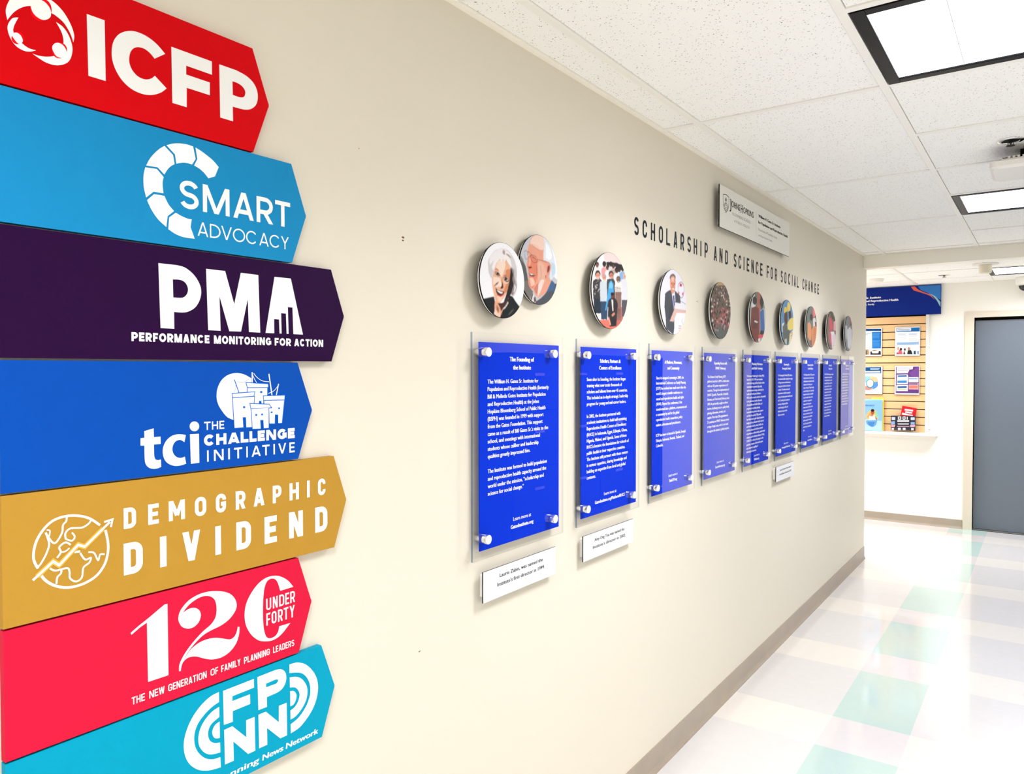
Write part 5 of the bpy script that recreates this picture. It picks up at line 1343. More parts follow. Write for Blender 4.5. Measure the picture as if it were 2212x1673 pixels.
  ['5d635f',((30605,16951,1),(31287,17052,1),(31685,17215,1),(32407,17214,1),(32941,17129,1),(33375,17186,1),(33388,16394,1),(30613,16317,1))],
  ['f0d8d0',((31971,17241,1),(32064,17231,1),(32014,17119,1))],
  ['f0d8d0',((30901,17173,1),(30989,17163,1),(30942,17054,1))],
  ['c04a50',((31313,17265,1),(31403,17255,1),(31355,17145,1))],
  ['c04a50',((31535,17176,1),(31625,17166,1),(31577,17055,1))],
  ['2a2422',((32046,17025,1),(32139,17015,1),(32089,16903,1))],
  ['2a2422',((32222,17037,1),(32316,17026,1),(32266,16914,1))],
  ['2a2422',((31403,17252,1),(31493,17242,1),(31445,17132,1))],
  ['c04a50',((32723,17319,1),(32820,17309,1),(32768,17195,1))],
  ['e0485a',((31021,16976,1),(31110,16966,1),(31062,16857,1))],
  ['e0485a',((31859,17144,1),(31952,17134,1),(31902,17023,1))],
  ['e0485a',((32813,17037,1),(32910,17026,1),(32858,16912,1))],
  ['c04a50',((32611,17043,1),(32706,17032,1),(32655,16919,1))],
  ['c04a50',((32304,17147,1),(32398,17137,1),(32347,17024,1))],
  ['f0d8d0',((32756,17302,1),(32852,17292,1),(32800,17178,1))],
  ['c04a50',((30952,17005,1),(31041,16995,1),(30993,16886,1))],
  ['c04a50',((32630,17188,1),(32726,17178,1),(32674,17064,1))],
  ['2a2422',((31377,17021,1),(31467,17010,1),(31418,16900,1))],
  ['2a2422',((32033,17200,1),(32126,17190,1),(32076,17078,1))],
  ['e0485a',((32682,17224,1),(32778,17214,1),(32727,17100,1))],
  ['f0d8d0',((31199,16959,1),(31288,16949,1),(31240,16839,1))],
  ['f0d8d0',((32283,17164,1),(32377,17154,1),(32326,17041,1))],
  ['f0d8d0',((32201,17069,1),(32295,17058,1),(32244,16946,1))],
  ['e0485a',((32011,17279,1),(32104,17269,1),(32054,17157,1))],
  ['c04a50',((32532,17320,1),(32628,17310,1),(32576,17197,1))],
  ['e0485a',((32243,17056,1),(32337,17046,1),(32286,16933,1))],
  ['f0d8d0',((31438,16951,1),(31528,16941,1),(31479,16831,1))],
],
 'pair': [
  ['a9b3ac',((35422,18981,1),(38530,19248,1),(38590,16540,1),(35469,16452,1))],
  ['e8ece8',((36041,18714,1),(36541,18915,1),(36555,18228,1),(35927,18226,1))],
  ['b9685c',((36794,19099,1),(37315,19102,1),(37237,16502,1),(36846,16491,1))],
  ['6d7f6a',((36415,18905,1),(36796,19018,1),(36811,18245,1),(36553,18309,1))],
  ['46544a',((37291,18977,1),(37719,18887,1),(37798,18311,1),(37335,18156,1))],
  ['2a211f',((36753,18587),(36691,18463),(36527,18377),(36324,18363),(36159,18425),(36095,18538),(36155,18660),(36317,18746),(36519,18762),(36686,18701))],
  ['7d3b33',((35928,18146,1),(36554,18288),(37071,18221,1),(37150,17569,1),(37104,16580,1),(36082,16630,1),(35821,17261,1))],
  ['632a26',((36186,17680,1),(36953,17641,1),(36832,17226,1),(36071,17192,1))],
  ['1d1716',((37846,18606),(37787,18467),(37628,18373),(37431,18359),(37271,18431),(37208,18559),(37266,18696),(37422,18791),(37619,18806),(37781,18735))],
  ['3f6fb5',((37271,18070,1),(37666,18219,1),(38072,18161,1),(38157,17411,1),(37891,17106,1),(37355,17166,1))],
  ['2a2a30',((37355,17166,1),(37958,17150,1),(37895,16938,1),(37228,16955,1))],
  ['e8e2de',((36440,17613,1),(36954,17559,1),(36826,17491,1),(36378,17529,1))],
  ['d8d4d0',((37866,18274,1),(38345,18221,1),(38300,17122,1),(38025,17195,1))],
  ['e04a5a',((36968,16904,1),(37894,16980,1),(37830,16811,1),(37101,16765,1))],
  ['f3efec',((36997,16741,1),(37297,16768,1),(37235,16584,1),(37039,16578,1))],
],
 'yellow': [
  ['5f93bd',((40415,19014,1),(43785,19275,1),(43863,16451,1),(40478,16371,1))],
  ['e8c84a',((41318,18411,1),(41502,18581),(41898,18585),(41982,18408),(41668,18253),(41385,18236,1))],
  ['efd25a',((41978,18590,1),(42051,18845),(42374,18891),(42623,18725),(42467,18439),(42111,18394,1))],
  ['54342c',((41432,18239,1),(41904,18358),(42071,18095),(42000,17727),(41682,17689),(41394,17877,1))],
  ['3c2824',((42225,18378,1),(42631,18449),(42772,18089),(42562,17939),(42282,18062,1))],
  ['f6e6da',((41057,17681,1),(41366,17741,1),(41300,17244,1),(41068,17234,1))],
  ['5d625c',((41139,17506,1),(41524,17704),(41922,17633),(42088,17413,1),(42661,17299,1),(42508,16879,1),(42030,16544,1),(41314,16705,1))],
  ['ecd56a',((42079,17777,1),(42642,18036),(43222,18114,1),(43407,17517,1),(42658,17391,1),(42088,17413,1))],
  ['e9d9a8',((42499,17201,1),(43322,17513,1),(43256,16857,1),(42351,16645,1))],
  ['b04a30',((42645,17262,1),(42778,17244,1),(42697,17171,1))],
  ['4a3a30',((42831,17130,1),(42964,17112,1),(42883,17039,1))],
  ['b04a30',((42742,17344,1),(42875,17326,1),(42794,17254,1))],
  ['4a3a30',((42818,16991,1),(42951,16972,1),(42870,16900,1))],
  ['b04a30',((43064,17102,1),(43199,17083,1),(43117,17010,1))],
  ['4a3a30',((43052,16925,1),(43187,16906,1),(43105,16833,1))],
  ['b04a30',((43068,16976,1),(43202,16957,1),(43120,16885,1))],
  ['4a3a30',((42893,17281,1),(43027,17263,1),(42945,17190,1))],
  ['b04a30',((43192,17330,1),(43328,17312,1),(43245,17239,1))],
  ['4a3a30',((43069,16934,1),(43203,16916,1),(43121,16843,1))],
  ['b04a30',((42699,17121,1),(42831,17102,1),(42750,17030,1))],
  ['4a3a30',((43194,17251,1),(43330,17233,1),(43247,17160,1))],
  ['b04a30',((42984,16992,1),(43118,16973,1),(43036,16901,1))],
  ['4a3a30',((42962,17186,1),(43096,17168,1),(43014,17095,1))],
  ['b04a30',((43061,17222,1),(43196,17204,1),(43114,17131,1))],
  ['4a3a30',((43237,16912,1),(43373,16893,1),(43290,16820,1))],
  ['b8c0ae',((41467,16845,1),(41941,16906,1),(41950,16542,1),(41630,16624,1))],
],
 'orange': [
  ['6f7a70',((45573,18976,1),(49094,19221,1),(49183,16523,1),(45647,16443,1))],
  ['c96070',((47284,18894,1),(47875,18984,1),(48292,18551,1),(47499,18303,1))],
  ['2c2220',((47398,18373),(47335,18251),(47162,18169),(46945,18158),(46769,18221),(46700,18334),(46762,18454),(46933,18537),(47150,18550),(47328,18487))],
  ['33262a',((48461,18356),(48401,18244),(48241,18169),(48044,18159),(47881,18216),(47816,18321),(47874,18431),(48033,18507),(48230,18518),(48394,18461))],
  ['e9787e',((47483,18806,1),(47981,18788,1),(47993,18432,1),(47594,18409,1))],
  ['e0935e',((46256,17939,1),(46632,18057,1),(47023,17877,1),(47139,17280,1),(46957,16873,1),(46280,17150,1))],
  ['e6dcd8',((47499,18303,1),(47994,18381,1),(48308,18040,1),(47915,17716,1),(47515,17799,1))],
  ['4a4444',((47902,18122,1),(48305,18143,1),(48415,17892,1),(48012,17822,1))],
  ['d98a58',((47129,17581,1),(47711,17859),(48315,17836,1),(48353,16658,1),(47356,16583,1))],
  ['8c4a30',((47420,17694,1),(48218,17709,1),(48219,17668,1))],
  ['8c4a30',((47423,17573,1),(48222,17586,1),(48223,17545,1))],
  ['8c4a30',((47427,17452,1),(48226,17464,1),(48227,17423,1))],
  ['8c4a30',((47431,17331,1),(48229,17341,1),(48231,17300,1))],
  ['8c4a30',((47435,17210,1),(48233,17218,1),(48235,17177,1))],
  ['8c4a30',((47439,17089,1),(48237,17096,1),(48239,17055,1))],
  ['8c4a30',((47442,16968,1),(48241,16973,1),(48243,16932,1))],
  ['8c4a30',((47446,16847,1),(48245,16850,1),(48247,16809,1))],
  ['8c4a30',((47450,16726,1),(48249,16727,1),(48251,16686,1))],
  ['8a5a50',((46761,16967,1),(47246,16982,1),(47161,16578,1),(46868,16621,1))],
],
 'redwhite': [
  ['7a6a5c',((50822,19020,1),(54089,19230,1),(54195,16466,1),(50914,16401,1))],
  ['4a302a',((51840,18923,1),(52415,19013,1),(52784,18594,1),(52203,18453,1))],
  ['d2505a',((51512,18524,1),(52197,18616,1),(52569,18032,1),(52347,17692,1),(51653,17773,1))],
  ['eca8ae',((52792,18374,1),(53384,18516,1),(53653,17801,1),(52812,17822,1))],
  ['2c201e',((53308,18623),(53257,18509),(53116,18433),(52939,18424),(52795,18484),(52736,18591),(52787,18705),(52926,18781),(53102,18791),(53248,18731))],
  ['efe2e4',((51885,17674,1),(52934,17744,1),(53182,17504,1),(52239,17469,1))],
  ['e8d4da',((52123,17464,1),(53420,17568,1),(53213,16669,1),(52387,16595,1))],
  ['c86070',((51430,17655,1),(52119,17574,1),(52381,16760,1),(51796,16963,1))],
],
 'grey': [
  ['8a8d92',((55876,18996,1),(59452,19206,1),(59571,16511,1),(55979,16443,1))],
  ['6a4a44',((57623,18920,1),(58175,19011,1),(58482,18425,1),(57786,18332,1))],
  ['a8686a',((58187,18741),(58112,18593),(57917,18523),(57718,18573),(57632,18712),(57706,18859),(57899,18930),(58099,18881))],
  ['e9e9ee',((56845,17993,1),(57789,18272,1),(58497,18063,1),(58539,17097,1),(57857,16658,1),(57164,16821,1))],
  ['c9cbd2',((56298,18320,1),(56967,18293,1),(56874,17286,1),(56466,17449,1))],
],
 'header': [
  ['fa6e52',((865,23326,1),(1212,23343,1),(1517,23013),(2077,22688),(2590,22417),(2932,21918,1),(2506,22355),(1735,22709),(1129,22940,1))],
  ['3c86d6',((1471,23355,1),(3421,23332,1),(3436,21890,1),(2929,22254),(2248,22678),(1732,22951,1))],
  ['a8d8dc',((2419,22571,1),(2929,22301),(3413,21701,1),(3401,21224,1),(3101,21861),(2760,22311,1))],
],
 'b_rep': [
  ['1c72b8',((-367,19334,1),(1690,19333,1),(1677,18927,1),(-363,18941,1))],
  ['f6f6f8',((-314,19283,1),(931,19291,1),(934,19028,1),(-311,19028,1))],
  ['8a96a8',((-251,19222,1),(846,19187,1),(846,19148,1),(-251,19183,1))],
  ['8a96a8',((-250,19124,1),(733,19093,1),(734,19054,1),(-250,19085,1))],
  ['7d9cc0',((-247,18790,1),(545,18767,1),(545,18728,1),(-246,18751,1))],
  ['7d9cc0',((-246,18692,1),(467,18672,1),(467,18632,1),(-246,18652,1))],
  ['7d9cc0',((719,18801,1),(1498,18778,1),(1499,18739,1),(719,18762,1))],
  ['7d9cc0',((720,18703,1),(1422,18683,1),(1422,18644,1),(720,18664,1))],
  ['b8b4b8',((-245,18594,1),(590,18570,1),(590,18541,1),(-245,18564,1))],
  ['b8b4b8',((-244,18515,1),(504,18495,1),(504,18465,1),(-244,18485,1))],
  ['b8b4b8',((-243,18436,1),(426,18419,1),(426,18389,1),(-243,18407,1))],
  ['b8b4b8',((-243,18348,1),(549,18327,1),(549,18298,1),(-242,18318,1))],
  ['b8b4b8',((-242,18269,1),(462,18252,1),(462,18222,1),(-242,18240,1))],
  ['b8b4b8',((-241,18191,1),(594,18170,1),(594,18141,1),(-241,18161,1))],
  ['b8b4b8',((-240,18102,1),(508,18084,1),(508,18055,1),(-240,18073,1))],
  ['b8b4b8',((721,18596,1),(1543,18573,1),(1544,18544,1),(721,18567,1))],
  ['b8b4b8',((722,18518,1),(1458,18498,1),(1458,18469,1),(722,18489,1))],
  ['b8b4b8',((722,18440,1),(1381,18423,1),(1382,18393,1),(723,18411,1))],
  ['b8b4b8',((723,18352,1),(1503,18332,1),(1503,18303,1),(723,18323,1))],
  ['b8b4b8',((724,18274,1),(1417,18257,1),(1418,18228,1),(724,18245,1))],
  ['b8b4b8',((725,18196,1),(1547,18176,1),(1548,18147,1),(725,18167,1))],
  ['b8b4b8',((726,18108,1),(1462,18091,1),(1462,18062,1),(726,18079,1))],
  ['a9c8e8',((-327,17907,1),(1636,17941,1),(1639,17651,1),(-324,17632,1))],
  ['7fa6d0',((-238,17847,1),(1551,17808,1),(1551,17779,1),(-238,17817,1))],
  ['7fa6d0',((-237,17788,1),(1371,17753,1),(1371,17724,1),(-237,17758,1))],
  ['7fa6d0',((-237,17729,1),(1198,17699,1),(1199,17670,1),(-236,17699,1))],
  ['d8626e',((-227,16726,1),(-99,17166),(77,17192),(214,16720,1))],
  ['3a2a28',((165,17230),(135,17134),(61,17095),(-15,17136),(-46,17234),(-16,17330),(58,17369),(133,17328))],
  ['b0505a',((-360,16727,1),(-274,17021,1),(-139,16724,1))],
  ['e8a890',((-82,17293),(-112,17169),(-187,17118),(-262,17172),(-295,17297),(-265,17421),(-190,17472),(-114,17419))],
  ['7a4a3c',((258,16719,1),(342,17061),(477,16716,1))],
  ['4a3028',((490,17186),(466,17089),(404,17050),(341,17091),(315,17189),(339,17285),(401,17324),(464,17283))],
  ['23302c',((608,16715,1),(691,17153),(953,17100),(1087,16709,1))],
  ['c08a72',((873,17247),(841,17124),(762,17074),(681,17127),(647,17251),(679,17375),(758,17425),(839,17372))],
  ['2a4a6a',((1170,17048,1),(1343,17045,1),(1372,16705,1),(1174,16707,1))],
  ['9ab0d0',((1430,16995,1),(1645,17040,1),(1648,16701,1),(1476,16703,1))],
],
 'b_map': [
  ['6b3f86',((-366,15496,1),(1660,15519,1),(1669,12899,1),(-359,12883,1))],
  ['7d4e9a',((801,14858,1),(1660,15519,1),(1662,14471,1),(978,14565,1))],
  ['f6f4f8',((-295,15476,1),(1142,15511,1),(1101,15248,1),(798,15200,1),(782,15053,1),(712,15004,1),(714,14858,1),(-298,14836,1))],
  ['f4f6f8',((-270,14708,1),(671,14740,1),(718,14467),(689,13782,1),(-287,13752,1))],
  ['f4f6f8',((-313,13673,1),(690,13704,1),(696,13097,1),(-307,13082,1))],
  ['f4f0ee',((761,14467,1),(1619,14471,1),(1624,13986,1),(766,13978,1))],
  ['f0a8a4',((767,13900,1),(1624,13908,1),(1631,13257,1),(773,13274,1))],
  ['a8a0b0',((-241,15397,1),(1013,15394,1),(1014,15355,1),(-241,15358,1))],
  ['a8a0b0',((-240,15299,1),(884,15297,1),(884,15258,1),(-240,15260,1))],
  ['a8a0b0',((-239,15151,1),(711,15151,1),(711,15112,1),(-238,15112,1))],
  ['a8a0b0',((-237,14954,1),(617,14955,1),(617,14916,1),(-236,14915,1))],
  ['2c6ab0',((-198,14639,1),(593,14662,1),(595,14505,1),(-197,14482,1))],
  ['3a8ad0',((-229,14117,1),(598,14143,1),(601,13899,1),(-227,13891,1))],
  ['2c5a9a',((-206,13556,1),(604,13585,1),(606,13409,1),(-204,13379,1))],
  ['7aa0d0',((719,14369,1),(1551,14373,1),(1552,14257,1),(720,14252,1))],
  ['3a4a9a',((767,13861,1),(1556,13868,1),(1557,13752,1),(768,13744,1))],
  ['c8d0a0',((-221,13329,1),(606,13341,1),(607,13213,1),(-220,13201,1))],
  ['e0806a',((813,13637,1),(1558,13645,1),(1560,13402,1),(815,13392,1))],
],
 'b_blue': [
  ['0e4a86',((-5454,19402,1),(-1728,19310,1),(-1726,19082,1),(-5452,19146,1))],
  ['1e78c8',((-2591,19008,1),(-1726,19032,1),(-1737,17342,1),(-2558,17337,1))],
  ['5aa0dc',((-2526,18906,1),(-1815,18885,1),(-1814,18846,1),(-2526,18866,1))],
  ['5aa0dc',((-2525,18796,1),(-1886,18778,1),(-1886,18738,1),(-2525,18756,1))],
  ['5aa0dc',((-2524,18686,1),(-1958,18671,1),(-1958,18631,1),(-2524,18646,1))],
  ['5aa0dc',((-2523,18576,1),(-1848,18558,1),(-1848,18518,1),(-2523,18536,1))],
  ['5aa0dc',((-2522,18456,1),(-1920,18441,1),(-1919,18401,1),(-2522,18416,1))],
  ['5aa0dc',((-2519,18156,1),(-1808,18139,1),(-1808,18100,1),(-2519,18116,1))],
  ['5aa0dc',((-2518,18046,1),(-1880,18032,1),(-1879,17992,1),(-2518,18006,1))],
  ['5aa0dc',((-2517,17936,1),(-1951,17924,1),(-1951,17884,1),(-2517,17896,1))],
  ['5aa0dc',((-2516,17826,1),(-1841,17812,1),(-1841,17772,1),(-2516,17786,1))],
  ['5aa0dc',((-2515,17716,1),(-1913,17704,1),(-1912,17664,1),(-2515,17676,1))],
  ['5aa0dc',((-2514,17606,1),(-1803,17592,1),(-1803,17552,1),(-2514,17566,1))],
  ['2c5a9a',((-5354,18939,1),(-2682,18861,1),(-2681,18811,1),(-5354,18888,1))],
  ['2c5a9a',((-5353,18837,1),(-2948,18768,1),(-2947,18718,1),(-5353,18786,1))],
  ['c4c0c4',((-5352,18632,1),(-2679,18561,1),(-2678,18521,1),(-5351,18591,1))],
  ['c4c0c4',((-5351,18510,1),(-2945,18447,1),(-2944,18407,1),(-5350,18469,1))],
  ['c4c0c4',((-5350,18387,1),(-3203,18333,1),(-3202,18293,1),(-5349,18346,1))],
  ['c4c0c4',((-5349,18264,1),(-2814,18203,1),(-2813,18163,1),(-5348,18223,1))],
  ['c4c0c4',((-5348,18142,1),(-3071,18089,1),(-3071,18049,1),(-5347,18101,1))],
  ['c4c0c4',((-5347,18009,1),(-2673,17950,1),(-2673,17910,1),(-5346,17968,1))],
  ['c4c0c4',((-5346,17886,1),(-2939,17835,1),(-2939,17795,1),(-5345,17845,1))],
  ['c4c0c4',((-5344,17763,1),(-3197,17720,1),(-3197,17680,1),(-5344,17722,1))],
  ['c4c0c4',((-5343,17641,1),(-2808,17592,1),(-2808,17551,1),(-5343,17600,1))],
  ['c4c0c4',((-5342,17508,1),(-3065,17466,1),(-3065,17426,1),(-5342,17467,1))],
  ['b89870',((-5436,17202,1),(-2805,17281,1),(-2800,16709,1),(-5432,16742,1))],
  ['efe9e4',((-2898,17312,1),(-1737,17322,1),(-1743,17044,1),(-2803,17010,1))],
  ['2e2a28',((-2711,17008,1),(-2346,17203),(-1753,17044,1),(-1740,16695,1),(-2708,16708,1))],
  ['d8d2cc',((-2620,17107,1),(-1890,17146,1),(-1978,16848,1),(-2526,16855,1))],
  ['6a5a4c',((-3359,17119,1),(-2989,17163,1),(-2985,16711,1),(-3355,16716,1))],
],
 'b_don': [
  ['0f4f86',((-5421,15411,1),(-1693,15471,1),(-1687,14854,1),(-5415,14765,1))],
  ['f4f8fb',((-5370,15032,1),(-1780,15083,1),(-1778,14933,1),(-5368,14868,1))],
  ['cfe0ee',((-2696,15334,1),(-1828,15332,1),(-1827,15282,1),(-2695,15283,1))],
  ['cfe0ee',((-2695,15253,1),(-1918,15252,1),(-1917,15202,1),(-2695,15203,1))],
  ['f3c490',((-2735,14551,1),(-2138,14453),(-1997,14004),(-2408,13951),(-2731,14149,1))],
  ['5a94d8',((-1997,14004,1),(-1993,13555),(-2310,13271),(-2493,13248,1),(-2408,13951,1))],
  ['ef8a80',((-2493,13248,1),(-2860,13122),(-3325,13236),(-3513,13537,1),(-2956,13544),(-2496,13599,1))],
  ['8fcbe0',((-3513,13537,1),(-3611,14042),(-3335,14447),(-2735,14551,1),(-2731,14149),(-3053,13945,1))],
  ['2b8a9a',((-2333,13801),(-2381,13570),(-2513,13400),(-2696,13336),(-2881,13396),(-3018,13563),(-3070,13794),(-3022,14026),(-2888,14196),(-2705,14260),(-2520,14199),(-2385,14031))],
  ['fbfbfc',((-2407,13831),(-2444,13640),(-2551,13499),(-2697,13446),(-2845,13496),(-2954,13634),(-2996,13825),(-2958,14017),(-2851,14157),(-2704,14209),(-2557,14159),(-2448,14021))],
],
 'b_adv': [
  ['8cc0ea',((-5392,11977,1),(-1554,12166,1),(-1517,9175,1),(-5367,8999,1))],
  ['b8d8f2',((-5378,10334,1),(-1525,10073,1),(-1517,9175,1),(-5367,8999,1))],
  ['f2c46a',((-3023,10620,1),(-2658,11085),(-2199,11149),(-1922,10758),(-1963,10256),(-2926,10170,1))],
  ['f0a070',((-2929,10422,1),(-2565,10988),(-2380,10843),(-2465,10137,1))],
  ['8fd0a8',((-2198,11049,1),(-1923,10858),(-1901,10459),(-2102,10451,1))],
  ['a85a3c',((-2234,10948),(-2264,10794),(-2345,10697),(-2448,10693),(-2532,10785),(-2564,10937),(-2534,11092),(-2453,11189),(-2350,11192),(-2267,11100))],
  ['2a1c1a',((-2236,11118),(-2283,11018),(-2399,10973),(-2516,11010),(-2566,11108),(-2518,11209),(-2402,11254),(-2285,11216))],
  ['c8785a',((-2608,10685,1),(-2471,10740,1),(-2332,10694,1),(-2422,10490,1))],
  ['fbf6f2',((-2699,10581,1),(-2468,10489),(-2195,10648,1),(-2099,10151,1),(-2741,10127,1))],
  ['b06448',((-2194,10598,1),(-1963,10256,1),(-2099,10171,1))],
  ['6aa6d8',((-3018,10066,1),(-1962,10156,1),(-2094,9650),(-2459,9434),(-2922,9716,1))],
  ['4a8ac8',((-2832,9922,1),(-2188,9947,1),(-2368,9538),(-2737,9623,1))],
],
 'b_red': [
  ['d8202e',((263,11647,1),(1528,11428,1),(1407,10654,1),(97,10628,1))],
  ['fbe9e8',((468,11348,1),(1201,11272,1),(1186,11105,1),(443,11180,1))],
  ['fbe9e8',((532,11114,1),(1143,11036,1),(1118,10898,1),(507,10957,1))],
  ['fbe9e8',((243,10968,1),(1189,10764,1),(1173,10666,1),(210,10770,1))],
],
 'b_dark': [
  ['2c2c38',((-747,10619,1),(1433,10655,1),(1429,9232,1),(-752,9161,1))],
  ['f0ece8',((-106,10572,1),(185,10582,1),(188,10287,1),(-103,10276,1))],
  ['2c2c38',((-35,10505,1),(107,10510,1),(108,10373,1),(-33,10367,1))],
  ['f0ece8',((300,10586,1),(563,10595,1),(566,10301,1),(302,10291,1))],
  ['2c2c38',((371,10520,1),(494,10524,1),(495,10387,1),(372,10382,1))],
  ['f0ece8',((668,10570,1),(756,10573,1),(758,10308,1),(671,10305,1))],
  ['f0ece8',((-156,10205,1),(890,10245,1),(865,10087,1),(-154,10047,1))],
  ['f0ece8',((-135,9890,1),(867,9931,1),(850,9832,1),(-116,9792,1))],
  ['c89aa8',((-204,9650,1),(921,9679,1),(905,9599,1),(-203,9561,1))],
  ['8fb4e0',((-724,10054,1),(-386,10117,1),(-365,9821,1),(-721,9757,1))],
  ['e8a8b0',((-695,9758,1),(-338,9773,1),(-380,9524,1),(-692,9511,1))],
  ['8fb4e0',((1022,10074,1),(1369,10088,1),(1371,9844,1),(1024,9830,1))],
  ['e8b0c0',((981,9798,1),(1415,9817,1),(1374,9600,1),(983,9583,1))],
  ['e8e6f0',((-664,9413,1),(-450,9422,1),(-449,9224,1),(-663,9214,1))],
  ['e8e6f0',((-96,9458,1),(152,9468,1),(154,9252,1),(-93,9241,1))],
  ['e8e6f0',((328,9476,1),(574,9487,1),(576,9271,1),(330,9260,1))],
  ['e8e6f0',((1071,9489,1),(1288,9499,1),(1290,9284,1),(1073,9274,1))],
  ['d0d8ea',((-657,10503,1),(-345,10514,1),(-342,10218,1),(-654,10206,1))],
  ['d0d8ea',((1017,10543,1),(1364,10555,1),(1367,10283,1),(1020,10269,1))],
],
}
LINES = {
 'smart': [('g',0.165,17928,18399,(('S',7008,7348),('M',7426,7940),('A',8012,8437),('R',8496,8850),('T',8902,9243))),('g',0.105,17506,17743,(('A',7322,7522),('D',7553,7758),('V',7771,7981),('O',8002,8250),('C',8270,8504),('A',8549,8752),('C',8771,9008),('Y',9029,9205)))],
 'pma': [('g',0.25,15678,15820,(('PERFORMANCE',6168,7523),('MONITORING',7609,8790),('FOR',8867,9240),('ACTION',9313,10021)))],
 'tci': [('g',0.17,14185,14328,(('T',7405,7528),('H',7554,7672),('E',7698,7793))),('g',0.3,13910,14104,(('C',7401,7602),('H',7635,7833),('A',7863,8099),('L',8121,8281),('L',8303,8454),('E',8480,8632),('N',8663,8881),('G',8914,9121),('E',9151,9309))),('g',0.17,13636,13831,(('I',7456,7486),('N',7587,7775),('I',7865,7900),('T',7983,8150),('I',8236,8265),('A',8346,8540),('T',8574,8735),('I',8819,8853),('V',8928,9108),('E',9183,9307)))],
 'gold': [('o',0.21,12716,13046,(('D',6009,6206),('E',6403,6581),('M',6752,7037),('O',7218,7431),('G',7615,7813),('R',8007,8208),('A',8376,8615),('P',8795,8993),('H',9178,9397),('I',9594,9662),('C',9864,10055))),('o',0.22,11984,12487,(('D',6001,6307),('I',6587,6713),('V',6980,7316),('I',7589,7713),('D',8013,8317),('E',8608,8880),('N',9160,9489),('D',9789,10100)))],
 'num': [('o',0.14,10736,10956,(('U',8629,8740),('N',8778,8886),('D',8920,9035),('E',9058,9151),('R',9175,9286))),('o',0.14,10452,10682,(('F',8630,8719),('O',8748,8856),('R',8890,8998),('T',9021,9130),('Y',9156,9279))),('o',0.15,9891,10010,(('THE',6099,6313),('NEW',6386,6646),('GENERATION',6707,7405),('OF',7480,7626),('FAMILY',7687,8075),('PLANNING',8148,8702),('LEADERS',8776,9261)))],
 'cyan': [('t',0,7957,8062,(('Planning',7526,8437),('News',8521,8978),('Network',9051,9820)))],
 'wall': [('g',0.15,19974,20634,(('S',24129,24494),('C',24800,25163),('H',25490,25859),('O',26172,26576),('L',26911,27155),('A',27552,27907),('R',28216,28584),('S',28906,29288),('H',29565,29961),('I',30284,30447),('P',30802,31139),('A',31856,32237),('N',32547,32941),('D',33289,33629),('S',34398,34785),('C',35077,35447),('I',35747,35945),('E',36283,36596),('N',36960,37314),('C',37641,38023),('E',38343,38685),('F',39437,39795),('O',40067,40491),('R',40846,41225),('S',41924,42300),('O',42601,43009),('C',43318,43758),('I',44056,44292),('A',44508,44925),('L',45169,45505),('C',46353,46752),('H',46989,47373),('A',47664,48082),('N',48356,48709),('G',49117,49505),('E',49872,50270)))],
}

# ------------------------------------------------------------------ arrow signs
SIGNS = [
    ('red', 'f4000f', (.8440, .8785), (1.9172, 2.1052), 'red arrow-ended wall sign with white ICFP letters and round emblem of figures'),
    ('sky', '1f9edb', (.9279, .9620), (1.7265, 1.9158), 'sky blue arrow-ended wall sign with SMART lettering in a broken white ring'),
    ('purple', '2e063e', (1.0238, 1.0572), (1.5384, 1.7250), 'dark purple arrow-ended wall sign with big white PMA letters'),
    ('royal', '0557c4', (.9390, .9733), (1.3492, 1.5368), 'royal blue arrow-ended wall sign with a white sun and house drawing'),
    ('gold', 'd3a03c', (1.0277, 1.0605), (1.1596, 1.3476), 'mustard gold arrow-ended wall sign with a white globe and rising arrow'),
    ('raspberry', 'f51f47', (.9372, .9688), (.9718, 1.1580), 'raspberry red arrow-ended wall sign with large white numerals'),
    ('turquoise', '00b4d8', (.9925, 1.0264), (.7830, .9702), 'turquoise arrow-ended wall sign with white broadcast arcs, lowest of the stack'),
]
SY0, SXF = .4320, .015
board_white = mat('raw_board_edge', 'd8cfb8', .7)
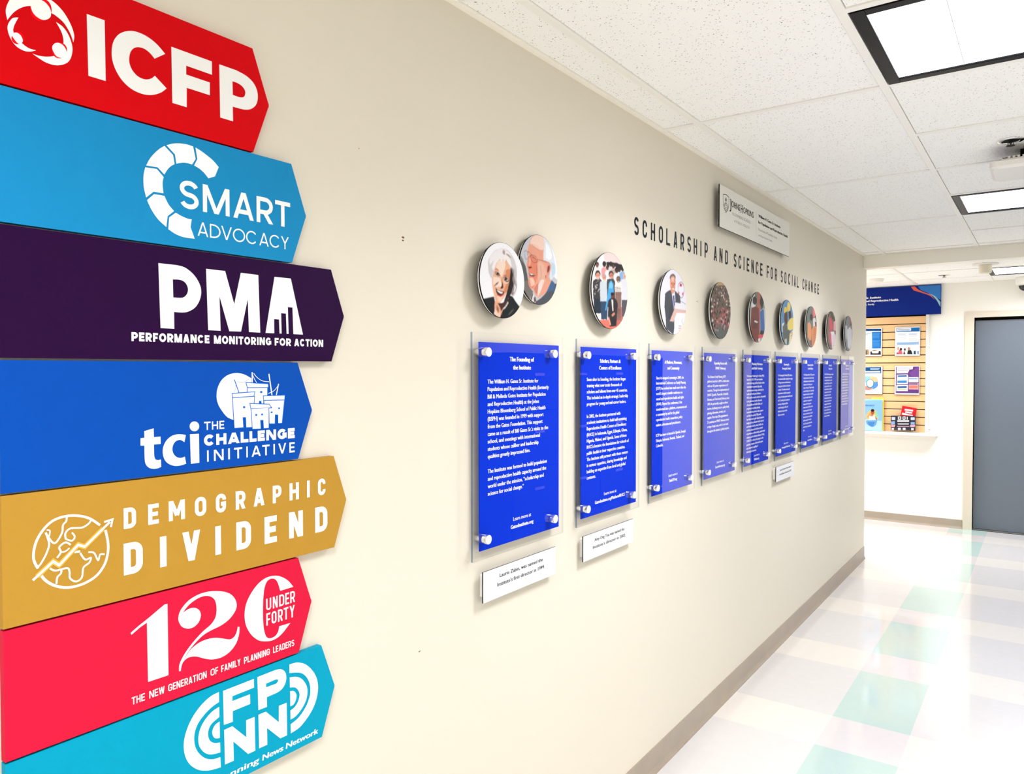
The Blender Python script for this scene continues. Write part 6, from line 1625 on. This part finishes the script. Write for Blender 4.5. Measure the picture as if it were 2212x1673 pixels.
for key, col, (sh, tip), (z0, z1), label in SIGNS:
    t = thing('arrow_sign', label, 'sign', (0, SY0, z0), 'arrow-ended signs stacked on the wall')
    zm = (z0 + z1) / 2; e = .0008; r = .004
    tipc = [(tip - .0022, zm - .006), (tip - .0004, zm - .002), (tip - .0004, zm + .002), (tip - .0022, zm + .006)]
    loop = [(SY0, z0 + e), (sh, z0 + e)] + tipc + [(sh, z1 - e), (SY0, z1 - e)]
    m = noisy(mat(key + '_sign_paint', col, .5, spec=.07, scale=SIGNK), 40.0, .035, .05, 500)
    MB().prism(loop, WX3, .002, SXF).build('board', [m], t)
    let, emb = MB(), MB()
    pl = lambda a, b, h=0: (SXF + .0003 + h, a, b)
    def put_lines(k):
        for style, wt, b0, b1, ws in LINES[k]:
            for tx, a0, a1 in ws:
                if style != 't': word(let, tx, a0 * 1e-4, a1 * 1e-4, b0 * 1e-4, b1 * 1e-4, wt, style, pl)
    emblem_mat = attr_mat('printed_emblem', .45, .08)
    if key == 'red': draw(let, 'red_letters', pl); draw(emb, 'red_emblem', pl)
    if key == 'sky': put_lines('smart'); draw(emb, 'smart_ring', pl)
    if key == 'purple': draw(let, 'pma_letters', pl); put_lines('pma')
    if key == 'royal': draw(let, 'tci_letters', pl); put_lines('tci'); draw(emb, 'tci_houses', pl)
    if key == 'gold': put_lines('gold'); draw(emb, 'gold_globe', pl)
    if key == 'raspberry': draw(let, 'num_letters', pl); put_lines('num')
    if key == 'turquoise':
        draw(let, 'cyan_letters', pl); draw(emb, 'cyan_emblem', pl)
        (st_, w_, b0, b1, ws), = LINES['cyan']
        for tx, a0, a1 in ws: set_line(let, tx, a0 * 1e-4, b0 * 1e-4, (b1 - b0) * 1e-4, pl, (a1 - a0) * 1e-4, 'l', .0007, .12, res=4)
        set_line(let, 'Family', ws[0][1] * 1e-4 - .012, b0 * 1e-4, (b1 - b0) * 1e-4, pl, .050, 'r', .0007, .12, res=4)
    let.c = [None] * len(let.c)
    let.build('lettering', [white_ink], t, fix=False)
    if emb.v: emb.build('logo', [emblem_mat], t, fix=False)

# ------------------------------------------------------------------ clear acrylic panels with blue text sheets
TEXTS = [
 (['The Founding of', 'the Institute'], ['The William H. Gates Sr. Institute for', 'Population and Reproductive Health (formerly', 'Bill & Melinda Gates Institute for Population', 'and Reproductive Health) at the Johns', 'Hopkins Bloomberg School of Public Health', '(BSPH) was founded in 1999 with support', 'from the Gates Foundation. This support', "came as a result of Bill Gates Sr.'s visits to the", 'school, and meetings with international', 'students whose caliber and leadership', 'qualities greatly impressed him.', '', 'The Institute was formed to build population', 'and reproductive health capacity around the', 'world under the mission, \u201cscholarship and', 'science for social change.\u201d'], ['Learn more at', 'GatesInstitute.org'], .0193),
 (['Scholars, Partners &', 'Centers of Excellence'], ['Soon after its founding, the Institute began', 'training what now totals thousands of', 'scholars and fellows from over 45 countries.', 'This included an in-depth strategic leadership', 'program for young and mid-career leaders.', '', 'In 2002, the Institute partnered with', 'academic institutions to build self-sustaining', 'Reproductive Health Centers of Excellence', '(RHCE) in Indonesia, Egypt, Ethiopia, Ghana,', 'Nigeria, Malawi, and Uganda. Some of these', 'RHCEs became the foundations for schools of', 'public health in their respective countries.', 'The Institute still partners with these centers', 'in various capacities, sharing knowledge and', 'building on expertise from local and global', 'contexts.'], ['Learn more at', 'GatesInstitute.org/Platform/RHCE'], .0193),
 (['A Platform, Movement,', 'and Community'], ['Since its inaugural convening in 2009, the', 'International Conference on Family Planning', '(ICFP) has evolved into much more than the', 'world\u2019s largest scientific conference on', 'sexual and reproductive health and rights', '(SRHR). Beyond the conference, it has', 'transformed into a platform, a movement and', 'a community by and for the global', 'reproductive health researchers, policy', 'makers, advocates and practitioners.', '', 'ICFP has been co-hosted in Uganda, Senegal,', 'Ethiopia, Indonesia, Rwanda, Thailand, and', 'Colombia.'], ['Learn more at', 'TheICFP.org'], .0193),
 (['Expanding Access with', 'SMART Advocacy'], ['The Advance Family Planning (AFP)', 'platform launched in 2009 in collaboration', 'with over 20 partner organizations in 23', 'countries. Through the implementation of', 'SMART (Specific, Measurable, Attainable,', 'Relevant, and Time-bound) Advocacy since', '2009, the partnership sought to address', 'barriers, facilitating access to quality family', 'planning, information, services, and', 'supplies. More than 200 organizations in', '25 countries use SMART Advocacy across', 'a range of topic areas, and it is now used', 'throughout the Institute\u2019s global programs.'], ['Learn more at', 'SmartAdvocacy.org'], .0193),
 (['Measuring Performance', 'with Mobile Technology'], ['Performance Monitoring for Action (PMA)', 'launched in 2013, PMA uses innovative', 'mobile technology and local female resident', 'enumerators to generate high-quality,', 'rapid-turnaround surveys, monitoring key', 'health and development indicators.', 'PMA\u2019s work in several countries, and quarterly', 'in five global areas reaches thousands', 'of households and health facilities, and', 'programs around family planning.', 'Local university partners collect, prepare', 'and share data quickly. PMA results', 'have been used to guide national programs,', 'budgets and reproductive health, maternal', 'and newborn health, primary health care,', 'nutrition, water and sanitation, women\u2019s', 'empowerment, schistosomiasis, gender-based', 'violence, and the infectious diseases. During', 'COVID-19, it collected the impact on the', 'pandemic, response of the health system', 'and community capability of', 'delivering local services.'], ['Learn more at', 'PMAdata.org'], .0174),
 (['Harnessing the', 'Demographic Dividend'], ['The Demographic Dividend (DD) refers to', 'the economic benefit resulting from changes', 'in the age structure and investment in', 'young people, health and education in', 'countries. The Institute works with', 'local partners to build the capacity for', 'policy and training programs needed around', 'the DD, working with countries on', 'advocacy, training and policies', 'on the demographic effect and', 'initiatives that can reach the', 'African community.'], ['Learn more at', 'DemographicDividend.org'], .0193),
 (['Empowering Cities', 'to Scale Solutions'], ['The Challenge Initiative (TCI) empowers', 'local governments to lead and scale up', 'family planning and reproductive health', 'solutions for those living in poor', 'urban communities. Through coaching', 'and seed funding, cities can adopt high', 'impact interventions in a sustainable', 'way. The model has shown to be a', 'rapid and low cost approach to', 'change at scale in many cities', 'across countries of Africa and Asia', 'with young people and couples', 'as the users of services. Local staff', 'share lessons across the platform', 'and learn together from each', 'other. The growing network has', 'reached many communities in', 'cities.'], ['Learn more at', 'tciurbanhealth.org'], .0193),
 (['Investing in', 'Young Leaders'], ['The 120 Under 40 program recognizes', 'and supports the next generation', 'of family planning leaders around', 'the world. Winners are selected', 'by a jury and public votes, and', 'share their stories on a platform', 'to inspire others in the field', 'and expand their networks.', 'Since launch, leaders from many', 'countries have joined and been', 'recognized for their work in', 'advocacy, programs, research', 'and service delivery across', 'their communities worldwide', 'and their achievements.'], ['Learn more at', '120under40.org'], .0193),
 (['Sharing News', 'and Knowledge'], ['The Family Planning News Network', 'shares the news and the latest', 'stories on family planning and', 'reproductive health with readers', 'around the world. Journalists,', 'young writers and partners bring', 'local voices to the platform and', 'report on progress made in', 'communities and countries.', 'Together with partners it trains', 'reporters and produces stories', 'that reach a wide audience.'], ['Learn more at', 'FPNewsNetwork.org'], .0193),
]
PANEL_LABELS = ['clear acrylic panel over blue sheet about the founding, beside the stacked arrow signs',
 'clear acrylic panel over blue sheet headed Scholars, second from the arrow signs',
 'clear acrylic panel over blue sheet headed A Platform, third from the arrow signs',
 'clear acrylic panel with pale washed reflection, fourth from the arrow signs',
 'clear acrylic panel over blue sheet with the longest text, fifth from the arrow signs',
 'clear acrylic panel over blue sheet with name plate below, sixth from the arrow signs',
 'clear acrylic panel over blue sheet, third from the wall corner',
 'clear acrylic panel half covered by a white reflection, second from the wall corner',
 'clear acrylic panel almost white with reflection, last before the wall corner']
blue_sheet = mat('royal_blue_print', '0230c6', .6, spec=.03, scale=1.0)
PITCH = .5095
panel0 = None
def panel_parts(t, y0):
    ay0, ay1, az0, az1 = y0 - .0355, y0 + .3945, 1.0385, 1.6163
    a = MB()
    a.box(.0225, ay0, az0, .0285, ay1, az1)
    a.m = [1, 1, 2, 0, 1, 0]
    a.build('acrylic_sheet', [acrylic, acrylic_edge, acrylic_side], t)
    MB().box(.0195, y0, 1.0587, .0220, y0 + .3795, 1.5929).build('printed_sheet', [blue_sheet], t)
    for (yy, zz) in ((.0125, 1.5668), (.3275, 1.5675), (.0105, 1.0905), (.3285, 1.0915)):
        yy += y0
        s = MB().lathe([(.0085, 0), (.0085, .0194)], (.0, yy, zz), 'x', 20).build('standoff', [chrome], t, True)
        cp = MB().lathe([(.0115, .0285), (.0122, .0292), (.0122, .0428), (.0117, .0440)], (.0, yy, zz), 'x', 28)
        cp.m = [0] * (len(cp.m) - 1) + [1]
        cp.build('standoff_cap', [chrome, chrome_cap], s, True)
for i, (head, para, more, lead) in enumerate(TEXTS):
    y0 = 1.4985 + PITCH * i
    t = thing('information_panel', PANEL_LABELS[i], 'wall panel', (0, y0 + .19, 1.0385), 'acrylic panels with blue text sheets')
    if panel0 is None: panel_parts(t, y0); panel0 = t
    else:
        for ch in list(panel0.children):
            if ch.name.split('.')[0] != 'lettering': dup_part(ch, t)
    tx = MB(); pl = lambda a, b, h=0: (.0223 + h, a, b); cy_ = y0 + .1905
    for k, s in enumerate(head): set_line(tx, s, cy_, 1.5446 - .0221 * k, .0118, pl, None, 'c', .0011)
    wmax = 0
    for k, s in enumerate(para):
        if s: set_line(tx, s, y0 + .035, 1.4873 - .001 - lead * k, .0105, pl, None, 'l', .0006)
    for k, s in enumerate(more): set_line(tx, s, cy_, 1.1130 - .0205 * k if i != 4 else 1.0945 - .0195 * k, .0102, pl, None, 'c', .0008 if k else .0003)
    # squeeze body lines to the sheet's column
    ymax = max(v[1] for v in tx.v); lim = y0 + .363
    if ymax > lim:
        k = (lim - y0 - .035) / (ymax - y0 - .035); tx.v = [(v[0], y0 + .035 + (v[1] - y0 - .035) * k, v[2]) for v in tx.v]
    sheet = [c for c in t.children if c.name.startswith('printed_sheet')][0]
    tx.build('lettering', [white_ink], sheet, fix=False)

# small name plates under three of the panels
PLATES = [(0, ['Laurie Zabin, was named the', 'Institute\u2019s first director in 1999.'], 'small white plate with two lines of text under the panel beside the arrow signs'),
          (1, ['Amy Ong Tsui was named the', 'Institute\u2019s director in 2002.'], 'small white plate with two lines of text under the second acrylic panel'),
          (5, ['Jose G. Rimon II was named', 'the Institute\u2019s director in 2012.'], 'small white plate under the sixth acrylic panel, farthest along the wall')]
for i, lines_, label in PLATES:
    y0 = 1.5160 + PITCH * i
    t = thing('name_plate', label, 'plate', (0, y0 + .174, .9205), 'small white plates under the panels')
    f = MB().box(.0165, y0, .9205, .0200, y0 + .3475, 1.0010); f.m = [1, 1, 1, 0, 1, 1]
    f.build('plate', [mat('pale_grey_plate', 'd3d4d5', .4, spec=.2), black_edge], t)
    MB().box(0, y0 + .012, .9325, .0165, y0 + .3355, .9890).build('spacer', [white_gloss], t)
    tx = MB(); pl = lambda a, b, h=0: (.0203 + h, a, b)
    set_line(tx, lines_[0], y0 + .175, .9730, .0098, pl, .2078, 'c', .0003)
    set_line(tx, lines_[1], y0 + .175, .9505, .0098, pl, .2280, 'c', .0003)
    tx.build('lettering', [black_ink], [c for c in t.children if c.name.startswith('plate')][0], fix=False)

# ------------------------------------------------------------------ round photo discs
DISCS = [('woman', 1.5840, 1.7548, .0985, .034, 'fafafc', 'round photo disc of a smiling white-haired woman in a black jacket'),
         ('man', 1.7732, 1.8038, .0980, .022, 'c9c9cf', 'round photo disc of a laughing old man with glasses, half behind the woman'),
         ('group', 2.1730, 1.7780, .1235, .034, 'f6f0ee', 'round photo disc of a large posed group of people'),
         ('podium', 2.6790, 1.7780, .1225, .034, 'efecf6', 'round photo disc of a man in a grey suit at a white podium'),
         ('crowd', 3.1830, 1.7780, .1230, .034, '6a5c50', 'round photo disc packed with a dense dark crowd'),
         ('pair', 3.6930, 1.7780, .1230, .034, 'a9b3ac', 'round photo disc of two people in dark red and blue'),
         ('yellow', 4.2000, 1.7780, .1230, .034, '5f93bd', 'round photo disc of two people in yellow head wraps on blue'),
         ('orange', 4.7130, 1.7780, .1230, .034, '6f7a70', 'round photo disc of people in orange skirts'),
         ('redwhite', 5.2230, 1.7780, .1250, .034, '7a6a5c', 'round photo disc of people in red and white clothing'),
         ('grey', 5.7400, 1.7780, .1250, .034, '8a8d92', 'round photo disc of a person in white on grey, last before the wall corner')]
for key, cy_, cz_, r, xf, bg, label in DISCS:
    t = thing('photo_disc', label, 'photo', (0, cy_, cz_ - r), 'round photo discs above the panels')
    d = MB().lathe([(r, xf - .0035), (r, xf)], (0, cy_, cz_), 'x', 72); d.build('disc', [black_edge], t)
    MB().lathe([(r * .965, xf - .0095), (r * .965, xf - .004)], (0, cy_, cz_ - .001), 'x', 64).build('spacer', [white_gloss], t)
    MB().lathe([(r * .970, xf - .0110), (r * .970, xf - .0095)], (0, cy_, cz_ - .001), 'x', 64).build('backing', [black_edge], t)
    MB().lathe([(r * .42, 0), (r * .42, xf - .0110)], (0, cy_, cz_), 'x', 32).build('wall_mount', [black_edge], t)
    photo_face('photo_print', key, bg, cy_, cz_, r - .0008, lambda a, b: (xf + .0003, a, b), t, 170 if key in ('woman', 'man', 'group') else 140, .95 if key in ('woman', 'man') else .8, .05 if key == 'crowd' else .03)

# ------------------------------------------------------------------ grey plaque and wall lettering
t = thing('wall_plaque', 'long grey plaque with shield crest mounted above the black wall lettering', 'plaque', (0, 3.71, 2.1405))
f = MB().box(.025, 3.173, 2.1405, .030, 4.246, 2.3245); f.m = [1, 1, 1, 0, 1, 1]
f.build('plaque_face', [mat('pale_grey_plaque', 'd9d7cd', .4), black_edge], t)
MB().box(0, 3.235, 2.165, .025, 4.19, 2.300).build('spacer', [white_gloss], t)
tx, tg_, em = MB(), MB(), MB(); pl = lambda a, b, h=0: (.0303 + h, a, b)
def serif_word(mb, s, a0, a1, b, cap, small):
    """capitals with small serifs"""
    set_line(mb, s, a0, b, cap, pl, a1 - a0, 'l', .0012)
navy_ink = mat('dark_plaque_ink', '1c1b1a', .5, spec=.1)
# JOHNS HOPKINS with large initials
set_line(tx, 'J', 3.298, 2.2405, .040, pl, .020, 'l', .0012); set_line(tx, 'OHNS', 3.322, 2.2515, .028, pl, .112, 'l', .0012)
set_line(tx, 'H', 3.447, 2.2480, .036, pl, .026, 'l', .0014); set_line(tx, 'OPKINS', 3.480, 2.2510, .028, pl, .150, 'l', .0012)
for a, b0, b1 in ((3.447, 2.248, 2.284), (3.473, 2.248, 2.284), (3.308, 2.283, 2.281)):
    for b in (b0, b1): tx.add([pl(a - .006, b - .0012), pl(a + .006, b - .0012), pl(a + .006, b + .0012), pl(a - .006, b + .0012)], [(0, 1, 2, 3)])
set_line(tg_, 'BLOOMBERG SCHOOL', 3.336, 2.2168, .0125, pl, .250, 'l'); set_line(tg_, 'of PUBLIC HEALTH', 3.356, 2.1890, .0125, pl, .214, 'l')
tg_.add([pl(3.6685, 2.171), pl(3.6697, 2.171), pl(3.6697, 2.289), pl(3.6685, 2.289)], [(0, 1, 2, 3)])
set_line(tx, 'William H. Gates Sr. Institute', 3.706, 2.2690, .0135, pl, .366, 'l', .0016)
set_line(tx, 'for Population and Reproductive Health', 3.704, 2.2385, .0135, pl, .506, 'l', .0016)
set_line(tg_, 'Department of Population, Family', 3.7035, 2.2050, .0105, pl, .312, 'l'); set_line(tg_, 'and Reproductive Health', 3.7035, 2.1770, .0105, pl, .230, 'l')
def stroke(mb, pts, w, closed=False):
    for q in ribbon(catmull(pts, closed), w, closed): mb.add([pl(*p) for p in q], [(0, 1, 2, 3)])
stroke(em, [(3.2155, 2.2870, 1), (3.250, 2.2925), (3.2865, 2.2870, 1), (3.286, 2.256), (3.275, 2.232), (3.2505, 2.2140, 1), (3.226, 2.232), (3.216, 2.256)], .0032, True)
em.fill([catmull([(3.249, 2.282, 1), (3.258, 2.270), (3.250, 2.259, 1), (3.243, 2.268)])], pl)
for z, h in ((2.2345, .0018), (2.2280, .0018), (2.2225, .0016)):
    hw = (z - 2.2140) * .95 + .006; em.add([pl(3.2505 - hw, z), pl(3.2505 + hw, z), pl(3.2505 + hw, z + h), pl(3.2505 - hw, z + h)], [(0, 1, 2, 3)])
stroke(em, [(3.222, 2.240), (3.2505, 2.256), (3.279, 2.240)], .0032); stroke(em, [(3.230, 2.238), (3.2505, 2.248), (3.271, 2.238)], .0022)
tx.build('lettering', [navy_ink], t, fix=False); tg_.build('fine_lettering', [grey_ink], t, fix=False); em.build('logo', [navy_ink], t, fix=False)

t = thing('wall_lettering', 'dark vinyl capitals spelling a motto in one row over the photo discs', 'lettering', (0, 3.7, 1.9975))
vinyl = mat('dark_navy_vinyl', '0f1a24', .35, spec=.05)
(st_, w_, b0, b1, ws), = LINES['wall']
for k, (ch, a0, a1) in enumerate(ws):
    c = (a0 + a1) / 2e4; hw = .0075 if ch == 'I' else .0180
    m = MB(); word(m, ch, c - hw, c + hw, 1.9990, 2.0625, .16, 'o', lambda a, b, h=0: (.0008 + h, a, b))
    o = m.build('letter', [vinyl], t, fix=False)

# ------------------------------------------------------------------ far wall: header sign, slatwall, leaflets
t = thing('header_sign', 'long navy header sign with coral and blue swoosh above the slatwall', 'sign', (-.33, YF, 2.0565))
MB().box(-1.02, YF - .030, 2.0565, .3445, YF, 2.3400).build('board', [mat('navy_header', '04247f', .5, spec=.12, scale=.9)], t)
em = MB(); HB = lambda a, b, h=0: (a, YF - .0303 - h, b)
draw(em, 'header', HB, inkscale=PRINTK, crop=lambda q: clip_box(q, -1.0, 2.0565, .3445, 2.3400)); em.build('logo', [print_ink], t, fix=False)
tx = MB()
set_line(tx, 'William H. Gates Sr. Institute', -.180, 2.2360, .0205, HB, None, 'r', .0016)
set_line(tx, 'for Population and Reproductive Health', -.024, 2.2030, .0205, HB, None, 'r', .0016)
set_line(tx, 'Department of Population, Family', -.239, 2.1710, .0160, HB, None, 'r', .0006)
tx.build('lettering', [white_ink], t, fix=False)

t = thing('slatwall', 'maple slatwall board with dark grooves under the navy header sign', 'display board', (-.35, YF, .905))
sl = MB(); gr = MB(); zg = [2.046 - .0763 * k for k in range(16)]
sx0, sx1 = -.94, .220
gr.box(sx0, YF - .010, .905, sx1, YF - .0015, 2.056)
gr.build('groove_backing', [void_black], t)
edges = [2.056] + zg
for a, b in zip(edges[:-1], edges[1:]):
    lo = max(b + .0042, .905) if b > .905 else .905
    if a - .0042 - lo > .003: sl.box(sx0, YF - .022, lo, sx1, YF - .004, a - .0042)
MB_ = sl.build('slat_board', [maple], t)
m = maple; b = m.node_tree.nodes['Principled BSDF']
tc = N(m, 'ShaderNodeTexCoord'); mp = N(m, 'ShaderNodeMapping'); mp.inputs['Scale'].default_value = (3, 20, 60); LK(m, tc, 'Object', mp, 'Vector')
nz = N(m, 'ShaderNodeTexNoise', i_Scale=1.4, i_Detail=6.0); LK(m, mp, 'Vector', nz, 'Vector')
rp = N(m, 'ShaderNodeValToRGB'); rp.color_ramp.elements[0].color = tuple(lin('cfa06a')) + (1,); rp.color_ramp.elements[1].color = tuple(lin('e0ba88')) + (1,)
LK(m, nz, 'Fac', rp, 'Fac'); LK(m, rp, 'Color', b, 'Base Color')
MB().box(sx1, YF - .026, .905, sx1 + .029, YF - .0015, 2.056).box(sx0 - .029, YF - .026, .905, sx0, YF - .0015, 2.056).build('edge_trim', [mat('aluminium_trim', 'cfcec9', .4)], t)
t = thing('display_ledge', 'white ledge along the foot of the slatwall board', 'ledge', (-.3, YF, .862))
bevel(MB().box(-1.02, YF - .105, .879, .3365, YF, .905).build('ledge_top', [plastic_white], t), .003)
MB().box(-1.0, YF - .060, .852, .316, YF, .879).build('ledge_bracket', [plastic_white], t)
t = thing('ledge_tag', 'little white label holder standing at the end of the ledge', 'label holder', (.263, YF - .05, .905))
MB().box(.247, YF - .052, .905, .279, YF - .046, .966).build('tag_plate', [mat('pale_grey_plate', 'd3d4d5', .4, spec=.2)], t)
MB().box(.253, YF - .0535, .937, .271, YF - .052, .942).build('tag_line', [grey_ink], t)

BROCH = [('b_blue', (-.384, -.167), (1.658, 1.936), 'f4f4f6', 'blue edged leaflet in the top row, half cut off by the wall corner'),
         ('b_rep', (-.047, .171), (1.658, 1.939), 'f6f6f8', 'white leaflet with blue band and row of people at its foot'),
         ('b_don', (-.376, -.159), (1.276, 1.552), 'e8f0f8', 'pale leaflet with a ring chart in red, orange and blue'),
         ('b_map', (-.046, .170), (1.276, 1.557), 'ece8f0', 'purple and white leaflet with rounded text boxes')]
def leaflet(key, xr, zr, bg, label, y=YF - .034, th=.004, tilt=0, holder=True):
    t = thing('leaflet', label, 'leaflet', ((xr[0] + xr[1]) / 2, y, zr[0]), 'leaflets on the slatwall')
    MB().box(xr[0], y, zr[0], xr[1], y + th, zr[1]).build('paper', [mat('leaflet_' + key, bg, .4)], t)
    pr = MB(); place = lambda a, b, h=0: (a, y - .0003 - h, b)
    draw(pr, key, place, inkscale=PRINTK, crop=lambda q: clip_box(q, xr[0] + .002, zr[0] + .002, xr[1] - .002, zr[1] - .002))
    pr.build('print', [print_ink], t, fix=False)
    if holder:
        e = .006; h = MB(); h.box(xr[0] - e, y + th, zr[0] - e, xr[1] + e, y + th + .003, zr[1] + e)
        h.box(xr[0] - e, y - .010, zr[0] - e, xr[1] + e, y + th, zr[0] - e + .003)
        h.build('clear_holder', [acrylic_edge], t)
    return t
for a in BROCH: leaflet(*a)
bk = leaflet('b_adv', (-.370, -.152), (.908, 1.224), '8cc0ea', 'light blue booklet with a portrait, standing on the ledge at the wall corner', YF - .060, .006, holder=False)
tx = MB(); set_line(tx, 'ADVOCACY', -.224, 1.154, .0135, lambda a, b, h=0: (a, YF - .0620 - h, b), .118, 'r', .0008)
tx.build('lettering', [mat('booklet_blue_ink', '2a6fb4', .5, spec=.1)], bk, fix=False)
t = thing('leaflet', 'yellow booklet peeking out behind the light blue booklet', 'leaflet', (-.2, YF - .045, .908), 'leaflets on the slatwall')
MB().box(-.253, YF - .048, .908, -.142, YF - .040, 1.240).build('paper', [mat('yellow_cover', 'f0dc38', .4)], t)
t = thing('leaflet', 'tilted red card standing behind the dark leaflets', 'leaflet', (.085, YF - .045, 1.06), 'leaflets on the slatwall')
m_ = MB(); quad = [(.0085, 1.0635), (.140, 1.062), (.1525, 1.1415), (.0255, 1.1660)]
m_.prism(quad, FY3, YF - .046, YF - .043); m_.build('paper', [mat('red_card', 'd8202e', .4)], t)
pr = MB(); draw(pr, 'b_red', lambda a, b, h=0: (a, YF - .0465 - h, b), inkscale=PRINTK); pr.build('print', [print_ink], t, fix=False)
leaflet('b_dark', (-.073, .143), (.922, 1.065), '2c2c38', 'dark leaflet with white lettering in the clear tray on the ledge', YF - .060, .010, holder=False)
t = thing('leaflet_tray', 'clear plastic tray holding the dark leaflets on the ledge', 'tray', (.035, YF - .06, .905))
MB().box(-.083, YF - .030, .908, .153, YF - .027, 1.19).box(-.083, YF - .072, .906, .153, YF - .027, .909).box(-.083, YF - .072, .909, .153, YF - .069, .945).build('tray', [acrylic], t)

# ------------------------------------------------------------------ ceiling fittings
def sprinkler(x, y, z, label):
    t = thing('fire_sprinkler', label, 'sprinkler', (x, y, z), 'ceiling sprinklers')
    MB().lathe([(.046, 0), (.046, -.0025), (.042, -.0045), (.031, -.0045), (.029, -.002), (.029, 0)], (x, y, z), 'z', 36).build('escutcheon', [chrome], t, True)
    MB().lathe([(.0288, -.0005), (.0288, -.003)], (x, y, z), 'z', 28).build('escutcheon_cup', [black_edge], t)
    b = MB().lathe([(.007, -.003), (.007, -.008), (.005, -.010), (.005, -.012)], (x, y, z), 'z', 16)
    for s in (-1, 1): b.box(x + s * .0085 - .0015, y - .0015, z - .020, x + s * .0085 + .0015, y + .0015, z - .007)
    b.lathe([(.003, -.011), (.003, -.021)], (x, y, z), 'z', 10)
    b.build('sprinkler_body', [mat('dark_steel', '55524c', .3, metal=1.0)], t, True)
    MB().lathe([(.015, -.020), (.015, -.0222)], (x, y, z), 'z', 20).build('deflector', [mat('dark_steel', '55524c', .3, metal=1.0)], t)
sprinkler(1.063, 3.537, CZ + .0035, 'chrome ceiling sprinkler with dark cup in front of the white access point')
sprinkler(.442, 7.548, FZ + .003, 'small ceiling sprinkler over the crossing corridor before the navy header sign')

t = thing('wireless_access_point', 'white boxy wireless access point with blue light hung under the ceiling', 'access point', (1.14, 3.70, 2.322))
ap = MB(); bx0, bx1, by0, by1 = .990, 1.290, 3.575, 3.845
lo, hi = 2.322, 2.352
rr = .03
def rounded(x0, y0, x1, y1, r, n=5):
    o = []
    for cx_, cy_, a in ((x1 - r, y1 - r, 0), (x0 + r, y1 - r, 90), (x0 + r, y0 + r, 180), (x1 - r, y0 + r, 270)): o += arc(cx_, cy_, r, r, a, a + 90, n)
    return o
L1, L2 = rounded(bx0 + .012, by0 + .012, bx1 - .012, by1 - .012, rr), rounded(bx0, by0, bx1, by1, rr)
n = len(L1)
ap.add([(p[0], p[1], lo) for p in L1] + [(p[0], p[1], lo + .010) for p in L2] + [(p[0], p[1], hi) for p in L2],
       [tuple(range(n))] + [(k, (k + 1) % n, n + (k + 1) % n, n + k) for k in range(n)] + [(n + k, n + (k + 1) % n, 2 * n + (k + 1) % n, 2 * n + k) for k in range(n)] + [tuple(range(2 * n, 3 * n))])
ap.build('housing', [plastic_white], t)
br_ = MB().box(1.030, 3.60, hi, 1.250, 3.82, hi + .012).box(1.034, 3.604, hi + .012, 1.246, 3.816, hi + .016, 1)
for k in range(12): br_.box(1.052 + k * .016, 3.598, hi + .012, 1.060 + k * .016, 3.606, hi + .019)
br_.box(1.09, 3.70, hi + .016, 1.20, 3.80, CZ + .004, 1)
br_.build('mounting_bracket', [plastic_white, void_black], t)
led = MB()
for k, s in ((0, .012), (1, .009), (2, .006)): led.box(1.128, 3.685 + k * .008, lo - .0006, 1.128 + s, 3.688 + k * .008, lo + .001)
led.build('status_light', [led_blue], t)

t = thing('smoke_detector', 'low white smoke detector on the ceiling near the wall corner', 'smoke detector', (-.096, 7.53, FZ))
MB().lathe([(.062, .002), (.062, -.010), (.055, -.024), (.030, -.034), (.0, -.034)], (-.096, 7.53, FZ), 'z', 32, cap=False).build('detector_body', [plastic_white], t, True)
MB().lathe([(.014, -.033), (.014, -.037)], (-.096, 7.53, FZ), 'z', 16).build('detector_button', [plastic_white], t)

t = thing('ceiling_canister', 'round cream canister with a flat flange, beside the crossing corridor light', 'canister', (.79, 6.93, FZ))
cream = mat('cream_plastic', 'e4dcc6', .4)
MB().lathe([(.090, .002), (.090, -.004), (.086, -.006), (.046, -.006)], (.783, 6.93, FZ), 'z', 40, cap=False).build('flange', [plastic_white], t, True)
MB().lathe([(.044, -.005), (.043, -.066), (.038, -.072), (.0, -.072)], (.783, 6.93, FZ), 'z', 32, cap=False).build('canister_body', [cream], t, True)

t = thing('dome_camera', 'white dome security camera with a dark bubble above the grey door', 'camera', (1.03, 8.18, FZ))
kx, ky, kz = 1.02, 8.14, FZ
MB().lathe([(.078, .002), (.080, -.030), (.074, -.066), (.056, -.074)], (kx, ky, kz), 'z', 36).build('camera_base', [plastic_white], t, True)
pr_ = [(.056 * math.cos(a), -.074 - .050 * math.sin(a)) for a in [k * math.pi / 16 for k in range(8)]] + [(.002, -.124)]
MB().lathe(pr_, (kx, ky, kz), 'z', 32).build('camera_dome', [mat('smoked_dome', '0c0d0c', .08)], t, True)
